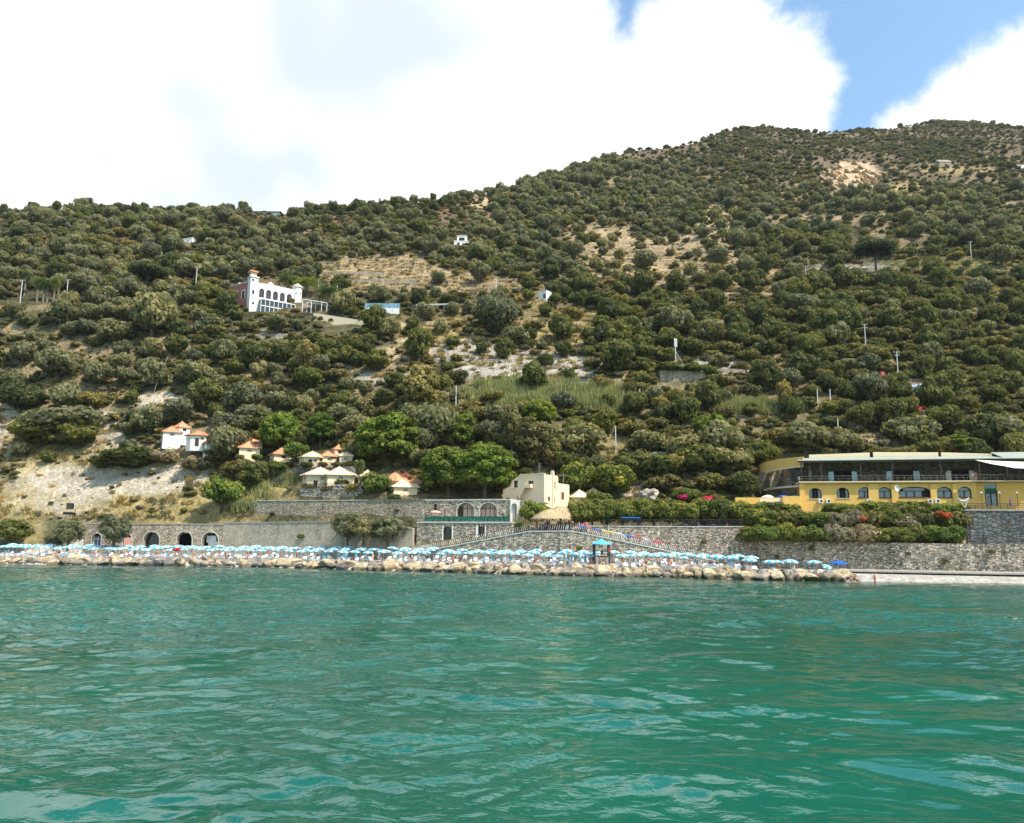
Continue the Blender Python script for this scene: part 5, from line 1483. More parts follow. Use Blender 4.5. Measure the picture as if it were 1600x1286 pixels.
PL('banana', 'banana_plant', 1108, 790, 30, 28, 'smaller banana plant behind the magenta bougainvillea', Y=168)
PL('bushy_palm', 'bushy_palm', 838, 806, 50, 34, 'spiky green bush with long leaves in front of the cream villa', Y=156)
PL('bushy_palm', 'bushy_palm', 812, 825, 26, 24, 'yellow-green palm bush beside the tall arched door', Y=153)
PL('bushy_palm', 'bushy_palm', 900, 792, 26, 22, 'palm bush at the foot of the cream huts', Y=164)
PL('bright', 'shrub', 838, 824, 50, 44, 'large dark green bush between the cream villa and the thatched roof', 'shrub', Y=155, trunk=False, var=1)
# explicit shrubs and trees of the foreground
FG = [
 ('tam', 'tamarisk', 543, 850, 56, 50, 158.6, 'left bushy tamarisk growing over the lower retaining wall'),
 ('tam', 'tamarisk', 568, 849, 44, 38, 156.5, 'middle tamarisk growing over the lower retaining wall'),
 ('tam', 'tamarisk', 605, 852, 58, 46, 156.2, 'right tamarisk growing over the lower retaining wall'),
 ('tam', 'tamarisk', 106, 858, 44, 46, 169, 'grey feathery tamarisk left of the cellars'),
 ('tam', 'tamarisk', 177, 860, 46, 56, 167, 'grey feathery tamarisk in front of the leftmost cellar arches'),
 ('oak', 'shrub', 20, 852, 50, 42, 176, 'dark shrub at the extreme left above the beach'),
 ('tam', 'tamarisk', 84, 858, 30, 24, 172, 'low tamarisk at the foot of the left slope'),
 ('bright', 'round_tree', 347, 798, 62, 58, 180.5, 'round bright green tree on the dry slope right of the excavator'),
 ('oak', 'evergreen_tree', 395, 768, 50, 50, 187, 'dark evergreen tree right of the round bright green tree'),
 ('maquis', 'shrub', 372, 748, 50, 34, 191, 'shrub below the yellow-walled bungalow'),
 ('oak', 'shrub', 203, 738, 96, 42, 194, 'wide dark shrub above the pale rock face'),
 ('oak', 'shrub', 160, 735, 40, 26, 196, 'dark shrub at the left end above the pale rock face'),
 ('grey', 'shrub', 258, 728, 52, 30, 195, 'grey-brown dead-looking shrub below the white bungalows'),
 ('grey', 'shrub', 306, 738, 56, 26, 192, 'grey shrub under the fourth white bungalow'),
 ('maquis', 'shrub', 345, 724, 46, 17, 193, 'green shrub hiding the foot of the fourth white bungalow'),
 ('olive', 'olive_tree', 100, 690, 110, 60, 214, 'large grey-green olive on the left slope above the rock face'),
 ('oak', 'evergreen_tree', 60, 702, 80, 54, 211, 'dark bush left of the rock face'),
 ('oak', 'evergreen_tree', 118, 702, 70, 42, 210, 'dark bush directly above the rock face'),
 ('oak', 'evergreen_tree', 32, 646, 68, 52, 228, 'dark green tree at the left edge of the slope'),
 ('oak', 'evergreen_tree', 470, 725, 0.1, 0.1, 190, ''),
 ('bright', 'evergreen_tree', 462, 722, 40, 32, 188.5, 'dark leafy tree between the black car and the cream bungalow'),
 ('bright', 'shrub', 586, 780, 50, 44, 170, 'oleander bush at the right end of the curved stone wall'),
 ('bright', 'shrub', 434, 737, 26, 16, 186, 'low green bush in front of the black car'),
 ('dry', 'poplar', 480, 598, 50, 74, None, 'yellowish poplar on the slope below the castle villa'),
 ('dry', 'poplar', 655, 660, 76, 96, None, 'tall yellow-green poplar above the tallest pine'),
 ('dry', 'poplar', 690, 690, 40, 70, None, 'brownish poplar right of the tallest pine'),
 ('dry', 'poplar', 800, 715, 44, 86, None, 'yellowish poplar behind the twin pine'),
 ('dry', 'poplar', 835, 738, 78, 90, 181, 'broad yellow-green acacia behind the cream villa'),
 ('dry', 'poplar', 862, 742, 40, 60, 179, 'small yellowing tree right behind the cream villa roof'),
 ('dry', 'poplar', 1032, 655, 34, 40, None, 'brownish tree beside the pair of thin poles'),
 ('dry', 'poplar', 1082, 645, 20, 44, None, 'slim yellowish tree right of the pair of thin poles'),
 ('dry', 'poplar', 1226, 650, 30, 62, None, 'slim yellowish tree left of the two grey posts'),
 ('hedge', 'round_tree', 905, 776, 62, 58, 171, 'yellow-green tree behind the cream huts'),
 ('hedge', 'round_tree', 958, 780, 78, 56, 170, 'yellow-green tree between the cream huts and the pale boulder'),
 ('maquis', 'shrub', 1040, 770, 60, 30, 172, 'shrub over the pale boulder behind the hedge'),
 ('oak', 'evergreen_tree', 1160, 780, 50, 46, 172, 'dark fig tree at the left end of the hotel wing'),
 ('oak', 'evergreen_tree', 1090, 745, 70, 54, 178, 'dark evergreen left of the hotel wing'),
 ('maquis', 'shrub', 1055, 745, 60, 40, 179, 'shrub on the slope above the hedge'),
 ('pinkf', 'bougainvillea', 1106, 788, 18, 14, 160, 'magenta bougainvillea bush above the hedge trees'),
 ('pinkf', 'bougainvillea', 1067, 784, 16, 12, 161, 'smaller magenta bougainvillea left of the banana plants'),
 ('pinkf', 'bougainvillea', 904, 797, 34, 9, 160, 'low reddish flower bed before the cream huts'),
 ('red', 'flame_tree', 1434, 650, 28, 18, None, 'orange-red flowering tree on the slope above the big olive'),
 ('olive', 'olive_tree', 1420, 706, 84, 58, 186, 'large round olive just above the hotel roof, centre right'),
 ('olive', 'olive_tree', 1258, 712, 74, 56, 184, 'large round olive just above the left part of the hotel roof'),
 ('olive', 'olive_tree', 1325, 712, 54, 38, 183, 'smaller olive between the two big ones above the hotel roof'),
 ('olive', 'olive_tree', 1560, 706, 84, 56, 186, 'large olive above the right end of the hotel roof'),
 ('maquis', 'shrub', 1385, 712, 60, 14, 181, 'low shrub right behind the hotel roof'),
 ('oak', 'evergreen_tree', 1472, 706, 44, 60, 192, 'dark tree between the two olives above the hotel'),
]
for i, (kd, nm, px, pyb, w, h, Y, lb) in enumerate(FG):
    if w < 1: continue
    if (px < 400 and pyb < 800) or (850 < px < 1190 and kd != 'pinkf'): Y = None      # stands on the slope itself
    PL(kd, nm, px, pyb, w, h, lb, 'tree' if nm not in ('shrub', 'bougainvillea') else 'shrub', Y=Y, var=i, trunk=nm not in ('shrub', 'bougainvillea'))
FG2 = [('olive', 560, 690, 60, 44), ('olive', 535, 668, 50, 40), ('oak', 470, 672, 44, 34), ('olive', 395, 668, 54, 40), ('olive', 362, 690, 62, 46), ('maquis', 408, 690, 30, 20), ('olive', 660, 715, 44, 50), ('oak', 665, 735, 40, 34),
       ('olive', 560, 722, 40, 40), ('olive', 780, 740, 50, 46), ('maquis', 770, 770, 44, 24), ('maquis', 668, 762, 34, 26), ('olive', 770, 700, 54, 44), ('oak', 545, 712, 30, 30), ('oak', 470, 700, 40, 34), ('maquis', 455, 700, 30, 20), ('oak', 640, 700, 40, 30), ('maquis', 560, 762, 30, 16),
       ('olive', 905, 720, 76, 60), ('oak', 880, 742, 50, 40), ('maquis', 930, 745, 60, 36), ('oak', 985, 748, 60, 44), ('maquis', 1010, 742, 50, 40), ('olive', 1010, 712, 60, 40), ('oak', 1040, 752, 60, 44), ('olive', 1140, 745, 70, 48), ('maquis', 1110, 770, 50, 30), ('olive', 1070, 720, 60, 44), ('oak', 1170, 730, 50, 40), ('maquis', 1150, 770, 40, 30), ('hedge', 935, 800, 46, 34), ('hedge', 1075, 792, 50, 30), ('oak', 1015, 796, 40, 22)]
labs_ = by_place(FG2, 'leafy filler', lambda w: w[1], lambda w: w[2]) if False else None
FILL = [(k, px, pyb, w, h) for (k, px, pyb, w, h) in FG2]
# plants rooted in the wall joints
rw = random.Random(6)
for i, (px, py, Y) in enumerate([(470, 842, 165.4), (1215, 874, 144.2), (1268, 862, 142.6), (1420, 868, 137.8), (1478, 880, 135.8), (1550, 866, 133.8), (1100, 850, 146.4), (905, 862, 144.2), (735, 866, 150.2), (425, 806, 174.0), (620, 800, 163.0)]):
    PL(rw.choice(['maquis', 'grey', 'hedge']), 'wall_plant', px, py, rw.uniform(7, 13), rw.uniform(6, 10), '%s tuft of greenery growing out of the retaining wall stones, in list from the walls below' % ORD[i] if False else 'small tuft growing from the stones of the %s' % ['washed wall left of the tamarisks', 'sea wall below the hedge start', 'sea wall below the left hotel windows', 'sea wall below the hedge centre', 'sea wall below the hedge end', 'sea wall near the right edge', 'tall wall right of the ramp', 'ramp wall below the thatched bar', 'ramp wall below the stone bar', 'tan wall at its left end', 'tan wall left of the stone bar'][i], 'plant', Y=Y, trunk=False, var=i)
# the row of clipped trees on the tall grey wall terrace
hx = [905, 925, 948, 972, 998, 1022, 1048, 1074, 1100, 1126, 1150]
for i, px in enumerate(hx):
    PL('hedge', 'terrace_tree', px, 824, 44 + (i * 7) % 9, 42 + (i * 5) % 7, '%s tree from the left in the row shading the terrace on the tall grey wall' % ['first', 'second', 'third', 'fourth', 'fifth', 'sixth', 'seventh', 'eighth', 'ninth', 'tenth', 'eleventh'][i],
       Y=153.5 + (i % 3) * .8, var=i, group='row of terrace trees')
    # trunks are short under these spreading crowns
# the long hedge between hotel and sea wall
hb = []
rr = random.Random(3)
for row, (yb, Yb, hh) in enumerate([(846, 141.5, 34), (826, 145.5, 34), (806, 149.5, 28)]):
    px = 1172 + row * 8
    while px < 1502:
        t = (px - 1165) / 340
        yb2 = yb + t * 4 + (2 if row == 0 else 0); Y2 = Yb + 2.2 - t * 5.2
        w = rr.uniform(36, 52); kd = rr.choice(['hedge', 'hedge', 'oak', 'bright', 'hedge', 'maquis'])
        if 1300 < px < 1350 and row < 2: kd = 'grey'
        if 1405 < px < 1425 and row == 1: kd = 'grey'
        hb.append((row, px, yb2, w, hh * rr.uniform(.85, 1.1), kd, Y2))
        px += w * .58
hb = [x for x in hb if not (x[0] == 2 and 1238 < x[1] < 1290)]
for row in range(3):
    rowl = sorted([x for x in hb if x[0] == row], key=lambda x: x[1])
    for i, (r_, px, yb2, w, hh, kd, Y2) in enumerate(rowl):
        PL(kd, 'hedge_shrub', px, yb2, w, hh, '%s hedge shrub from the left in the %s row, below the yellow hotel' % (ORD[i], ['lowest', 'middle', 'uppermost'][row]), 'shrub', Y=Y2, var=i + row, trunk=False, group='hedge shrubs below the hotel', sink=.4)
for px, py, w in ((1349, 815, 12), (1478, 812, 18), (1468, 806, 12)):
    PL('red', 'flowering_shrub', px, py, w, w * .7, 'orange flowering patch in the hotel hedge, %s' % {1349: 'leftmost', 1478: 'rightmost and largest', 1468: 'small middle one'}[px], 'shrub', Y=140.5, trunk=False)

rb_ = random.Random(77)
for (px, wb, w, Y, i) in FEET:
    for q in range(0 if i in (0, 1, 2) else (2 if i not in (3, 10, 12, 13, 18) else 1)):
        dx = (-.3, .35)[q] * w + rb_.uniform(-3, 3)
        PL(rb_.choice(['oak', 'bright', 'maquis', 'hedge', 'grey']), 'garden_bush', px + dx, wb + 2, rb_.uniform(14, 24), rb_.uniform(8, 13), '%s bush at the foot of the %s bungalow counted by roof from the left slope' % (('left', 'right')[q], ORD[i]), 'bush', Y=Y - 1.2, trunk=False, var=i, group='bushes at the feet of the bungalows')
# ------------------------------------------------------------------ the wooded hillside
def scatter():
    rs = np.random.RandomState(11)
    out = []
    grid = {}
    def ok(x, y, r):
        gx, gy = int(x // 6), int(y // 6)
        for i in range(gx - 3, gx + 4):
            for j in range(gy - 3, gy + 4):
                for (a, c, q) in grid.get((i, j), ()):
                    if (a - x) ** 2 + (c - y) ** 2 < (r + q) ** 2: return False
        return True
    bands = [(176, 215, 9000), (215, 260, 14000), (260, 330, 20000), (330, 430, 26000), (430, 560, 18000), (560, 900, 52000)]
    gz = {}
    for (y0, y1, n) in bands:
        Y = np.sqrt(rs.rand(n) * (y1 ** 2 - y0 ** 2) + y0 ** 2)
        px = rs.rand(n) * 1760 - 80
        u = rs.rand(n, 5)
        # ground heights by column cache
        order = np.argsort(px)
        z = np.zeros(n); xx = np.zeros(n)
        for k in range(-80, 1684, 8):
            sel = np.nonzero((px >= k) & (px < k + 8))[0]
            if not len(sel): continue
            c = k + 4
            yy = Y[sel]
            z[sel] = ground_pt(c, yy)
        for k in range(2):
            pp, _q = proj(xx, Y, z); xx = xx + (px - pp) / F * Y
        pxx, pyy = proj(xx, Y, z)
        yr = np.array([ridgeY(p)[0] for p in px])
        hp_ = 2.6 / Y * F                       # where the middle of the crown would show
        dens = np.minimum(np.minimum(soil_masks(pxx, pyy), soil_masks(pxx, pyy - hp_ * .9)), soil_masks(pxx, pyy - hp_ * 1.7))
        gl = fbm(xx / 26.0, Y / 34.0, 61, 3)
        dens = dens * (1 - .85 * sstep(.53, .64, gl) * (Y > 230) * ((pyy < 400) | ((pxx < 820) & (pxx > 340))))
        for (cx, cy, rx, ry) in KEEP:
            dens[((pxx - cx) / rx) ** 2 + ((pyy - hp_ * .8 - cy) / ry) ** 2 < 1] = 0
        for i in range(n):
            if Y[i] > yr[i] + 4: continue
            if dens[i] < .04: continue
            a, c = pxx[i], pyy[i]
            if c > 735 and not (900 < a < 1175 and c < 788): continue
            # what grows here
            olive = .78
            if a > 820 and c > 440: olive = .14
            if a > 1180 and 375 < c < 450: olive = .2
            if a < 820 and c > 560: olive = .38
            if a < 260 and 470 < c < 620: olive = .95
            if c < 345 and a < 700: olive = .35
            if 260 < a < 720 and 480 < c < 560: olive = .3
            scrub = (c < 300 and a > 1080) or (c < 262 and a > 960)
            if scrub:
                kd = 'scrub'; r = 1.1 + u[i, 1] ** 2 * 2.4
                if u[i, 3] < sstep(.40, .62, fbm(np.array(xx[i] / 40.0), np.array(Y[i] / 60.0), 77, 3)) * .85: continue
            elif u[i, 2] < olive:
                kd = 'olive'; r = 1.9 + u[i, 1] ** 1.6 * 3.1
            else:
                kd = 'oak' if u[i, 3] < .55 else 'maquis'
                r = 1.6 + u[i, 1] * 2.6
                if c < 345 and a < 700: kd = 'ridgepine'; r = 2.2 + u[i, 1] * 2.2
            if Y[i] < 275 and kd != 'maquis': r *= 1.13
            if kd == 'olive' and a < 270 and 465 < c < 620: r *= 1.25
            pk = (.66 if kd in ('oak', 'maquis') else (.80 if c < 470 else .76)) * min(2.6, dens[i] ** -.45)
            if Y[i] > yr[i] - 30 and not scrub:
                pk *= .62; r *= .8
            if not ok(xx[i], Y[i], r * pk): continue
            grid.setdefault((int(xx[i] // 6), int(Y[i] // 6)), []).append((xx[i], Y[i], r * pk))
            out.append([kd, xx[i], Y[i], z[i], r * 2 * (1.0 if kd != 'scrub' else 1.0), a, c, u[i, 4]])
    return out
WILD = scatter()
print('wild plants', len(WILD))
LM = [('the castle-like villa', 435, 462), ('the small white farmhouse', 720, 378), ('the low white hillside house', 290, 375), ('the small white hut', 848, 462), ('the grey-roofed hut', 1435, 600),
      ('the stone ruin with the antenna', 1065, 580), ('the cluster of fan palms', 70, 455), ('the tan terraced field', 610, 420), ('the dark umbrella pine', 1370, 410), ('the red truck', 1377, 585),
      ('the reed bed', 870, 620), ('the white bungalows', 300, 690), ('the tallest stone pine', 606, 690), ('the hotel roof', 1400, 705), ('the pale rock outcrop', 1330, 275), ('the pale eroded rock face', 120, 750),
      ('the left end of the ridge', 60, 335), ('the long flat house on the ridge', 405, 331), ('the scattered tan terraces', 1030, 425), ('the bare tan spot on the ridge', 745, 305), ('the cream villa', 845, 760), ('the right edge of the hillside', 1580, 520),
      ('the pale terrace walls', 800, 575), ('the thin poles', 1000, 640), ('the poplars', 655, 620), ('the cables on the left slope', 262, 540)]
def by_place(items, look, px_, py_):
    """items -> unique labels: nearest landmark, side of it, rank from the left"""
    bk = {}
    for k, it in enumerate(items):
        a, c = px_(it), py_(it)
        nm, lx, ly = min(LM, key=lambda l: (l[1] - a) ** 2 + ((l[2] - c) * 1.6) ** 2)
        dx, dy = a - lx, (c - ly) * 1.6
        rel = ('right of' if dx > 0 else 'left of') if abs(dx) > abs(dy) else ('below' if dy > 0 else 'above')
        bk.setdefault((nm, rel), []).append(k)
    lab = [None] * len(items)
    for (nm, rel), ks in bk.items():
        ks.sort(key=lambda k: px_(items[k]))
        for q, k in enumerate(ks):
            if len(ks) == 1: lab[k] = '%s %s %s' % (look, rel, nm)
            else: lab[k] = '%s %s %s, %s from left' % (look, rel, nm, ORD[min(q, len(ORD) - 1)])
    return lab
fl = by_place(FILL, 'tree', lambda w: w[1], lambda w: w[2])
for i, ((kd, px, pyb, w, h), lb) in enumerate(zip(FILL, fl)):
    PL(kd, 'slope_tree', px, pyb, w, h, {'olive': 'large grey-green ', 'oak': 'large dark green ', 'maquis': 'low spreading ', 'hedge': 'yellow-green '}[kd] + lb, 'tree', var=i, trunk=kd != 'maquis')
LOOK = dict(olive='grey-green olive tree', oak='dark evergreen oak', maquis='olive-brown bush', ridgepine='dark ridge pine')
NAME = dict(olive='olive_tree', oak='evergreen_oak', maquis='wild_bush', ridgepine='ridge_pine')
LIM = dict(olive=290, oak=280, maquis=200, ridgepine=60)
STUFF = []
random.seed(9)
for kd in ('olive', 'oak', 'maquis', 'ridgepine'):
    L_ = [w for w in WILD if w[0] == kd and -10 < w[5] < 1610]
    rest = [w for w in WILD if w[0] == kd and not (-10 < w[5] < 1610)]
    # nearest first: those showing largest
    L_.sort(key=lambda w: -w[4] / w[2])
    ind, more = L_[:LIM[kd]], L_[LIM[kd]:]
    labs = by_place(ind, LOOK[kd], lambda w: w[5], lambda w: w[6])
    for i, (w, lb) in enumerate(zip(ind, labs)):
        plant(kd, NAME[kd], (w[1], w[2], w[3] - .2), w[4], w[4] * random.uniform(.95, 1.4) * (.8 if kd == 'maquis' else 1), w[7] * 6.28, i, lb, 'tree' if kd != 'maquis' else 'bush', {'olive': 'olive trees on the hillside', 'oak': 'evergreen oaks on the hillside', 'maquis': 'wild bushes on the hillside', 'ridgepine': 'pines along the left ridge'}[kd], trunk=kd != 'maquis')
    STUFF.append((kd, more + rest))
STUFF.append(('scrub', [w for w in WILD if w[0] == 'scrub']))

def gn_field(name, pts, meshes, label, kind_cat):
    """uncountable mass: one object whose points carry one of the given meshes"""
    n = len(pts)
    me = bpy.data.meshes.new(name)
    me.vertices.add(n)
    me.vertices.foreach_set('co', np.array([[p[0], p[1], p[2]] for p in pts], np.float32).ravel())
    a = me.attributes.new('scl', 'FLOAT_VECTOR', 'POINT'); a.data.foreach_set('vector', np.array([p[3] for p in pts], np.float32).ravel())
    a = me.attributes.new('rotz', 'FLOAT_VECTOR', 'POINT'); a.data.foreach_set('vector', np.array([(p[5] if len(p) > 5 else 0, 0, p[4]) for p in pts], np.float32).ravel())
    a = me.attributes.new('pick', 'INT', 'POINT'); a.data.foreach_set('value', np.arange(n, dtype=np.int32) * 7 % max(1, len(meshes)))
    o = bpy.data.objects.new(name, me); COL.objects.link(o)
    ng = bpy.data.node_groups.new(name + '_instances', 'GeometryNodeTree')
    ng.interface.new_socket('Geometry', in_out='INPUT', socket_type='NodeSocketGeometry')
    ng.interface.new_socket('Geometry', in_out='OUTPUT', socket_type='NodeSocketGeometry')
    gi = ng.nodes.new('NodeGroupInput'); go = ng.nodes.new('NodeGroupOutput')
    iop = ng.nodes.new('GeometryNodeInstanceOnPoints')
    jn = ng.nodes.new('GeometryNodeJoinGeometry')
    for m in meshes:
        src = bpy.data.objects.new('leaf_source', m)     # never linked: only a mesh carrier for the node
        oi = ng.nodes.new('GeometryNodeObjectInfo'); oi.inputs[0].default_value = src; oi.inputs['As Instance'].default_value = True
        ng.links.new(oi.outputs['Geometry'], jn.inputs[0])
    def attr(nm, typ):
        q = ng.nodes.new('GeometryNodeInputNamedAttribute'); q.data_type = typ; q.inputs['Name'].default_value = nm
        return next(s for s in q.outputs if s.enabled and s.name == 'Attribute')
    ng.links.new(gi.outputs[0], iop.inputs['Points']); ng.links.new(jn.outputs[0], iop.inputs['Instance'])
    iop.inputs['Pick Instance'].default_value = True
    ng.links.new(attr('pick', 'INT'), iop.inputs['Instance Index'])
    ng.links.new(attr('scl', 'FLOAT_VECTOR'), iop.inputs['Scale'])
    ng.links.new(attr('rotz', 'FLOAT_VECTOR'), iop.inputs['Rotation'])
    ng.links.new(iop.outputs[0], go.inputs[0])
    md = o.modifiers.new('instances', 'NODES'); md.node_group = ng
    tag(o, label, kind_cat, None, 'stuff')
    return o
# lighter far-off versions
far_m = dict(
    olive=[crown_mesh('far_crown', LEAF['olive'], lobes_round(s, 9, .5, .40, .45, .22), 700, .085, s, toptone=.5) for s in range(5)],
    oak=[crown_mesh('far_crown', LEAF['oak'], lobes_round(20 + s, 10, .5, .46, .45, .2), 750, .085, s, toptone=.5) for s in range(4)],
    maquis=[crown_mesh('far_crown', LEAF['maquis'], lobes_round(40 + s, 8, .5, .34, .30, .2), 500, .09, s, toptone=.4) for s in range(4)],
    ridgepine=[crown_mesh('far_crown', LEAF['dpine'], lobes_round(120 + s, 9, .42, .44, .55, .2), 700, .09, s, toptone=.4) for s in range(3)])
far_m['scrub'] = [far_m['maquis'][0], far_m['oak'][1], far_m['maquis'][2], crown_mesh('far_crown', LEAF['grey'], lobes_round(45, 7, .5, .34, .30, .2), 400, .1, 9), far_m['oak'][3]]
STN = dict(olive=('olive_groves', 'grey-green olive groves covering the upper hillside'), oak=('evergreen_wood', 'dense dark evergreen wood on the right hillside'),
           maquis=('maquis_brush', 'olive-brown maquis brush between the trees'), ridgepine=('ridge_woodland', 'far pines along the left ridge'), scrub=('mountain_scrub', 'low scrub on the high right-hand summit'))
for kd, L_ in STUFF:
    if not L_: continue
    pts = [(w[1], w[2], w[3] - .2, (w[4], w[4], w[4] * (.9 + .45 * w[7]) * (.8 if kd in ('maquis', 'scrub') else 1)), w[7] * 6.28) for w in L_]
    gn_field(STN[kd][0], pts, far_m[kd], STN[kd][1], 'vegetation')
# undergrowth: low bushes everywhere, grass on the dry banks
def undergrowth():
    rs = np.random.RandomState(21)
    U, G = [], []
    n = 34000
    Y = 150 + rs.rand(n) ** 1.3 * 330
    px = rs.rand(n) * 1720 - 60
    z = np.zeros(n); xx = np.zeros(n)
    for k in range(-60, 1668, 8):
        sel = np.nonzero((px >= k) & (px < k + 8))[0]
        if len(sel): z[sel] = ground_pt(k + 4, Y[sel])
    for k in range(2):
        pp, _q = proj(xx, Y, z); xx = xx + (px - pp) / F * Y
    a, c = proj(xx, Y, z)
    dens = soil_masks(a, c)
    keep = np.ones(n)
    for (cx, cy, rx, ry) in KEEP: keep[((a - cx) / rx) ** 2 + ((c - cy) / ry) ** 2 < .4] = 0
    yr = np.array([ridgeY(p)[0] for p in px])
    for i in range(n):
        if Y[i] > yr[i] or not keep[i]: continue
        if a[i] > 1175 and c[i] > 715: continue
        if a[i] > 900 and c[i] > 792: continue
        if c[i] > 812: continue
        if 395 < a[i] < 800 and c[i] > 770: continue
        s = .6 + rs.rand() ** 2 * 2.3
        d = dens[i]
        if rs.rand() < .10 + .88 * d:
            if d < .3: s *= .6
            U.append((xx[i], Y[i], z[i] - .1, (s * 1.25, s * 1.25, s), rs.rand() * 6.28))
        elif d < .8 and Y[i] < 330 and rs.rand() < .9:
            # leave the bare rock nearly bare
            bare = ((a[i] - 100) / 100) ** 2 + ((c[i] - 765) / 42) ** 2 < .9 or ((a[i] - 210) / 90) ** 2 + ((c[i] - 752) / 28) ** 2 < .9
            if bare and rs.rand() < .93: continue
            G.append((xx[i], Y[i], z[i] - .05, (1.1 + rs.rand(), 1.1 + rs.rand(), .8 + rs.rand() * .6), rs.rand() * 6.28))
    return U, G
UG, GR = undergrowth()
def summit():
    rs = np.random.RandomState(33); out = []
    for k in range(-60, 1664, 8):
        n = 60 if k > 900 else 26
        Y = (480 + rs.rand(n) ** .8 * 520) if k > 900 else (330 + rs.rand(n) * 110)
        z = ground_pt(k + 4, Y); yr = ridgeY(k + 4)[0]
        for y_, z_ in zip(Y, z):
            if y_ > yr + 3: continue
            q = P(k + 4 + rs.uniform(-4, 4), 300, y_); s_ = rs.uniform(.8, 2.4)
            a, c = proj(q.x, y_, z_)
            if ((a - 1335) / 42) ** 2 + ((c - 276) / 22) ** 2 < 1: continue
            out.append((q.x, y_, z_ - .1, (s_ * 1.3, s_ * 1.3, s_), rs.rand() * 6.28))
    return out
UG += summit()
gn_field('undergrowth', UG, [far_m['maquis'][0], far_m['maquis'][1], far_m['oak'][2], far_m['scrub'][3], crown_mesh('far_crown', LEAF['dry'], lobes_round(46, 6, .5, .34, .3, .2), 350, .1, 4)], 'low mixed undergrowth between the trees of the hillside', 'undergrowth')
def tuft(name, mat, n, seed, h=1.0, w=.05, spread=.5, lean=.35):
    rs = np.random.RandomState(seed); V = []; Fq = []; T = []
    for k in range(n):
        x, y = rs.randn(2) * spread * .5; a = rs.rand() * 6.28; hh = h * (.5 + rs.rand() * .6); l = rs.rand() * lean
        dx, dy = math.cos(a) * l, math.sin(a) * l; px_, py_ = -math.sin(a) * w, math.cos(a) * w; b_ = len(V)
        V += [(x - px_, y - py_, 0), (x + px_, y + py_, 0), (x + dx * .4 + px_ * .8, y + dy * .4 + py_ * .8, hh * .6), (x + dx * .4 - px_ * .8, y + dy * .4 - py_ * .8, hh * .6), (x + dx, y + dy, hh)]
        t = rs.rand(); T += [t * .7] * 2 + [t * .8 + .1] * 2 + [t * .8 + .2]
        Fq += [(b_, b_ + 1, b_ + 2, b_ + 3), (b_ + 3, b_ + 2, b_ + 4)]
    me = bpy.data.meshes.new(name); me.from_pydata(V, [], Fq); me.update()
    at = me.attributes.new('tone', 'FLOAT', 'POINT'); at.data.foreach_set('value', np.array(T, np.float32)); me.materials.append(mat)
    return me
gn_field('dry_grass', GR, [tuft('tuft', LEAF['grass'], 60, 3, .9, .05, .6), tuft('tuft', LEAF['grass'], 50, 4, .7, .06, .6), tuft('tuft', LEAF['grey'], 40, 5, .9, .05, .5)], 'dry straw-coloured grass on the open banks', 'grass')
def reeds(name, polys, n, label):
    rs = np.random.RandomState(5); pts = []
    while len(pts) < n:
        cx, cy, rx, ry, sc = polys[rs.randint(len(polys))]
        px = cx + (rs.rand() * 2 - 1) * rx; py = cy + (rs.rand() * 2 - 1) * ry
        if ((px - cx) / rx) ** 2 + ((py - cy) / ry) ** 2 > 1: continue
        g, Y = hit(px, py)
        g.x += rs.randn() * .6
        pts.append((g.x, g.y, g.z, (sc, sc, sc * (.8 + rs.rand() * .5)), rs.rand() * 6.28))
    gn_field(name, pts, [tuft('tuft', LEAF['reed'], 46, 13, 3.0, .09, 1.0, 1.1), tuft('tuft', LEAF['reed'], 40, 14, 2.6, .10, 1.1, 1.2)], label, 'reeds')
reeds('giant_reeds', [(790, 618, 60, 22, 1.0), (870, 620, 90, 20, 1.0), (950, 628, 60, 20, 1.0), (1190, 640, 70, 10, .9), (1150, 640, 40, 8, .9)], 900, 'tall pale green giant reeds on the middle slope')
reeds('slope_reeds', [(390, 778, 30, 24, .8), (452, 752, 12, 12, .6), (408, 760, 24, 14, .8), (438, 744, 14, 8, .5), (370, 795, 12, 10, .7)], 170, 'green cane thicket beside the curved stone wall')
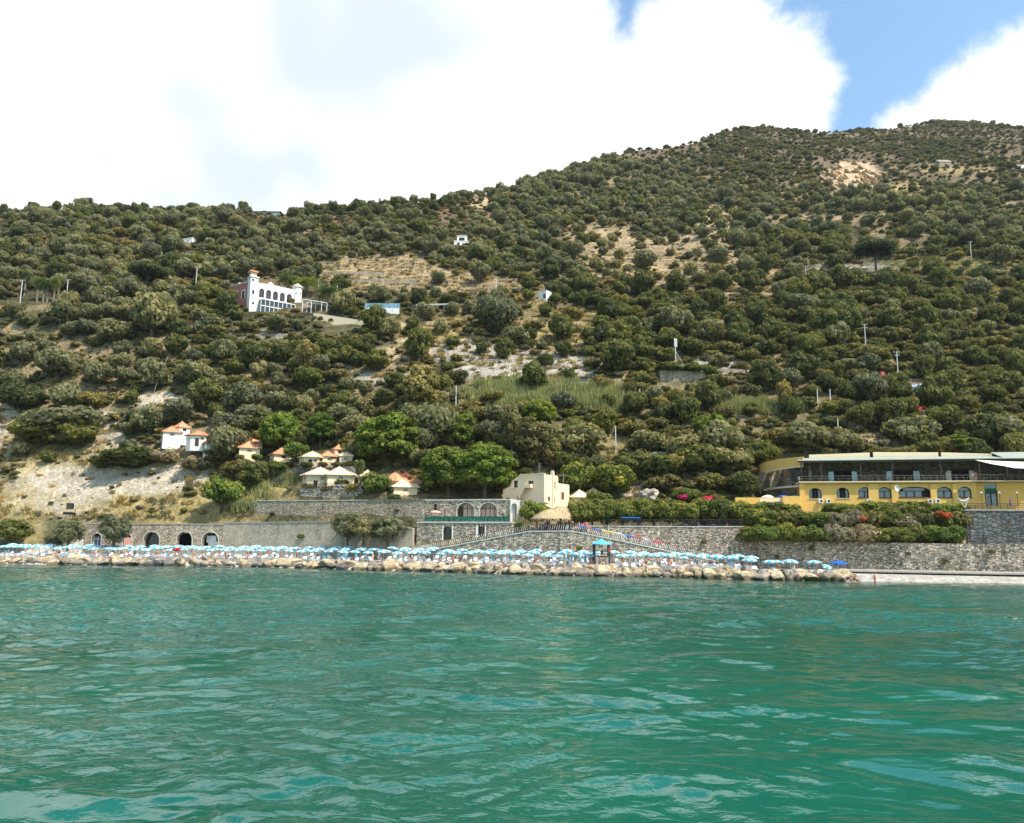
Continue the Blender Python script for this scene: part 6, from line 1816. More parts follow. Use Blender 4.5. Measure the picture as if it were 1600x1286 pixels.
# ------------------------------------------------------------------ castle-like villa on the hillside
def castle():
    f = Fac(391, 262.0, 459, 271.0, z=Z(400, 486, 262) - 3)
    root = empty('castle_villa', f.A, label='white and red castle-like villa with corner turrets on the left hillside', cat='villa'); f.root = root
    g = f.loc
    ws = [f.arch(405.3 + k * 10.75, 412.3 + k * 10.75, 451.3 + 2.15 * k, 465 + 2.1 * k, .3) for k in range(5)]
    mb = MB(); mb.plate([(0, 0), g(391, 440), g(403, 441.5), g(419, 444.2), g(420, 441.6), g(423.5, 440.8), g(427, 443), g(427.5, 445.6), g(459, 452.5), (f.L, 0)], ws, 0, .5)
    f.build(mb, 'front_wall', M['white'])
    for h in ws:
        xs = [p[0] for p in h]; x0, x1 = min(xs), max(xs); z0 = min(p[1] for p in h); z1 = max(p[1] for p in h)
        w = MB(); w.plate(h, [], .25, .3); wo = f.build(w, 'arched_window', M['glassdk'])
        fr = MB(); cx = (x0 + x1) / 2; n = len(h)
        big = [(cx + (p[0] - cx) * 1.12, z0 + (p[1] - z0) * 1.04) for p in h]
        fr.add([(x, -.04, z) for x, z in h] + [(x, -.04, z) for x, z in big] + [(x, .2, z) for x, z in h], [(i, i + 1, n + i + 1, n + i) for i in range(n - 1)] + [(i, i + 1, 2 * n + i + 1, 2 * n + i) for i in range(n - 1)])
        fr.build('frame', M['brownwood'], wo)
        fm = MB(); fm.box(cx - .06, cx + .06, .12, .2, z0, z1 - .1); fm.box(x0, x1, .12, .195, z0 + (z1 - z0) * .55, z0 + (z1 - z0) * .6); fm.build('mullion', M['brownwood'], wo)
    # red flank
    fl = Fac(359, 270.5, 391, 262.0, z=f.z); fl.root = root
    hr = [fl.rect(367.5, 370.5, 457, 466), fl.rect(378, 382, 455.5, 466), ]
    mb = MB(); mb.plate([(0, 0), fl.loc(359, 448.5), fl.loc(390.5, 440.5), (fl.L, 0)], hr, 0, .4); fl.build(mb, 'red_side_wall', M['pink'])
    for h in hr:
        x0, x1, z0, z1 = h[0][0], h[2][0], h[0][1], h[1][1]
        w = MB(); w.box(x0, x1, .2, .25, z0, z1); wo = fl.build(w, 'window', M['glassdk'])
        s = MB(); s.box(x0 - .35, x0 - .003, -.06, .1, z0, z1 + .3); s.box(x1 + .003, x1 + .35, -.06, .1, z0, z1 + .3); s.box(x0 - .35, x1 + .35, -.06, .1, z1 + .303, z1 + .6); s.build('surround', M['white'], wo)
    cp = MB(); a, b_ = fl.loc(359, 448.5), fl.loc(390.5, 440.5)
    cp.add([(a[0], -.15, a[1]), (b_[0], -.15, b_[1]), (b_[0], .5, b_[1]), (a[0], .5, a[1]), (a[0], -.15, a[1] + .35), (b_[0], -.15, b_[1] + .35), (b_[0], .5, b_[1] + .35), (a[0], .5, a[1] + .35)], [(0, 3, 2, 1), (4, 5, 6, 7), (0, 1, 5, 4), (1, 2, 6, 5), (2, 3, 7, 6), (3, 0, 4, 7)])
    fl.build(cp, 'cornice', M['concrete'])
    ch = MB(); q = fl.loc(367, 440); ch.box(q[0] - .4, q[0] + .4, 1.5, 2.2, a[1] - .5, q[1]); fl.build(ch, 'chimney', M['white'])
    rb = MB(); rb.box(.6, f.L - .4, .51, 9, 0, g(459, 452.5)[1] - .3); f.build(rb, 'rear_block', M['white'])
    # tiled roof strip behind the front parapet
    rt = MB(); a2, b2 = g(404, 441.5), g(459, 452)
    rt.add([(a2[0], .6, a2[1] - .3), (b2[0], .6, b2[1] - .3), (b2[0], 7, b2[1] + 1.2), (a2[0], 7, a2[1] + 1.2)], [(0, 1, 2, 3)]); f.build(rt, 'tiled_roof', M['tile'], fix=False)
    # square corner tower with its lantern
    w1 = 12.5 / F * 262
    tw = MB(); zt = g(396, 433.5)[1]; x0 = g(390.5, 450)[0]; tw.box(x0, x0 + w1, -.4, w1, 0, zt)
    tw.box(x0 - .3, x0 + w1 + .3, -.7, w1 + .3, zt + .003, zt + .35)
    t = f.build(tw, 'square_tower', M['white'])
    ln = MB(); zl = g(396, 425)[1]; ln.box(x0 + .1, x0 + w1 - .55, .1, w1 - .6, zt + .353, zl); ln.build('lantern', M['cream'], t)
    lr = MB(); lr.box(x0 - .35, x0 + w1 - .2, -.5, w1 - .1, zl + .003, zl + .5); lr.add([(x0 - .3, -.45, zl + .503), (x0 + w1 - .25, -.45, zl + .503), (x0 + w1 - .25, w1 - .15, zl + .503), (x0 - .3, w1 - .15, zl + .503), (x0 + w1 / 2 - .2, w1 / 2, zl + 1.0)], [(0, 1, 4), (1, 2, 4), (2, 3, 4), (3, 0, 4)]); lr.build('lantern_roof', M['tile'], t)
    for (t_, bt) in ((436, 439.5), (453.5, 460), (472, 476)):
        q = MB(); a_, b_ = g(393.4, t_), g(396.6, bt); q.box(a_[0], b_[0], -.45, -.405, b_[1], a_[1]); q.build('window', M['glassdk'], t)
    # round turret
    tr = MB(); c = g(465, 470); zt = g(465, 449)[1]
    tr.lathe([(1.75, 0), (1.62, zt - .8), (1.62, zt), (2.0, zt + .02), (2.05, zt + .45), (1.7, zt + .5)], 18, (c[0], .9, 0)); tu = f.build(tr, 'round_turret', M['white'], smooth=False)
    tc_ = MB(); tc_.lathe([(2.1, zt + .46), (1.2, zt + 1.0), (0.02, zt + 1.75)], 18, (c[0], .9, 0)); tc_.build('conical_roof', M['tilecream'], tu)
    for a_ in (-2.1, -1.2):
        q = MB(); x = c[0] + 1.66 * math.cos(a_); y = .9 + 1.66 * math.sin(a_); q.box(x - .15, x + .15, y - .1, y + .1, zt - 2.6, zt - 2.1); q.build('slit_window', M['glassdk'], tu)
    # glazed veranda along the foot
    v = MB(); x0 = g(404, 476)[0]; x1 = g(457, 487)[0]; zf = g(430, 484)[1]; zc = g(430, 474.5)[1]
    v.box(x0, x1, -2.6, -.003, zc, zc + .25)
    for k in range(9): x = x0 + (x1 - x0) * k / 8; v.box(x - .09, x + .09, -2.6, -2.45, zf - 2.5, zc - .003)
    v.box(x0, x1, -2.6, -2.5, zf - .2, zf + .1)
    vo = f.build(v, 'glazed_veranda', M['white'])
    vp = MB(); vp.box(x0, x1, -2.4, -2.38, zf - 2.4, zc - .02); vp.build('pane', M['glassdk'], vo)
    # pergola, white steel
    o = empty('white_pergola', P(473, 486, 260), 0, 'white steel pergola beside the round turret, under the date palms', 'pergola')
    A_, B2 = P(473, 467.5, 260) - o.location, P(511, 473.5, 261) - o.location
    u = (B2 - A_); dp = Vector((.6, 3.6, 0)); D = Vector((0, 0, -1))
    pm = MB()
    for s in (0, .36, .78, 1):
        for q in (Vector(), dp):
            p = A_ + u * s + q; pm.tube([p, p + D * 4.4], .13, 4)
    pm.build('post_frame', M['whiteframe'], o)
    pm = MB()
    pm.tube([A_, A_ + u], .16, 4); pm.tube([A_ + dp, A_ + u + dp], .16, 4); pm.tube([A_ + D * 2.2, A_ + u * .36 + D * 2.2], .1, 4)
    for s in np.linspace(0, 1, 6): pm.tube([A_ + u * s, A_ + u * s + dp], .1, 4)
    pm.tube([A_ + D * 2.2, A_ + u * .36 + D * .2], .08, 4)
    pm.build('roof_beams', M['whiteframe'], o)
    # terrace wall with two arches
    ft = Fac(488, 254, 569, 248, z=Z(520, 516, 250) - 5)
    r2 = empty('terrace_arcade', ft.A, label='cream terrace wall with two small arches right of the castle-like villa', cat='wall'); ft.root = r2
    hs = [ft.arch(496, 505, 494, 500), ft.arch(511.5, 521, 497, 503)]
    w = MB(); w.plate([(0, 0), ft.loc(490, 489), ft.loc(566, 500.5), (ft.L, 0)], hs, 0, .8); ft.build(w, 'wall', M['paleyel'])
    d = MB(); d.box(0.3, ft.L * .5, 1.5, 1.6, 0, ft.zz(500, 493)); ft.build(d, 'dark_recess', M['dark'])
    rl = MB(); a_, b_ = ft.loc(474, 485.5), ft.loc(566, 500.5)
    rl.tube([(a_[0], .3, a_[1] + .9), (b_[0], .3, b_[1] + .9)], .06, 4)
    for k in range(30):
        s = k / 29; rl.tube([(a_[0] + (b_[0] - a_[0]) * s, .3, a_[1] + (b_[1] - a_[1]) * s), (a_[0] + (b_[0] - a_[0]) * s, .3, a_[1] + (b_[1] - a_[1]) * s + .95)], .05, 3)
    ft.build(rl, 'balustrade', M['metal'])
castle()

def small_house(name, label, cat, px0, px1, ytop, ybot, depth, wall, roof=None, roofh=0.0, openings=(), turn=0.0, base=3.0, eave=.25, Y=None):
    if Y is None: _, Y = hit((px0 + px1) / 2, ybot)
    f = Fac(px0, Y + turn, px1, Y - turn, z=Z((px0 + px1) / 2, ybot, Y) - base)
    root = empty(name, f.A, label=label, cat=cat); f.root = root
    zt = f.zz((px0 + px1) / 2, ytop)
    hs = [f.rect(*o_[:4]) for o_ in openings]
    mb = MB(); mb.plate([(0, 0), (0, zt), (f.L, zt), (f.L, 0)], hs, 0, .3); mb.box(0, .3, .301, depth, 0, zt - .002); mb.box(f.L - .3, f.L, .301, depth, 0, zt - .002); mb.box(0, f.L, depth + .001, depth + .3, 0, zt)
    f.build(mb, 'walls', wall)
    for h, o_ in zip(hs, openings):
        w = MB(); w.box(h[0][0], h[2][0], .12, .16, h[0][1], h[1][1]); f.build(w, o_[4], M['glassdk'])
    r = MB()
    if roof is None:
        r.box(-.1, f.L + .1, -.1, depth + .4, zt + .002, zt + .25); f.build(r, 'flat_roof', wall)
    else:
        e = eave
        r.add([(-e, -e, zt), (f.L + e, -e, zt), (f.L + e, depth + e, zt), (-e, depth + e, zt), (-e, depth * .5, zt + roofh), (f.L + e, depth * .5, zt + roofh),
               (-e, -e, zt + .15), (f.L + e, -e, zt + .15)], [(0, 3, 2, 1), (0, 1, 7, 6), (6, 7, 5, 4), (2, 3, 4, 5), (0, 6, 4, 3), (1, 2, 5, 7)])
        f.build(r, 'pitched_roof', roof)
    return root, f
FH = small_house('farmhouse', 'small white two-level farmhouse alone among the olives, centre left', 'house', 709, 732, 377, 386, 6, M['white'], openings=[(714, 718, 379, 385, 'door'), (722, 726, 380, 383, 'window')])
FU = small_house('upper_storey', None, None, 714, 729, 368, 377.4, 4, M['white'], M['tilecream'], .6, [(717, 726, 371, 376.5, 'porch_opening')], base=.2, Y=hit(720, 386)[1] + 1.5)
FU[0].parent = FH[0]; FU[0].location = FU[0].location - FH[0].location
small_house('low_house', 'low white house on the upper left slope', 'house', 277, 299, 373.5, 380, 5, M['white'], openings=[(279.5, 283, 375, 378, 'window'), (292, 294, 375, 378, 'window')], turn=1.5)
small_house('white_hut', 'small white hut with a dark doorway in the middle of the hillside', 'hut', 841, 853.5, 455.5, 467, 3, M['white'], openings=[(848.5, 852.5, 459, 466, 'door')], turn=1)
small_house('grey_roofed_hut', 'pale hut with a blue-grey sheet roof on the right slope', 'hut', 1425, 1445.5, 605, 616, 4, M['white'], M['bluesheet'] if 'bluesheet' in M else M['grey'], 1.2, [(1430, 1435.5, 606.5, 610, 'window')], turn=1)
small_house('ridge_house', 'long low house with a dark overhanging roof on the left ridge', 'house', 381, 436, 331.5, 337, 8, M['white'], M['wood'], .9, [(386, 392, 332.5, 336, 'window'), (398, 408, 332.5, 336, 'window'), (416, 424, 332.5, 336, 'window')], eave=.9)
small_house('ridge_house', 'small pale house among conifers on the ridge, right of the long low one', 'house', 557, 580, 320.5, 326, 6, M['cream'], M['concrete_dk'], .8, [(562, 566, 321.5, 325, 'window')])
small_house('hill_house', 'white house with a red roof at the far right edge below the summit', 'house', 1578, 1612, 257, 263, 8, M['white'], M['tile'], 1.6, [(1583, 1588, 258, 262, 'window')])
small_house('ruined_barn', 'tan gabled ruin below the right-hand summit', 'ruin', 1469, 1488, 253, 262, 8, M['stone_tan'], M['stone_tan'], 3.5, [(1476, 1480, 256, 261, 'opening')])
small_house('stone_ruin', 'pale stone block overgrown with shrubs, under the antenna mast', 'ruin', 1032, 1103, 581, 597, 5, M['stone_tan'], turn=-.5)
small_house('garden_shed', 'small reddish shed left of the castle-like villa', 'shed', 333, 350, 474, 481, 4, M['pink'], M['tilecream'], .7, [(341, 345, 476, 481, 'door')])
small_house('low_shelter', 'low dark shelter on the pale terraces above the reeds', 'shelter', 903, 926, 589.5, 596, 4, M['wood'], openings=[(906, 923, 591, 596, 'opening')])
small_house('low_shelter', 'low red-brown shelter among the olives near the white farmhouse', 'shelter', 837, 862, 376, 383, 4, M['pink'], M['concrete_dk'], .5)
for i, (px, pyb, w, h) in enumerate([(1046, 583, 44, 18), (1082, 584, 40, 15), (1108, 592, 24, 24)]):
    PL('hedge', 'shrub', px, pyb, w, h, '%s yellow-green shrub from the left on top of the stone ruin' % ORD[i], 'shrub', trunk=False, var=i, Y=hit(1065, 597)[1] + 1)
# antenna mast
def mast():
    Y = hit(1056, 575)[1]; o = empty('antenna_mast', P(1056, 572, Y), 0, 'lattice antenna mast with white panels on the stone ruin', 'mast')
    h = 45 / F * Y; mb = MB()
    mb.tube([(0, 0, -2), (0, 0, h)], .14, 6); mb.tube([(0, 0, h * .55), (3.0, .5, -1.0)], .07, 4); mb.build('pole', M['pole'], o)
    for a in (0, 2.1, 4.2):
        q = MB(); x, y = .35 * math.cos(a), .35 * math.sin(a); q.box(x - .14, x + .14, y - .1, y + .1, h - 2.4, h); q.build('antenna_panel', M['whitep'], o)
mast()
POLES = [(30, 434, 484, 1, 'tall concrete utility pole left of the fan palms'), (103, 434, 472, 1, 'concrete utility pole right of the fan palms'), (172, 427, 446, 0, 'short pole top above the olives, left of the umbrella pine'),
         (272, 441, 463, 0, 'short post on the track left of the castle-like villa'), (305, 414, 459, 1, 'tall utility pole just left of the castle-like villa'), (775, 431, 458, 1, 'utility pole below the tan terraced field'),
         (1017, 428, 458, 0, 'thin pole below the scattered tan terraces'), (1260, 414, 444, 2, 'utility pole left of the flat-topped umbrella pine'), (1304, 456, 490, 2, 'utility pole below left of the flat-topped umbrella pine'),
         (1518, 375, 405, 1, 'utility pole on the far right upper slope'), (1353, 504, 546, 2, 'utility pole in the middle of the right-hand wood'), (1404, 547, 596, 2, 'tall utility pole right of the red truck'),
         (1278, 607, 634, 0, 'left of two grey posts below the red truck'), (1298, 607, 636, 0, 'right of two grey posts below the red truck'), (1000, 607, 644, 0, 'left of two thin poles right of the reed bed'),
         (1017, 608, 632, 0, 'right of two thin poles right of the reed bed'), (962, 665, 704, 0, 'wooden-looking pole that carries the sagging cables'), (712, 601, 640, 0, 'thin pole left of the reed bed'),
         (1310, 654, 680, 0, 'grey post above the left part of the hotel roof'), (1460, 658, 704, 0, 'grey post right of the largest olive above the hotel'), (1565, 602, 630, 0, 'leaning grey post near the right edge'),
         (526, 444, 470, 0, 'thin post above the pool fence'), (497, 437, 455, 0, 'slim mast below the tan terraced field'), (553, 338, 350, 0, 'tiny pole on the ridge slope')]
for (px, yt, yb, arms, lb) in POLES:
    Y = hit(px, yb)[1]; h = (yb - yt) / F * Y; g = P(px, yb, Y)
    o = empty('utility_pole', g, 0, lb, 'utility pole')
    mb = MB(); mb.tube([(0, 0, -1.5), (0, 0, h)], [.17, .12], 7); mb.build('post', M['pole'], o)
    for k in range(arms):
        mb = MB(); z = h - .25 - .9 * k; mb.box(-.9 + .2 * k, .9 - .2 * k, -.06, .06, z, z + .12); mb.build('crossarm', M['grey'], o)
        for s in (-.75, 0, .75):
            if arms == 1 and k == 0 or s:
                mb = MB(); mb.lathe([(.05, 0), (.07, .1), (.02, .25)], 6, (s * (1 - .2 * k), 0, z + .12)); mb.build('insulator', M['whitep'], o)
def cable(label, pts, r=.035):
    Ps = [P(px, py, Y) for px, py, Y in pts]; o0 = Ps[0]; mb = MB(); out = []
    for a, c in zip(Ps[:-1], Ps[1:]):
        for k in range(8):
            t = k / 8; p = a.lerp(c, t); p.z -= (c - a).length * .02 * 4 * t * (1 - t); out.append(p - o0)
    out.append(Ps[-1] - o0); mb.tube(out, r, 4); ob = mb.build('overhead_cable', M['cable']); ob.location = o0; tag(ob, label, 'cable')
cable('pale cable dropping down the slope below the castle-like villa', [(278, 462, 268), (276, 485, 262), (266, 545, 240), (243, 605, 224), (240, 615, 222)])
cable('second pale cable branching towards the white bungalows', [(279, 485, 261), (269, 548, 239), (252, 575, 232), (300, 600, 224), (345, 618, 219)])
cable('sagging cable from the pole down to the trees behind the hedge', [(962, 667, 196), (950, 700, 186), (938, 715, 181)], .05)
cable('cable from the pole up to the crest of the bushes', [(962, 667, 196), (938, 640, 203), (898, 648, 200), (865, 652, 199)], .04)
cable('long cable crossing the slope left of the hotel', [(1105, 650, 200), (1040, 655, 198), (962, 668, 196)], .04)
cable('cable running from the post above the hotel to the right', [(1310, 658, 196), (1360, 665, 193), (1400, 667, 192)], .05)
cable('cable climbing from the castle villa to the upper terraces', [(497, 438, 285), (515, 415, 310), (528, 395, 330)], .06)
# pool fence and guard rail
def strip(name, label, cat, a, c, h, mat, base=None, bh=0.0):
    o = empty(name, a, 0, label, cat); d = c - a; mb = MB(); z = Vector((0, 0, 1)); y = Vector((0, .12, 0))
    q = [Vector() + z * bh, d + z * bh, d + y + z * bh, y + z * bh, z * (bh + h), d + z * (bh + h), d + y + z * (bh + h), y + z * (bh + h)]
    mb.add(q, [(0, 3, 2, 1), (4, 5, 6, 7), (0, 1, 5, 4), (1, 2, 6, 5), (2, 3, 7, 6), (3, 0, 4, 7)]); mb.build('panels', mat, o)
    p = MB(); n = max(3, int(d.length / 2.2))
    for k in range(n + 1): p.tube([d * k / n - z * 1.0, d * k / n + z * (bh + h + .1)], .06, 4)
    p.build_each('post', M['grey'], o)
    if base:
        mb = MB(); q = [z * -2, d + z * -2, d + y * 3 + z * -2, y * 3 + z * -2, z * (bh - .02), d + z * (bh - .02), d + y * 3 + z * (bh - .02), y * 3 + z * (bh - .02)]
        mb.add(q, [(0, 3, 2, 1), (4, 5, 6, 7), (0, 1, 5, 4), (1, 2, 6, 5), (2, 3, 7, 6), (3, 0, 4, 7)]); mb.build('low_wall', base, o)
Yp = hit(598, 484)[1]
strip('pool_fence', 'blue glass pool fence over a white wall, right of the villa terrace', 'fence', P(570, 482, Yp), P(624, 482.5, Yp - 1), 1.6, M['skyglass'], M['white'], .3)
strip('guard_rail', 'grey roadside guard rail in the middle of the slope', 'guard rail', P(650, 480, Yp - 4), P(715, 478, Yp), .5, M['grey'], None, .5)
strip('guard_rail', 'grey road barrier directly above the hotel roof', 'guard rail', P(1385, 705, 182), P(1460, 706, 181), .35, M['grey'], None, .5)
strip('guard_rail', 'grey road barrier left of the hotel wing', 'guard rail', P(1020, 712, 180.5), P(1048, 713, 180), .4, M['grey'], None, .5)
# retaining walls of pale stone on the middle slope
for (px0, px1, yt, yb, lb) in ((742, 800, 562, 568, 'upper pale dry-stone terrace wall left of the shelter'), (800, 888, 571, 578, 'long pale dry-stone terrace wall above the shelter'), (868, 940, 598, 604, 'pale dry-stone wall along the top of the reeds'),
                               (1120, 1162, 577, 583, 'pale dry-stone wall right of the stone ruin'), (1198, 1240, 577, 585, 'short pale dry-stone wall left of the tall utility pole'), (1336, 1420, 419, 423, 'low track wall beneath the umbrella pine'),
                               (1372, 1438, 592, 595, 'track wall under the red truck'), (506, 600, 425, 428, 'upper dark terrace wall in the tan field'), (520, 650, 437, 440, 'lower dark terrace wall in the tan field'), (930, 1000, 406, 409, 'left terrace wall among the scattered tan terraces'), (1050, 1130, 396, 399, 'upper terrace wall among the scattered tan terraces'), (1000, 1090, 440, 443, 'lower terrace wall among the scattered tan terraces')):
    Y0 = hit((px0 + px1) / 2, yb)[1]
    wall_run('dry_stone_wall', lb, 'wall', [(px0, Y0, yt, Z(px0, yb, Y0) - 2), ((px0 + px1) / 2, Y0 - .5, yt - .8, Z(px0, yb, Y0) - 2), (px1, Y0, yt, Z(px0, yb, Y0) - 2)], M['stone_tan'], .8)
# rocks
def boulder_mesh(name, seed, mat, sub=2, rough=.05):
    rs = random.Random(seed); bm = bmesh.new(); bmesh.ops.create_icosphere(bm, subdivisions=sub + 1, radius=1)
    planes = [(Vector((rs.gauss(0, 1), rs.gauss(0, 1), rs.gauss(0, 1))).normalized(), rs.uniform(.46, .80)) for _ in range(10)]
    for v in bm.verts:
        for n, d in planes:
            k = v.co.dot(n)
            if k > d: v.co -= n * (k - d)
        v.co *= 1 + rough *  (mnoise.noise(v.co * 2.4 + Vector((seed, 0, 0))))
    me = bpy.data.meshes.new(name); bm.to_mesh(me); bm.free(); me.materials.append(mat); return me
def mat_rock(name, a, c, d):
    m = bpy.data.materials.new(name); nt = nt_of(m); b = NB(nt)
    out = b.n('ShaderNodeOutputMaterial'); tc = b.n('ShaderNodeTexCoord'); oi = b.n('ShaderNodeObjectInfo')
    off = b.n('ShaderNodeVectorMath', operation='ADD', inp={0: tc.outputs['Object'], 1: oi.outputs['Location']})
    nz = b.noise(off.outputs[0], 1.6, 6, .65, .5); n2 = b.noise(off.outputs[0], 6, 4, .6)
    c_ = b.ramp(nz, [(.3, d), (.48, a), (.7, c)])
    c_ = b.mix(1.0, c_, b.ramp(n2, [(.3, .75), (.7, 1.2)]), 'MULTIPLY')
    c_ = b.mix(1.0, c_, b.ramp(oi.outputs['Random'], [(0, (.42, .43, .45)), (.2, (.68, .66, .63)), (.5, (.92, .87, .80)), (1, (1.15, 1.04, .90))]), 'MULTIPLY')
    geo = b.n('ShaderNodeNewGeometry'); sz = b.n('ShaderNodeSeparateXYZ', inp={0: geo.outputs['Position']})
    wet = b.maprange(b.math('ADD', sz.outputs[2], b.math('MULTIPLY', nz, .3)), .5, .85, .33, 1.0)
    c_ = b.mix(1.0, c_, wet, 'MULTIPLY')     # tide-wetted, algae-dark foot
    pr = b.n('ShaderNodeBsdfPrincipled', inp={'Base Color': c_, 'Roughness': .85, 'Specular IOR Level': .25})
    bp = b.n('ShaderNodeBump', inp={'Height': b.math('ADD', nz, b.math('MULTIPLY', n2, .3)), 'Distance': .12}); nt.links.new(bp.outputs[0], pr.inputs['Normal'])
    nt.links.new(pr.outputs[0], out.inputs[0]); return m
ROCK = mat_rock('ochre_limestone', (.44, .36, .25), (.64, .56, .43), (.15, .12, .085))
ROCKG = mat_rock('grey_limestone', (.27, .25, .23), (.42, .39, .35), (.10, .095, .09))
ROCKW = mat_rock('white_limestone', (.36, .33, .28), (.50, .46, .40), (.17, .15, .12))
def big_rock(px, pyb, w, h, Y, mat, label, seed):
    me = boulder_mesh('boulder', seed, mat, 4, .35); g = P(px, pyb, Y); o = bpy.data.objects.new('boulder', me); COL.objects.link(o)
    s = w / F * Y / 2; o.scale = (s, s * .8, h / F * Y / 1.6); o.location = (g.x, g.y, g.z + o.scale.z * .6); o.rotation_euler = (0, 0, seed); tag(o, label, 'boulder')
big_rock(1008, 784, 44, 26, 165, ROCKW, 'large white rock face behind the terrace trees, left of the bougainvillea', 71)
big_rock(1160, 778, 22, 26, 170, ROCKW, 'white rock beside the left end of the hotel wing', 72)
big_rock(1378, 698, 34, 14, 187, ROCK, 'tan rock above the hotel roof between the olives', 73)
# jagged strata of the outcrop on the summit slope
def outcrop():
    g, Y = hit(1330, 285); rs = random.Random(4)
    o = empty('rock_outcrop', g, 0, 'pale slanting strata of the bare rock outcrop under the right summit', 'rock outcrop')
    for k in range(80):
        mb = MB(); px = rs.uniform(1290, 1384); cy = 250 + abs(px - 1330) * .5
        py = rs.uniform(min(cy + 3, 290), 299)
        q, Yq = hit(px, py); L = rs.uniform(4, 11); d = Vector((.80, .25, -.45)) * L; t = rs.uniform(.3, .9)
        n = Vector((.2, -.8, .5)); p = q - g
        w = Vector((.3, .6, .6)) * rs.uniform(1.0, 2.4)
        vs = [p - d * .5 + n * t, p + d * .5 + n * t * .7, p + d * .5 + w + n * .3, p - d * .5 + w + n * .4, p - d * .5 - n * 2, p + d * .5 - n * 2, p + d * .5 + w - n * 2, p - d * .5 + w - n * 2]
        vs = [v + Vector((rs.uniform(-.6, .6), rs.uniform(-.6, .6), rs.uniform(-.6, .6))) for v in vs]
        mb.add(vs, [(0, 1, 2, 3), (4, 7, 6, 5), (0, 4, 5, 1), (1, 5, 6, 2), (2, 6, 7, 3), (3, 7, 4, 0)]); mb.build('stratum', ROCK2, o)
ROCK2 = mat_rock('tan_strata', (.46, .34, .22), (.64, .50, .34), (.26, .18, .12))
outcrop()

# ------------------------------------------------------------------ vehicles
def car(label, px, pyb, wpx, Y, paint, rz, name='parked_car'):
    s = wpx / F * Y / 4.4; g = P(px, pyb, Y); o = empty(name, g, rz, label, 'car'); o.scale = (s, s, s)
    prof = [(-2.2, .35), (-2.2, .8), (-2.05, .95), (-1.45, 1.0), (-1.0, 1.42), (.55, 1.46), (1.15, .98), (2.0, .88), (2.2, .7), (2.2, .35)]
    mb = MB(); n = len(prof)
    for y, k in ((-.85, 1), (.85, 1)): pass
    def wy(z): return .86 if z < 1.0 else .68
    vs = [(x, -wy(z), z) for x, z in prof] + [(x, wy(z), z) for x, z in prof]
    mb.add(vs, [tuple(range(n))[::-1], tuple(range(n, 2 * n))] + [(i, (i + 1) % n, (i + 1) % n + n, i + n) for i in range(n)]); mb.build('body', paint, o)
    for sgn in (-1, 1):
        q = MB(); q.add([(-1.25, sgn * .80, 1.02), (-.95, sgn * .715, 1.36), (.5, sgn * .71, 1.38), (.95, sgn * .80, 1.02)], [(0, 1, 2, 3)]); q.build('side_window', M['glassdk'], o, fix=False)
    q = MB(); q.add([(.62, -.6, 1.42), (.62, .6, 1.42), (1.18, .7, 1.02), (1.18, -.7, 1.02)], [(0, 1, 2, 3)]); q = q.build('windscreen', M['glassdk'], o, fix=False); q.location = (.02, 0, .02)
    for x in (-1.35, 1.35):
        for y in (-.8, .8):
            w = MB(); w.tube([(x, y - .1, .32), (x, y + .1, .32)], .32, 12); w = w.build('wheel', M['tyre'], o)
            r_ = MB(); r_.tube([(x, y - .11, .32), (x, y + .11, .32)], .18, 8); r_.build('rim', M['grey'], w)
    for y in (-.6, .6):
        q = MB(); q.box(2.17, 2.22, y - .15, y + .15, .62, .75); q.build('headlight', M['whitep'], o)
car('black estate car parked on the drive in front of the orange-roofed bungalow', 440, 758, 33, 186.8, M['carblack'], math.pi + .15)
car('second dark car parked behind the black estate car, mostly hidden', 468, 757, 22, 188.5, M['carblack'], math.pi + .2)
car('white car half hidden in the trees left of the hotel wing', 1143, 712, 18, 183, M['carwhite'], .2)
car('white car parked above the left part of the hotel roof', 1216, 712, 22, 185, M['carwhite'], .1)
car('white car nose showing below the left big olive above the hotel', 1288, 704, 20, 188, M['carwhite'], -.3)
car('white car on the road just above the centre of the hotel roof', 1449, 705, 16, 184, M['carwhite'], .2)
def truck():
    g, Y = hit(1377, 592); o = empty('red_truck', g, .4, 'small red truck cab on the track beside the tall utility pole', 'truck'); s = 11 / F * Y / 2.0
    o.scale = (s, s, s)
    q = MB(); q.add([(-.9, -.8, .4), (.9, -.8, .4), (.9, .8, .4), (-.9, .8, .4), (-.8, -.7, 2.0), (.7, -.7, 2.0), (.7, .7, 2.0), (-.8, .7, 2.0)], [(0, 3, 2, 1), (4, 5, 6, 7), (0, 1, 5, 4), (1, 2, 6, 5), (2, 3, 7, 6), (3, 0, 4, 7)]); q.build('cab', M['red'], o)
    q = MB(); q.box(.92, 2.6, -.8, .8, .5, 1.2); q.build('load_bed', M['red'], o)
    q = MB(); q.box(-.6, .5, -.78, -.70, 1.2, 1.8); q.build('window', M['glass'], o)
    for x in (-.4, 2.0):
        for y in (-.75, .75): q = MB(); q.tube([(x, y - .12, .38), (x, y + .12, .38)], .38, 10); q.build('wheel', M['tyre'], o)
truck()
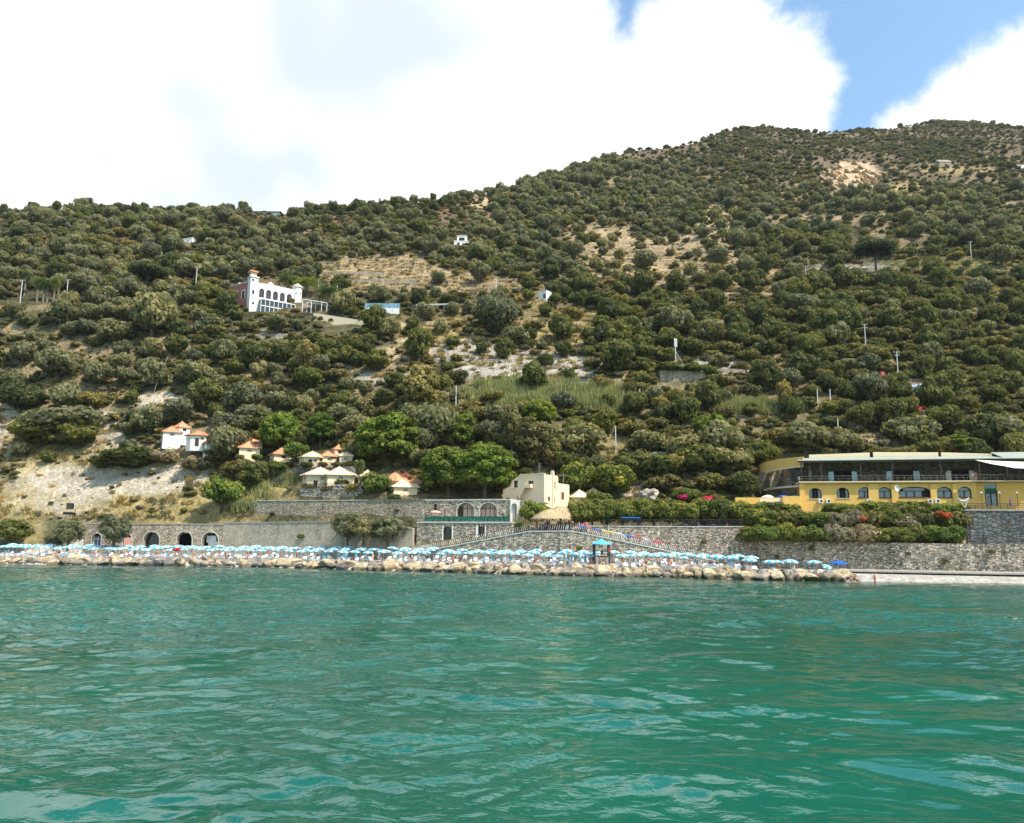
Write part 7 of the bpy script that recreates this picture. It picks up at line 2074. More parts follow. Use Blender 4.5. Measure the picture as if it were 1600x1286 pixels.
def digger(label, px, pyb, wpx, mat_body, name='excavator', Y=None):
    if Y is None: Y = hit(px, pyb)[1]
    g = P(px, pyb, Y); o = empty(name, g, 0, label, 'excavator'); s = wpx / F * Y / 6.0; o.scale = (s, s, s)
    for y in (-.8, .8):
        q = MB(); q.box(-2.6, -.2, y - .25, y + .25, 0, .6); q.build('track', M['tyre'], o)
    q = MB(); q.box(-3.0, -.2, -.95, .95, .65, 1.4); q.box(-3.0, -2.0, -.9, .9, 1.403, 1.7); q.build('body', mat_body, o)
    q = MB()
    for x in (-1.9, -.5):
        for y in (-.85, .0): q.box(x, x + .14, y, y + .1, 1.41, 2.9)
    q.box(-1.95, -.3, -.9, .15, 2.9, 3.05); q.box(-1.9, -.36, -.2, -.14, 1.41, 2.0); c = q.build('cab_frame', M['metal'], o)
    q = MB(); q.box(-1.8, -.45, -.75, .0, 1.42, 2.88); q.build('cab_glass', M['glassdk'], c)
    q = MB(); q.tube([(-.2, .5, 1.2), (1.2, .5, 2.6), (2.6, .5, 2.5)], .18, 5); q.tube([(2.6, .5, 2.5), (2.9, .5, .9)], .14, 5); q.build('boom', mat_body, o)
    q = MB(); q.add([(2.6, .1, .9), (3.2, .1, .9), (2.8, .1, .2), (2.6, .9, .9), (3.2, .9, .9), (2.8, .9, .2)], [(0, 1, 2), (3, 5, 4), (0, 2, 5, 3), (1, 4, 5, 2)]); q.build('bucket', M['wood'], o)
digger('small excavator with a black cab at work under the pale rock face', 116, 804, 34, M['tan_paint'] if 'tan_paint' in M else M['yellowp'], Y=181.2)
def orange_thing():
    g, Y = hit(14, 482); o = empty('orange_tent', g, .2, 'bright orange tarpaulin shelter at the left edge of the hillside', 'tent'); s = 18 / F * Y / 2
    q = MB(); q.add([(-s, -1, 0), (s, -1, 0), (s, 2, 0), (-s, 2, 0), (-s, .5, s * .8), (s * .2, .5, s * .65)], [(0, 1, 5, 4), (2, 3, 4, 5), (0, 4, 3), (1, 2, 5), (0, 3, 2, 1)]); q.build('tarpaulin', M['orange'], o)
    q = MB(); q.tube([(-s, .5, -.5), (-s, .5, s * .8)], .06, 4); q.build('pole', M['grey'], o)
orange_thing()
# ------------------------------------------------------------------ beach geometry helpers
SHP = [c[0] for c in COLS]; SHY = [c[1] for c in COLS]
def shoreY(px): return float(np.interp(px, SHP, SHY))
def beach_pt(px, dy):
    """point on the beach dy metres behind the water's edge in photograph column px"""
    Y = shoreY(px) + dy
    z = float(ground_col(px, np.array([Y]))[0])
    return PX(px, Y, z)
SEC = [(-60, 60, 'at the beach left end'), (60, 128, 'below the scrubby left slope'), (128, 215, 'before the leftmost cellars'), (215, 262, 'before the closed cellar arch'), (262, 308, 'before the middle cellar arch'), (308, 350, 'before the rightmost cellar arch'),
       (350, 420, 'where the cellars end'), (420, 480, 'below the bare washed wall'), (480, 520, 'left of the wall tamarisks'), (520, 575, 'below the left wall tamarisk'), (575, 640, 'below the right wall tamarisk'), (640, 700, 'below the left ramp foot'), (700, 760, 'below the stone bar doors'),
       (760, 825, 'below the left ramp top'), (825, 895, 'below the thatched bar'), (895, 930, 'left of the lifeguard tower'), (930, 985, 'right of the lifeguard tower'), (985, 1040, 'below the kayak ramp'), (1040, 1110, 'below the kayak ramp end'), (1110, 1170, 'below the tall wall corner'), (1170, 1240, 'below the sea wall start'), (1240, 1340, 'at the last parasols'), (1340, 1700, 'on the bare shore')]
def sec(px): return next((s[2] for s in SEC if s[0] <= px < s[1]), SEC[0][2])
def label_rank(items, look, px_, extra=''):
    bk = {}
    for k, it in enumerate(items): bk.setdefault((look(it), sec(px_(it))), []).append(k)
    lab = [None] * len(items)
    for (lk, sc), ks in bk.items():
        ks.sort(key=lambda k: px_(items[k]))
        for q, k in enumerate(ks): lab[k] = ('%s %s' % (lk, sc)) if len(ks) == 1 else ('%s %s, %s from left' % (lk, sc, ORD[min(q, 38)]))
    return lab

# ------------------------------------------------------------------ breakwater boulders
rr = random.Random(12)
BMESH = [boulder_mesh('boulder', s, ROCK if s % 5 else ROCKG, 2) for s in range(10)]
bl = []
for row, (dy, step, smin, smax, zo) in enumerate([(.6, 14.0, .6, 1.7, -.1), (2.3, 15.0, .8, 1.95, .2), (3.8, 16.0, .6, 1.6, .55)]):
    px = -20.0
    while px < 1325:
        s = rr.uniform(smin, smax)
        if not (row == 0 and px < 100 and rr.random() < .8):
            bl.append((row, px + rr.uniform(-3, 3), dy + rr.uniform(-.5, .5), s, zo * (1 if px < 1250 else .6)))
        px += step * rr.uniform(.75, 1.3) * (s / ((smin + smax) / 2)) ** .8
bl = bl[:295]
rown = ['half-wet boulder at the waterline', 'mid-breakwater tan boulder', 'breakwater top boulder']
labs = label_rank(bl, lambda b_: rown[b_[0]], lambda b_: b_[1])
for i, ((row, px, dy, s, zo), lb) in enumerate(zip(bl, labs)):
    g = PX(px, shoreY(px) + dy, .1)
    o = bpy.data.objects.new('boulder', BMESH[rr.randrange(10)]); COL.objects.link(o)
    o.location = (g.x, g.y, .12 + zo + s * .18); o.scale = (s * rr.uniform(.95, 1.3), s * rr.uniform(.75, 1.0), s * rr.uniform(.55, .82))
    o.rotation_euler = (rr.uniform(-.35, .35), rr.uniform(-.35, .35), rr.uniform(0, 6.28))
    tag(o, lb, 'boulder', 'boulders of the breakwater')
# small rubble between them
rub = []
for k in range(1500):
    px = rr.uniform(-40, 1340); dy = rr.uniform(.2, 5.2); g = PX(px, shoreY(px) + dy, .3)
    s = rr.uniform(.14, .42); rub.append((g.x, g.y, .15 + dy * .2 + rr.uniform(-.1, .15), (s, s * .8, s * .6), rr.uniform(0, 6.28), rr.uniform(-.4, .4)))
gn_field('rubble', rub, [boulder_mesh('stone', 31, ROCK, 1), boulder_mesh('stone', 32, ROCKG, 1), boulder_mesh('stone', 33, ROCK, 1)], 'small rubble between the breakwater boulders', 'rubble')

# ------------------------------------------------------------------ parasols
def canopy_mesh(name, r, drop, mats, n=16, alt=True, val=.16):
    mb = MB(); ring = [(0, 0.0), (r * .3, -drop * .16), (r * .7, -drop * .52), (r, -drop)]
    for k in range(n):
        a0, a1 = 2 * math.pi * k / n, 2 * math.pi * (k + 1) / n
        mb.mat(k % 2 if alt else 0)
        for (r0, z0), (r1, z1) in zip(ring[:-1], ring[1:]):
            p = [(r0 * math.cos(a0), r0 * math.sin(a0), z0), (r1 * math.cos(a0), r1 * math.sin(a0), z1), (r1 * math.cos(a1), r1 * math.sin(a1), z1), (r0 * math.cos(a1), r0 * math.sin(a1), z0)]
            if r0 == 0: mb.add(p[:3], [(0, 1, 2)])
            else: mb.add(p, [(0, 1, 2, 3)])
        mb.add([(r * math.cos(a0), r * math.sin(a0), -drop), (r * math.cos(a0), r * math.sin(a0), -drop - val), (r * math.cos(a1), r * math.sin(a1), -drop - val), (r * math.cos(a1), r * math.sin(a1), -drop)], [(0, 1, 2, 3)])
    me = bpy.data.meshes.new(name); me.from_pydata(mb.v, [], mb.f)
    for m in mats: me.materials.append(m)
    me.polygons.foreach_set('material_index', mb.m); me.update(); return me
def cloth(name, c):
    m = bpy.data.materials.new(name); nt = nt_of(m); b = NB(nt)
    out = b.n('ShaderNodeOutputMaterial'); oi = b.n('ShaderNodeObjectInfo')
    cc = b.mix(1.0, c, b.ramp(oi.outputs['Random'], [(0, .78), (.5, 1.0), (1, 1.12)]), 'MULTIPLY')
    d = b.n('ShaderNodeBsdfDiffuse', inp={'Color': cc}); t = b.n('ShaderNodeBsdfTranslucent', inp={'Color': cc})
    mx = b.n('ShaderNodeMixShader', inp={0: .3, 1: d.outputs[0], 2: t.outputs[0]}); nt.links.new(mx.outputs[0], out.inputs[0]); return m
CY, WH = cloth('cyan_parasol_cloth', (.13, .54, .72, 1)), cloth('white_parasol_cloth', (.72, .76, .78, 1))
BLc, RDc, GRc, TQc = cloth('blue_parasol_cloth', (.04, .16, .50, 1)), cloth('red_parasol_cloth', (.68, .05, .06, 1)), cloth('dark_green_parasol_cloth', (.02, .16, .10, 1)), cloth('turquoise_cloth', (.05, .45, .50, 1))
POLEM = MB(); POLEM.tube([(0, 0, 0), (0, 0, 2.25)], .03, 6)
def mesh_of(mb, name, mat):
    me = bpy.data.meshes.new(name); me.from_pydata(mb.v, [], mb.f)
    for m in (mat if isinstance(mat, (list, tuple)) else [mat]): me.materials.append(m)
    me.polygons.foreach_set('material_index', mb.m); me.update(); return me
pole_me = mesh_of(POLEM, 'pole', M['whitep'])
CAN = {'cw': canopy_mesh('canopy', 1.16, .34, [CY, WH], 12), 'red': canopy_mesh('canopy', 1.1, .36, [RDc], 12, False), 'blue': canopy_mesh('canopy', 1.3, .42, [BLc, WH], 8, False),
       'green': canopy_mesh('canopy', 1.4, .5, [GRc], 8, False), 'salmon': canopy_mesh('canopy', 1.1, .4, [M['pinkp']], 8, False), 'turq': canopy_mesh('canopy', 1.0, .3, [TQc, WH], 10), 'cream': canopy_mesh('canopy', 1.5, .55, [M['canvas']], 8, False)}
def parasol(kind, loc, rz, tilt, label, group=None, s=1.0):
    r = empty('parasol', loc, rz, label, 'parasol', group); r.rotation_euler = (tilt, 0, rz); r.scale = (s, s, s)
    c = bpy.data.objects.new('canopy', CAN[kind]); COL.objects.link(c); c.parent = r; c.location = (0, 0, 2.28)
    p = bpy.data.objects.new('pole', pole_me); COL.objects.link(p); p.parent = r
    return r
um = []
px = 6.0
while px < 1180:
    dense = px < 880
    for row, dy in enumerate((6.2, 9.2, 12.2)):
        if not dense and row == 1 and rr.random() < .15: continue
        if 925 < px < 958 and row == 0: continue
        if px > 1060 and row == 2: continue
        um.append((row, px + row * 6.5 + rr.uniform(-1.6, 1.6), dy + rr.uniform(-.5, .5)))
    px += 2.75 / shoreY(px) * F * .93
for q in (1119, 1144, 1172, 1203, 1235, 1273): um.append((0, q, 7.0))
um.append((1, 1214, 9.0)); um.append((1, 1154, 9.0))
rwn = ['front-row', 'middle-row', 'back-row']
labs = label_rank(um, lambda u: '%s cyan and white parasol' % rwn[u[0]], lambda u: u[1])
UM = []
for (row, px, dy), lb in zip(um, labs):
    g = beach_pt(px, dy); g.z += {0: 0, 1: .12, 2: .22}[row]
    UM.append((row, px, dy, g))
    parasol('cw', g, rr.uniform(0, 6.28), rr.uniform(-.13, .13), lb, 'cyan and white beach parasols', rr.uniform(.86, 1.06))
parasol('blue', beach_pt(1311, 6), .3, 0, 'last pale blue parasol at the right end of the beach')
parasol('red', beach_pt(277, 5.4), .3, -.25, 'bright red parasol tilted among the loungers below the middle cellar arch')
parasol('turq', beach_pt(1288, 5), .3, .5, 'turquoise and white parasol lying tilted at the right end of the beach', s=.8)
parasol('salmon', BARF.A + BARF.u * BARF.x(676, 812) + BARF.nrm * 1.2 + Vector((0, 0, BARZ)), .3, 0, 'salmon parasol on the stone bar terrace')
# closed parasols, striped
cl = MB(); cl.lathe([(.03, 2.35), (.10, 2.2), (.16, 1.6), (.24, .9), (.20, .75), (.03, .8)], 10)
cl.m = [0 if (i // 10) % 2 else 1 for i in range(len(cl.f))]
closed_me = mesh_of(cl, 'furled_canopy', [WH, CY])
cps = [(506, 5.6), (541, 5.6), (556, 8), (770, 5.8), (798, 5.8), (884, 6), (893, 7), (907, 6), (915, 6.4), (1086, 6), (1138, 5.6)]
for i, (px, dy) in enumerate(cps):
    g = beach_pt(px, dy); r = empty('closed_parasol', g, 0, 'furled cyan and white parasol, %s of the furled ones from the left' % ORD[i], 'parasol', 'furled parasols')
    for me, nm in ((closed_me, 'furled_canopy'), (pole_me, 'pole')):
        c = bpy.data.objects.new(nm, me); COL.objects.link(c); c.parent = r
# ------------------------------------------------------------------ sun loungers
lf = MB()
lf.box(-.32, .32, -.95, .35, .30, .36)
lf.add([(-.32, .35, .30), (.32, .35, .30), (.32, .95, .78), (-.32, .95, .78), (-.32, .35, .36), (.32, .35, .36), (.32, .92, .83), (-.32, .92, .83)], [(0, 3, 2, 1), (4, 5, 6, 7), (0, 1, 5, 4), (1, 2, 6, 5), (2, 3, 7, 6), (3, 0, 4, 7)])
lounge_me = mesh_of(lf, 'frame', M['whitep'])
def trestle(y0, y1, h):
    q = MB(); o_ = [(-.29, 0), (-.23, 0), (-.23, h - .08), (.23, h - .08), (.23, 0), (.29, 0), (.29, h), (-.29, h)]
    q.add([(x, y0, z) for x, z in o_] + [(x, y1, z) for x, z in o_], [(0, 1, 2, 7), (2, 3, 6, 7), (3, 4, 5, 6), (8, 15, 10, 9), (10, 15, 14, 11), (11, 14, 13, 12)] + [(i, i + 8, (i + 1) % 8 + 8, (i + 1) % 8) for i in range(8)])
    return q
lg_ = trestle(-.8, -.74, .3)
leg_a = mesh_of(lg_, 'front_trestle', M['whitep'])
lg_ = trestle(.5, .56, .42)
leg_b = mesh_of(lg_, 'rear_trestle', M['whitep'])
cush = MB(); cush.box(-.29, .29, -.9, .34, .365, .40)
cush_me = {k: mesh_of(cush, 'towel', m) for k, m in dict(w=M['whitep'], p=M['pinkp'], c=M['cyan'], r=M['red'], b=M['blue']).items()}
ln = []
for (row, px, dy, g) in UM:
    for s in ((-1, 1) if row == 0 else ((rr.choice((-1, 1)),))):
        ln.append((row, px, s, g))
ln = ln[:290]
labs = label_rank(ln, lambda u: 'white lounger under a %s parasol' % rwn[u[0]], lambda u: u[1] + u[2])
for (row, px, s, g), lb in zip(ln, labs):
    r = empty('sun_lounger', (g.x + s * rr.uniform(.55, .9), g.y + rr.uniform(-1.3, -.5), g.z), rr.uniform(-.3, .3) + (math.pi if rr.random() < .1 else 0), lb, 'sun lounger', 'white sun loungers')
    for me, nm in ((lounge_me, 'frame'), (leg_a, 'front_trestle'), (leg_b, 'rear_trestle')):
        c = bpy.data.objects.new(nm, me); COL.objects.link(c); c.parent = r
    k = rr.choice('wwwwwpcrb' if row == 0 else 'wwww')
    if k != 'w': c = bpy.data.objects.new('towel', cush_me[k]); COL.objects.link(c); c.parent = r

# ------------------------------------------------------------------ people
def skin_person(name, J, E, mat):
    """J: joint -> (x, y, z, radius); one continuous skinned body"""
    keys = list(J); bm_v = [J[k][:3] for k in keys]; ed = [(keys.index(a), keys.index(c)) for a, c in E]
    me = bpy.data.meshes.new(name); me.from_pydata(bm_v, ed, [])
    o = bpy.data.objects.new(name, me); COL.objects.link(o)
    md = o.modifiers.new('skin', 'SKIN'); md.use_smooth_shade = True
    for i, k in enumerate(keys):
        sv = me.skin_vertices[0].data[i]; r = J[k][3]; sv.radius = (r, r) if not isinstance(r, tuple) else r; sv.use_root = (k == 'pelvis')
    o.modifiers.new('sub', 'SUBSURF').levels = 1
    dg = bpy.context.evaluated_depsgraph_get(); dg.update()
    m2 = bpy.data.meshes.new_from_object(o.evaluated_get(dg)); m2.name = name
    bpy.data.objects.remove(o); m2.materials.clear(); m2.materials.append(mat)
    m2.polygons.foreach_set('use_smooth', [True] * len(m2.polygons))
    return m2
ED = [('pelvis', 'waist'), ('waist', 'chest'), ('chest', 'neck'), ('neck', 'head'), ('head', 'crown'),
      ('chest', 'shl'), ('shl', 'ell'), ('ell', 'wrl'), ('wrl', 'hal'), ('chest', 'shr'), ('shr', 'elr'), ('elr', 'wrr'), ('wrr', 'har'),
      ('pelvis', 'hil'), ('hil', 'knl'), ('knl', 'anl'), ('anl', 'tol'), ('pelvis', 'hir'), ('hir', 'knr'), ('knr', 'anr'), ('anr', 'tor')]
def pose(kind):
    J = dict(pelvis=(0, 0, .95, .13), waist=(0, 0, 1.1, .12), chest=(0, 0, 1.32, .145), neck=(0, 0, 1.48, .055), head=(0, -.02, 1.60, .095), crown=(0, -.01, 1.70, .07),
             shl=(-.17, 0, 1.40, .06), ell=(-.24, .02, 1.14, .045), wrl=(-.25, -.06, .90, .03), hal=(-.25, -.08, .80, .035),
             shr=(.17, 0, 1.40, .06), elr=(.24, .02, 1.14, .045), wrr=(.25, -.06, .90, .03), har=(.25, -.08, .80, .035),
             hil=(-.09, 0, .88, .10), knl=(-.10, -.02, .48, .065), anl=(-.11, .02, .08, .04), tol=(-.12, -.14, .03, .035),
             hir=(.09, 0, .88, .10), knr=(.10, -.02, .48, .065), anr=(.11, .02, .08, .04), tor=(.12, -.14, .03, .035))
    if kind == 'wave':
        J.update(elr=(.30, -.05, 1.22, .045), wrr=(.20, -.22, 1.30, .03), har=(.14, -.27, 1.36, .035), knl=(-.12, -.14, .50, .065), anl=(-.12, -.02, .08, .04), tol=(-.12, -.18, .03, .035))
    if kind in ('sit', 'sit2'):
        d = -.50
        for k in ('pelvis', 'waist', 'chest', 'neck', 'head', 'crown', 'shl', 'shr', 'ell', 'elr', 'wrl', 'wrr', 'hal', 'har'):
            x, y, z, r = J[k]; J[k] = (x, y + (.05 if k in ('chest', 'shl', 'shr') else 0), z + d, r)
        lean = .10 if kind == 'sit' else -.12
        for k, f_ in (('waist', .3), ('chest', .7), ('shl', .9), ('shr', .9), ('neck', 1.1), ('head', 1.3), ('crown', 1.5), ('ell', .5), ('elr', .5)):
            x, y, z, r = J[k]; J[k] = (x, y + lean * f_, z, r)
        J.update(hil=(-.10, -.05, .45, .10), knl=(-.14, -.45, .48, .065), anl=(-.14, -.47, .08, .04), tol=(-.14, -.62, .04, .035),
                 hir=(.10, -.05, .45, .10), knr=(.14, -.45, .48, .065), anr=(.14, -.47, .08, .04), tor=(.14, -.62, .04, .035),
                 wrl=(-.18, -.28, .56, .03), wrr=(.18, -.28, .56, .03), hal=(-.16, -.38, .55, .035), har=(.16, -.38, .55, .035))
    if kind == 'lie':
        K = {}
        for k, (x, y, z, r) in J.items():
            t = z - .95
            if t >= 0: K[k] = (x, .25 + t * .82, .50 + t * .50, r)
            else: K[k] = (x, .25 + t * 1.0, .47 + (y * -1 if k in ('tol', 'tor') else 0), r)
        K['wrl'] = (-.26, .35, .46, .03); K['hal'] = (-.26, .25, .46, .035); K['wrr'] = (.26, .35, .46, .03); K['har'] = (.26, .25, .46, .035)
        K['ell'] = (-.27, .5, .55, .045); K['elr'] = (.27, .5, .55, .045)
        J = K
    return J
SK = [mat_plain('tanned_skin', (.42, .22, .13), .6, .08), mat_plain('fair_skin', (.60, .38, .27), .6, .08), mat_plain('dark_tan_skin', (.25, .12, .07), .6, .08)]
HAIR = [mat_plain('dark_hair', (.03, .02, .015), .8), mat_plain('fair_hair', (.30, .19, .08), .8)]
CLO = dict(red=M['red'], blue=M['blue'], black=M['metal'], white=M['whitep'], orange=M['orange'], turquoise=M['cyan'], pink=mat_plain('pink_cloth', (.75, .10, .30), .8), green=M['greenp'])
def garment(J, mat, top=False):
    mb = MB()
    p, h1, h2, w = Vector(J['pelvis'][:3]), Vector(J['hil'][:3]), Vector(J['hir'][:3]), Vector(J['waist'][:3])
    k1, k2 = Vector(J['knl'][:3]), Vector(J['knr'][:3])
    mb.tube([w.lerp(p, .3), p, (h1 + h2) / 2], [.145, .165, .16], 10)
    mb.tube([h1, h1.lerp(k1, .3)], [.115, .11], 8); mb.tube([h2, h2.lerp(k2, .3)], [.115, .11], 8)
    if top:
        c, n = Vector(J['chest'][:3]), Vector(J['neck'][:3])
        mb.tube([w.lerp(p, .5), w, c, c.lerp(n, .6)], [.15, .145, .175, .10], 10)
        for s in ('l', 'r'):
            a, e = Vector(J['sh' + s][:3]), Vector(J['el' + s][:3]); mb.tube([a, a.lerp(e, .55)], [.08, .07], 7)
    return mesh_of(mb, 'swimwear' if not top else 'shirt_and_shorts', mat)
def hair_me(J, mat):
    mb = MB(); h, c = Vector(J['head'][:3]), Vector(J['crown'][:3]); u = (c - h).normalized()
    mb.tube([h + u * .02 + Vector((0, .03, 0)), h + u * .07 + Vector((0, .02, 0)), c + u * .02, c + u * .055], [.10, .112, .09, .02], 9)
    return mesh_of(mb, 'hair', mat)
PER = {}
for kd in ('stand', 'wave', 'sit', 'sit2', 'lie'):
    J = pose(kd)
    PER[kd] = (J, [skin_person('body', J, ED, s) for s in SK], [hair_me(J, h) for h in HAIR], {c: garment(J, m) for c, m in CLO.items()}, {c: garment(J, m, True) for c, m in CLO.items()})
PW = dict(stand='standing', wave='raising an arm', sit='sitting', sit2='bending forward', lie='lying down')
def person(kd, loc, rz, col, label, top=False, group=None, sk=None):
    J, B_, H_, G_, T_ = PER[kd]
    r = empty('person', loc, rz, label, 'person', group)
    b_ = bpy.data.objects.new('body', B_[rr.randrange(3) if sk is None else sk]); COL.objects.link(b_); b_.parent = r
    h_ = bpy.data.objects.new('hair', H_[rr.random() < .25]); COL.objects.link(h_); h_.parent = r
    g_ = bpy.data.objects.new('clothing' if top else 'swimwear', (T_ if top else G_)[col]); COL.objects.link(g_); g_.parent = r
    return r
pp = []
cols = list(CLO)
for k in range(118):
    px = rr.uniform(10, 1290)
    kd = rr.choice(['stand', 'stand', 'wave', 'sit', 'sit', 'sit2', 'lie'])
    dy = rr.choice([4.9, 5.4, 7.8, 8.0, 10.8]) if kd != 'lie' else 5.2
    pp.append((kd, px, dy, rr.choice(cols)))
labs = label_rank(pp, lambda p: 'person %s in %s swimwear' % (PW[p[0]], p[3]), lambda p: p[1])
for (kd, px, dy, c), lb in zip(pp, labs):
    person(kd, beach_pt(px, dy), rr.uniform(-1.2, 1.2) if kd != 'lie' else rr.uniform(-.3, .3), c, lb, group='bathers on the beach')
for px, Y, kd, lb in ((1367, 117.6, 'stand', 'lone bather standing at the water edge on the bare right shore'), (1329, 118.4, 'sit2', 'left of two bathers sitting at the water edge beyond the last boulder'), (1339, 118.6, 'sit', 'right of two bathers sitting at the water edge beyond the last boulder')):
    g = PX(px, Y, .0); g.z = -.35 if kd == 'stand' else -.25; person(kd, g, .5, 'red', lb, sk=0)

# ------------------------------------------------------------------ lifeguard tower
def tower():
    g = PX(940, 135.2, .9); o = empty('lifeguard_tower', g, .05, 'black lifeguard tower with a turquoise sunshade above the breakwater', 'lifeguard tower')
    W_, H_ = 1.25, 4.1
    for x in (-W_, W_):
        for y in (-.8, .8): q = MB(); q.box(x - .11, x + .11, y - .11, y + .11, 0, H_); q.build('leg', M['metal'], o)
    q = MB(); q.box(-W_, W_, -.8, .8, 2.0, 2.12); q.build('platform', M['metal'], o)
    q = MB()
    for z in (2.95, 2.5): q.box(-W_ + .12, W_ - .12, -.85, -.8, z, z + .07); q.box(-W_ + .12, W_ - .12, .8, .85, z, z + .07)
    q.build('guard_rail', M['metal'], o)
    q = MB(); q.box(-W_ + .12, W_ - .12, .6, .68, 2.13, 2.6); q.build('windbreak', M['whitep'], o) if False else None
    q = MB(); q.box(W_ - .55, W_ - .113, -.79, -.7, 0, 2.0); q.build('side_panel', M['grey'], o)
    q = MB()
    for k in range(6): q.box(-.35, .35, -1.0 + .0 * k, -.93, .3 + k * .3, .36 + k * .3)
    q.build('ladder', M['grey'], o)
    r = MB(); r.lathe([(0.02, H_ + .95), (.35, H_ + .85), (.4, H_ + .7), (.8, H_ + .5), (1.75, H_ + .12), (1.75, H_ - .02)], 10); r.build('sunshade', M['cyan'], o, smooth=False)
    q = MB(); q.box(W_ - .15, W_ + .13, -.98, -.93, 2.9, 3.6); q.build('red_float', M['red'], o)
    person('sit', PX(941, 135.2, .9) + Vector((0, 0, 2.12)), 0, 'black', 'lifeguard in black sitting on the lifeguard tower', True)
tower()

# ------------------------------------------------------------------ thatched bar
def palapa(px, py_apex, py_eave, py_floor, wpx, Y, label, seed):
    g = P(px, py_floor, Y); o = empty('thatched_pavilion', g, 0, label, 'pavilion'); s = F / Y; r = wpx / 2 / s; he = (py_floor - py_eave) / s; ha = (py_floor - py_apex) / s
    rs = np.random.RandomState(seed)
    for k in range(7):
        a = 2 * math.pi * k / 7; q = MB(); q.tube([(r * .78 * math.cos(a), r * .6 * math.sin(a), -.3), (r * .78 * math.cos(a), r * .6 * math.sin(a), he + .2)], .09, 6); q.build('post', M['wood'], o)
    q = MB(); n = 22
    rings = [(.0, ha), (.28, ha - .25), (.6, ha - (ha - he) * .42), (.88, ha - (ha - he) * .82), (1.0, he + .0)]
    vs = []
    for f_, z in rings:
        for k in range(n): a = 2 * math.pi * k / n; j = 1 + (rs.rand() - .5) * .08; vs.append((r * f_ * j * math.cos(a), r * f_ * j * .8 * math.sin(a), z + (rs.rand() - .5) * .12))
    fs = [(j * n + k, j * n + (k + 1) % n, (j + 1) * n + (k + 1) % n, (j + 1) * n + k) for j in range(4) for k in range(n)]
    q.add(vs, fs)
    # shaggy palm strands lying on it and hanging from the eave
    for k in range(900):
        a = rs.rand() * 6.28; f_ = .15 + rs.rand() ** .6 * .87; z = np.interp(f_, [x[0] for x in rings], [x[1] for x in rings]); L = .35 + rs.rand() * .5
        f2 = f_ + L / r; z2 = np.interp(f2, [x[0] for x in rings], [x[1] for x in rings]) + .06 - (L * .9 if f2 > 1 else 0) * rs.rand(); f2 = min(f2, 1.03)
        w = .035 + rs.rand() * .05; ta = a + (rs.rand() - .5) * .12
        p0 = Vector((r * f_ * math.cos(a), r * f_ * .8 * math.sin(a), z + .06 + rs.rand() * .12)); p1 = Vector((r * f2 * math.cos(ta), r * f2 * .8 * math.sin(ta), z2)); t = Vector((-math.sin(a), math.cos(a), 0)) * w
        q.add([p0 - t, p0 + t, p1 + t * .5, p1 - t * .5], [(0, 1, 2, 3)])
    q.build('thatch_roof', M['thatch'], o, fix=False)
    c = MB(); c.box(-r * .6, r * .6, r * .3, r * .36, 0, 1.1); c.build('bar_counter', M['wood'], o)
palapa(877, 791, 808, 828, 52, 153.5, 'rear yellow-brown thatched pavilion behind the front one', 5)
palapa(861, 796, 811, 829, 62, 148.8, 'front thatched pavilion with shaggy palm fringe on the landing', 3)
bp_ = [(838, 0), (846, 1), (852, 2), (858, 0), (866, 1), (872, 2), (880, 0), (886, 1), (900, 1), (905, 0), (915, 2), (922, 0)]
for i, (px, k) in enumerate(bp_):
    g = P(px, 829, 148.0 + (i % 3) * .6)
    person(['stand', 'sit', 'wave'][k], g, rr.uniform(-1.5, 1.5), cols[(i * 3) % 8], '%s person from the left among the people at the thatched pavilions' % ORD[i], k != 0, 'guests at the thatched pavilions')
def table(px, py, Y, label, mat, group=None, chairs=True):
    g = P(px, py, Y); o = empty('table', g, rr.uniform(-.4, .4), label, 'table', group)
    q = MB(); q.lathe([(0, .70), (.45, .70), (.45, .74), (0, .74)], 12); q.build('table_top', mat, o)
    q = MB(); q.tube([(0, 0, 0), (0, 0, .7)], .04, 6); q.lathe([(.25, 0), (.22, .03), (.03, .06)], 10); q.build('pedestal', M['metal'], o)
def chair(px, py, Y, label, mat, rz, group=None):
    g = P(px, py, Y); o = empty('chair', g, rz, label, 'chair', group)
    q = MB(); q.box(-.22, .22, -.22, .22, .42, .46); q.build('seat', mat, o)
    q = MB(); q.box(-.22, .22, .19, .23, .50, .9); q.build('backrest', mat, o)
    for x in (-.19, .19):
        for y in (-.19, .19): q = MB(); q.tube([(x, y, 0), (x, y, .42 if y < 0 else .5)], .02, 4); q.build('leg', mat, o)
# hotel verandah furniture (dark, in the shade) and the garden terrace
zfl = HOT.zz(1400, 752.5)
for i in range(10):
    px = 1290 + i * 31
    p = HOT.A + HOT.u * HOT.x(px, 750) + HOT.nrm * 1.6 + Vector((0, 0, zfl + .1))
    o = empty('table', p, .2 * i, '%s dark table from the left behind the hotel verandah railing' % ORD[i], 'table', 'tables on the hotel verandah')
    q = MB(); q.lathe([(0, .70), (.5, .70), (.5, .74), (0, .74)], 12); q.build('table_top', M['wood'], o)
    q = MB(); q.tube([(0, 0, 0), (0, 0, .7)], .05, 6); q.build('pedestal', M['metal'], o)
    for s in (-1, 1):
        c = empty('chair', p + HOT.u * .85 * s, HOT.rz + (math.pi / 2) * -s, '%s chair at the %s verandah table from the left' % ('left' if s < 0 else 'right', ORD[i]), 'chair', 'chairs on the hotel verandah')
        q = MB(); q.box(-.22, .22, -.22, .22, .42, .46); q.build('seat', M['grey_dk'], c)
        q = MB(); q.box(-.22, .22, .19, .23, .50, .9); q.build('backrest', M['grey_dk'], c)
        for x in (-.19, .19):
            for y in (-.19, .19): q = MB(); q.tube([(x, y, 0), (x, y, .42 if y < 0 else .5)], .02, 4); q.build('leg', M['grey_dk'], c)
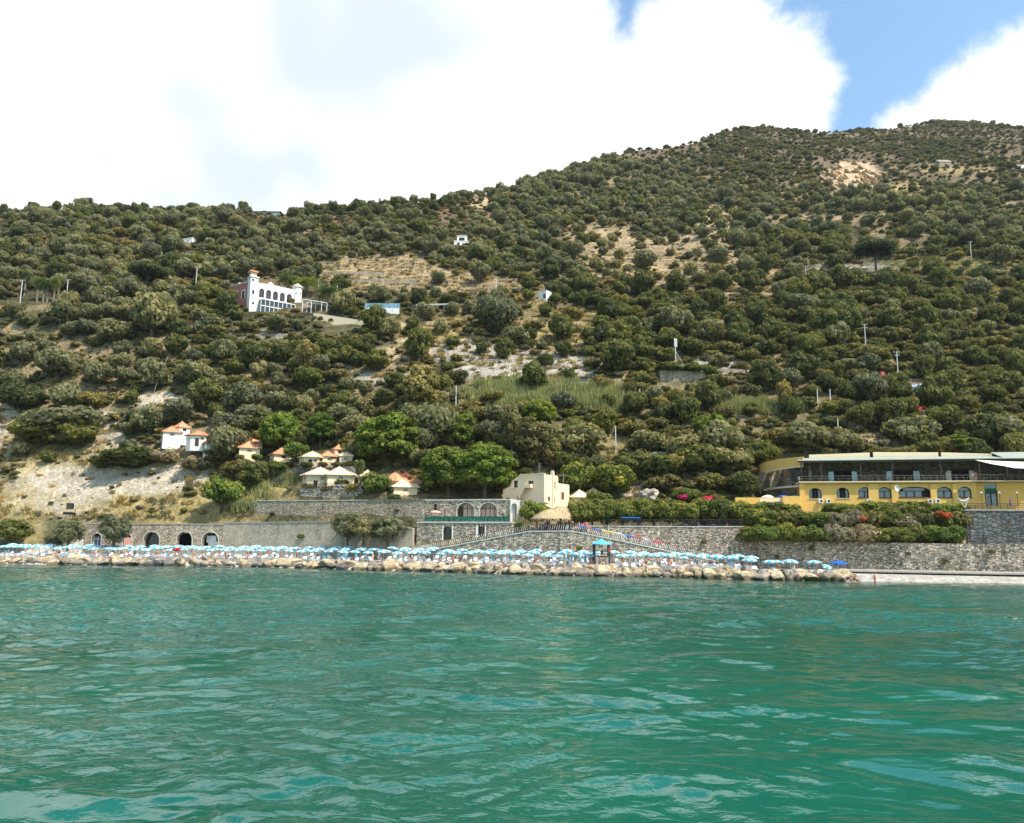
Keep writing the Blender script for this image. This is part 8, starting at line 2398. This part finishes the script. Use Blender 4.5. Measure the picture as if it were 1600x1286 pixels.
def hp(px, d, z=.1): return HOT.A + HOT.u * HOT.x(px, 750) + HOT.nrm * d + Vector((0, 0, zfl + z))
person('stand', P(1249, 756, 158.6), .4, 'white', 'person in white standing in the large arch at the left end of the verandah', True)
person('stand', hp(1521, .3), .2, 'white', 'left one of two people leaning at the hotel verandah railing', True)
person('wave', hp(1527, .5), -.4, 'pink', 'right one of two people leaning at the hotel verandah railing', True)
for px, k, Y, lb in ((1224, 'blue', 158, 'blue parasol on the garden terrace left of the hotel facade'), (1243, 'green', 156.5, 'dark green parasol beside the hotel facade on the garden terrace'), (1200, 'cream', 160, 'cream parasol farthest left on the hotel garden terrace')):
    parasol(k, P(px, 790, Y), .2, 0, lb, s=.95)
table(1212, 788, 158, 'small white table between the parasols of the hotel garden terrace', M['whitep'])
zt_ = Z(1560, 797, 141) + .02
def tp(px, Y): return PX(px, Y, zt_ + .25)
for i, px in enumerate((1535, 1563.5, 1591)):
    g = tp(px, 142.2); g.z = Z(px, 797, 142.2); o = empty('garden_lamp', g, 0, '%s globe lamp from the left on the terrace at the right edge' % ORD[i], 'lamp', 'globe lamps on the hotel terrace')
    q = MB(); q.tube([(0, 0, 0), (0, 0, 2.9)], .04, 6); q.build('lamp_post', M['metal'], o)
    q = MB(); q.lathe([(0, 0), (.14, .05), (.2, .18), (.14, .32), (0, .36)], 10, (0, 0, 2.9)); q.build('globe', M['whitep'], o, smooth=True)
g = tp(1580, 143); g.z = Z(1580, 796, 143); o = empty('closed_parasol', g, 0, 'furled mauve parasol on the hotel terrace at the right edge', 'parasol')
q = MB(); q.lathe([(.02, 2.3), (.08, 2.1), (.2, 1.3), (.27, .8), (.15, .75), (.02, .8)], 10); q.build('furled_canopy', mat_plain('mauve_cloth', (.28, .16, .24), .9), o); q = MB(); q.tube([(0, 0, 0), (0, 0, 2.3)], .03, 5); q.build('pole', M['wood'], o)
for i, (px, m_) in enumerate(((1516, 'pinkp'), (1524, 'wood'), (1548, 'whitep'))):
    g = tp(px, 142.6); g.z = Z(px, 797, 142.6); o = empty('table', g, 0, ['round pink table', 'dark wooden table', 'white table before the tall glass door'][i] + ' on the terrace at the right edge', 'table')
    q = MB(); q.lathe([(0, .70), (.55, .70), (.55, .75), (0, .75)], 12); q.build('table_top', M[m_], o); q = MB(); q.tube([(0, 0, 0), (0, 0, .7)], .06, 6); q.build('pedestal', M['wood'], o)
# white swing hammock frame by the arched hotel window
g = P(1506, 794, 143.5); o = empty('hammock', g, 0, 'white swinging hammock chair in front of the last arched hotel window', 'hammock')
q = MB(); q.tube([(-1.0, 0, 1.9), (-.4, 0, 1.35), (.3, 0, 1.3), (1.1, 0, 1.9)], [.06, .13, .13, .06], 6); q.build('sling', M['whitep'], o)
q = MB(); q.tube([(-1.0, 0, 1.9), (.2, 0, .1)], .05, 5); q.tube([(1.1, 0, 1.95), (.2, 0, .1)], .05, 5); q.build('stand', M['whitep'], o)
# terrace people and things behind the dark railing on the tall wall
for i in range(9):
    px = 960 + i * 22
    g = P(px, 825.5, 150.2 + (i % 3)); 
    if i % 2 == 0: person('sit', g, rr.uniform(-2, 2), ['red', 'pink', 'white', 'blue', 'red'][i // 2], '%s seated guest from the left behind the railing of the tree terrace' % ORD[i // 2], True, 'guests under the terrace trees')
    else: table(px, 825.5, 150.5, '%s table from the left behind the railing of the tree terrace' % ORD[i // 2], M['whitep'], 'tables under the terrace trees')
g = P(985, 826, 151); o = empty('market_awning', g, 0, 'low blue awning under the terrace trees', 'awning'); q = MB(); q.box(-1.8, 1.8, -.9, .9, 1.95, 2.15); q.build('cover', M['blue'], o); q = MB()
for x in (-1.7, 1.7): q.tube([(x, 0, 0), (x, 0, 1.95)], .04, 5)
q.build('poles', M['metal'], o)

# ------------------------------------------------------------------ kayaks and boards on the right ramp
def kayak_me(mat, L=3.4, w=.36, h=.26):
    mb = MB(); n = 12; m = 10; vs = []
    for i in range(n + 1):
        t = i / n * 2 - 1; f_ = (1 - abs(t) ** 2.4) ** .6
        for k in range(m):
            a = 2 * math.pi * k / m; vs.append((t * L / 2, math.cos(a) * w * f_, math.sin(a) * h * f_ * (.7 if math.sin(a) > 0 else 1) + .14 * t * t))
    fs = [(i * m + k, i * m + (k + 1) % m, (i + 1) * m + (k + 1) % m, (i + 1) * m + k) for i in range(n) for k in range(m)]
    mb.add(vs, fs); return mesh_of(mb, 'hull', mat)
KM = {k: kayak_me(M[m]) for k, m in dict(blue='blue', yellow='yellowp', white='whitep', red='red', orange='orange').items()}
seat_mb = MB(); seat_mb.lathe([(.20, .17), (.28, .2), (.3, .17)], 10); seat_me = mesh_of(seat_mb, 'cockpit', M['metal'])
KY = [(914, 'blue', 'upper dark blue kayak at the top of the right ramp'), (930, 'blue', 'second dark blue kayak on the right ramp'), (925, 'orange', 'orange kayak wedged between the two upper blue ones'), (951, 'yellow', 'pale yellow kayak in the middle of the right ramp'),
      (974, 'white', 'white board between the yellow and the red kayaks'), (984, 'blue', 'lower blue kayak above the red ones'), (1000, 'red', 'uppermost red kayak on the right ramp'), (1014, 'white', 'white kayak between the red ones'), (1023, 'red', 'lowest red kayak on the right ramp')]
for i, (px, k, lb) in enumerate(KY):
    py = float(np.interp(px, [893, 985, 1060], [829, 847.5, 863.5])); Y = 145.2 - (px - 893) * .012
    p = P(px, py - 9.5, Y + .9); p2 = P(px + 10, float(np.interp(px + 10, [893, 985, 1060], [829, 847.5, 863.5])) - 9.5, Y + .8)
    d = p2 - p; o = empty('kayak', p, 0, lb, 'kayak', None); o.rotation_euler = d.to_track_quat('X', 'Z').to_euler()
    h = bpy.data.objects.new('hull', KM[k]); COL.objects.link(h); h.parent = o
    c = bpy.data.objects.new('cockpit', seat_me); COL.objects.link(c); c.parent = o
g = P(951, 838, 145.6); q = MB(); q.tube([(0, 0, -1), (0, 0, 1.9)], .05, 6); q = q.build('signal_post', M['whitep']); q.location = g; tag(q, 'short white post rising from the yellow kayak on the ramp', 'post')

# ------------------------------------------------------------------ concrete ledge on the bare right shore
def ledge():
    pts = [(1313, 131.8), (1380, 130.0), (1465, 127.5), (1640, 123.8), (1900, 117)]
    o = empty('shore_ledge', PX(1313, 131.8, 0), 0, 'long pale concrete ledge at the foot of the sea wall with a dark undercut', 'ledge'); o0 = o.location
    q = MB(); und = MB()
    for (a, Ya), (c, Yc) in zip(pts[:-1], pts[1:]):
        z0, z1 = .95, 1.22
        A_, B_ = PX(a, Ya, z0) - o0, PX(c, Yc, z0) - o0; d = Vector((.3, 5.5, 0))
        v = [A_, B_, B_ + d, A_ + d]; u = Vector((0, 0, z1 - z0)); q.add(v + [x + u for x in v], [(0, 3, 2, 1), (4, 5, 6, 7), (0, 1, 5, 4), (1, 2, 6, 5), (2, 3, 7, 6), (3, 0, 4, 7)])
    q.build('slab', M['concrete_dk'], o)
    rs = random.Random(8)
    for k in range(34):
        px = 1410 + k * 7 + rs.uniform(-2, 2); Y = float(np.interp(px, [p[0] for p in pts], [p[1] for p in pts]))
        b_ = bpy.data.objects.new('undercut_rock', BMESH[k % 10]); COL.objects.link(b_); b_.parent = o
        g = PX(px, Y + 1.2, .5) - o0; b_.location = g; b_.scale = (.9, .7, rs.uniform(.3, .45)); b_.rotation_euler = (0, 0, rs.uniform(0, 6))
ledge()
for i, (px, Y, w) in enumerate(((1430, 121.5, 60), (1520, 120.5, 80), (1585, 119.8, 60))):
    pass

# ------------------------------------------------------------------ summer air
def haze():
    mb = MB(); mb.box(-1150, 1150, -60, 1350, -3.2, 720)
    m = bpy.data.materials.new('summer_haze'); nt = nt_of(m); b = NB(nt)
    out = b.n('ShaderNodeOutputMaterial')
    v = b.n('ShaderNodeVolumePrincipled', inp={'Color': (.86, .92, 1.0, 1), 'Density': 0.00005, 'Anisotropy': 0.25})
    nt.links.new(v.outputs[0], out.inputs['Volume'])
    o = mb.build('haze', m); o['kind'] = 'stuff'; tag(o, 'thin bluish summer haze over the far hillside', 'haze')
haze()
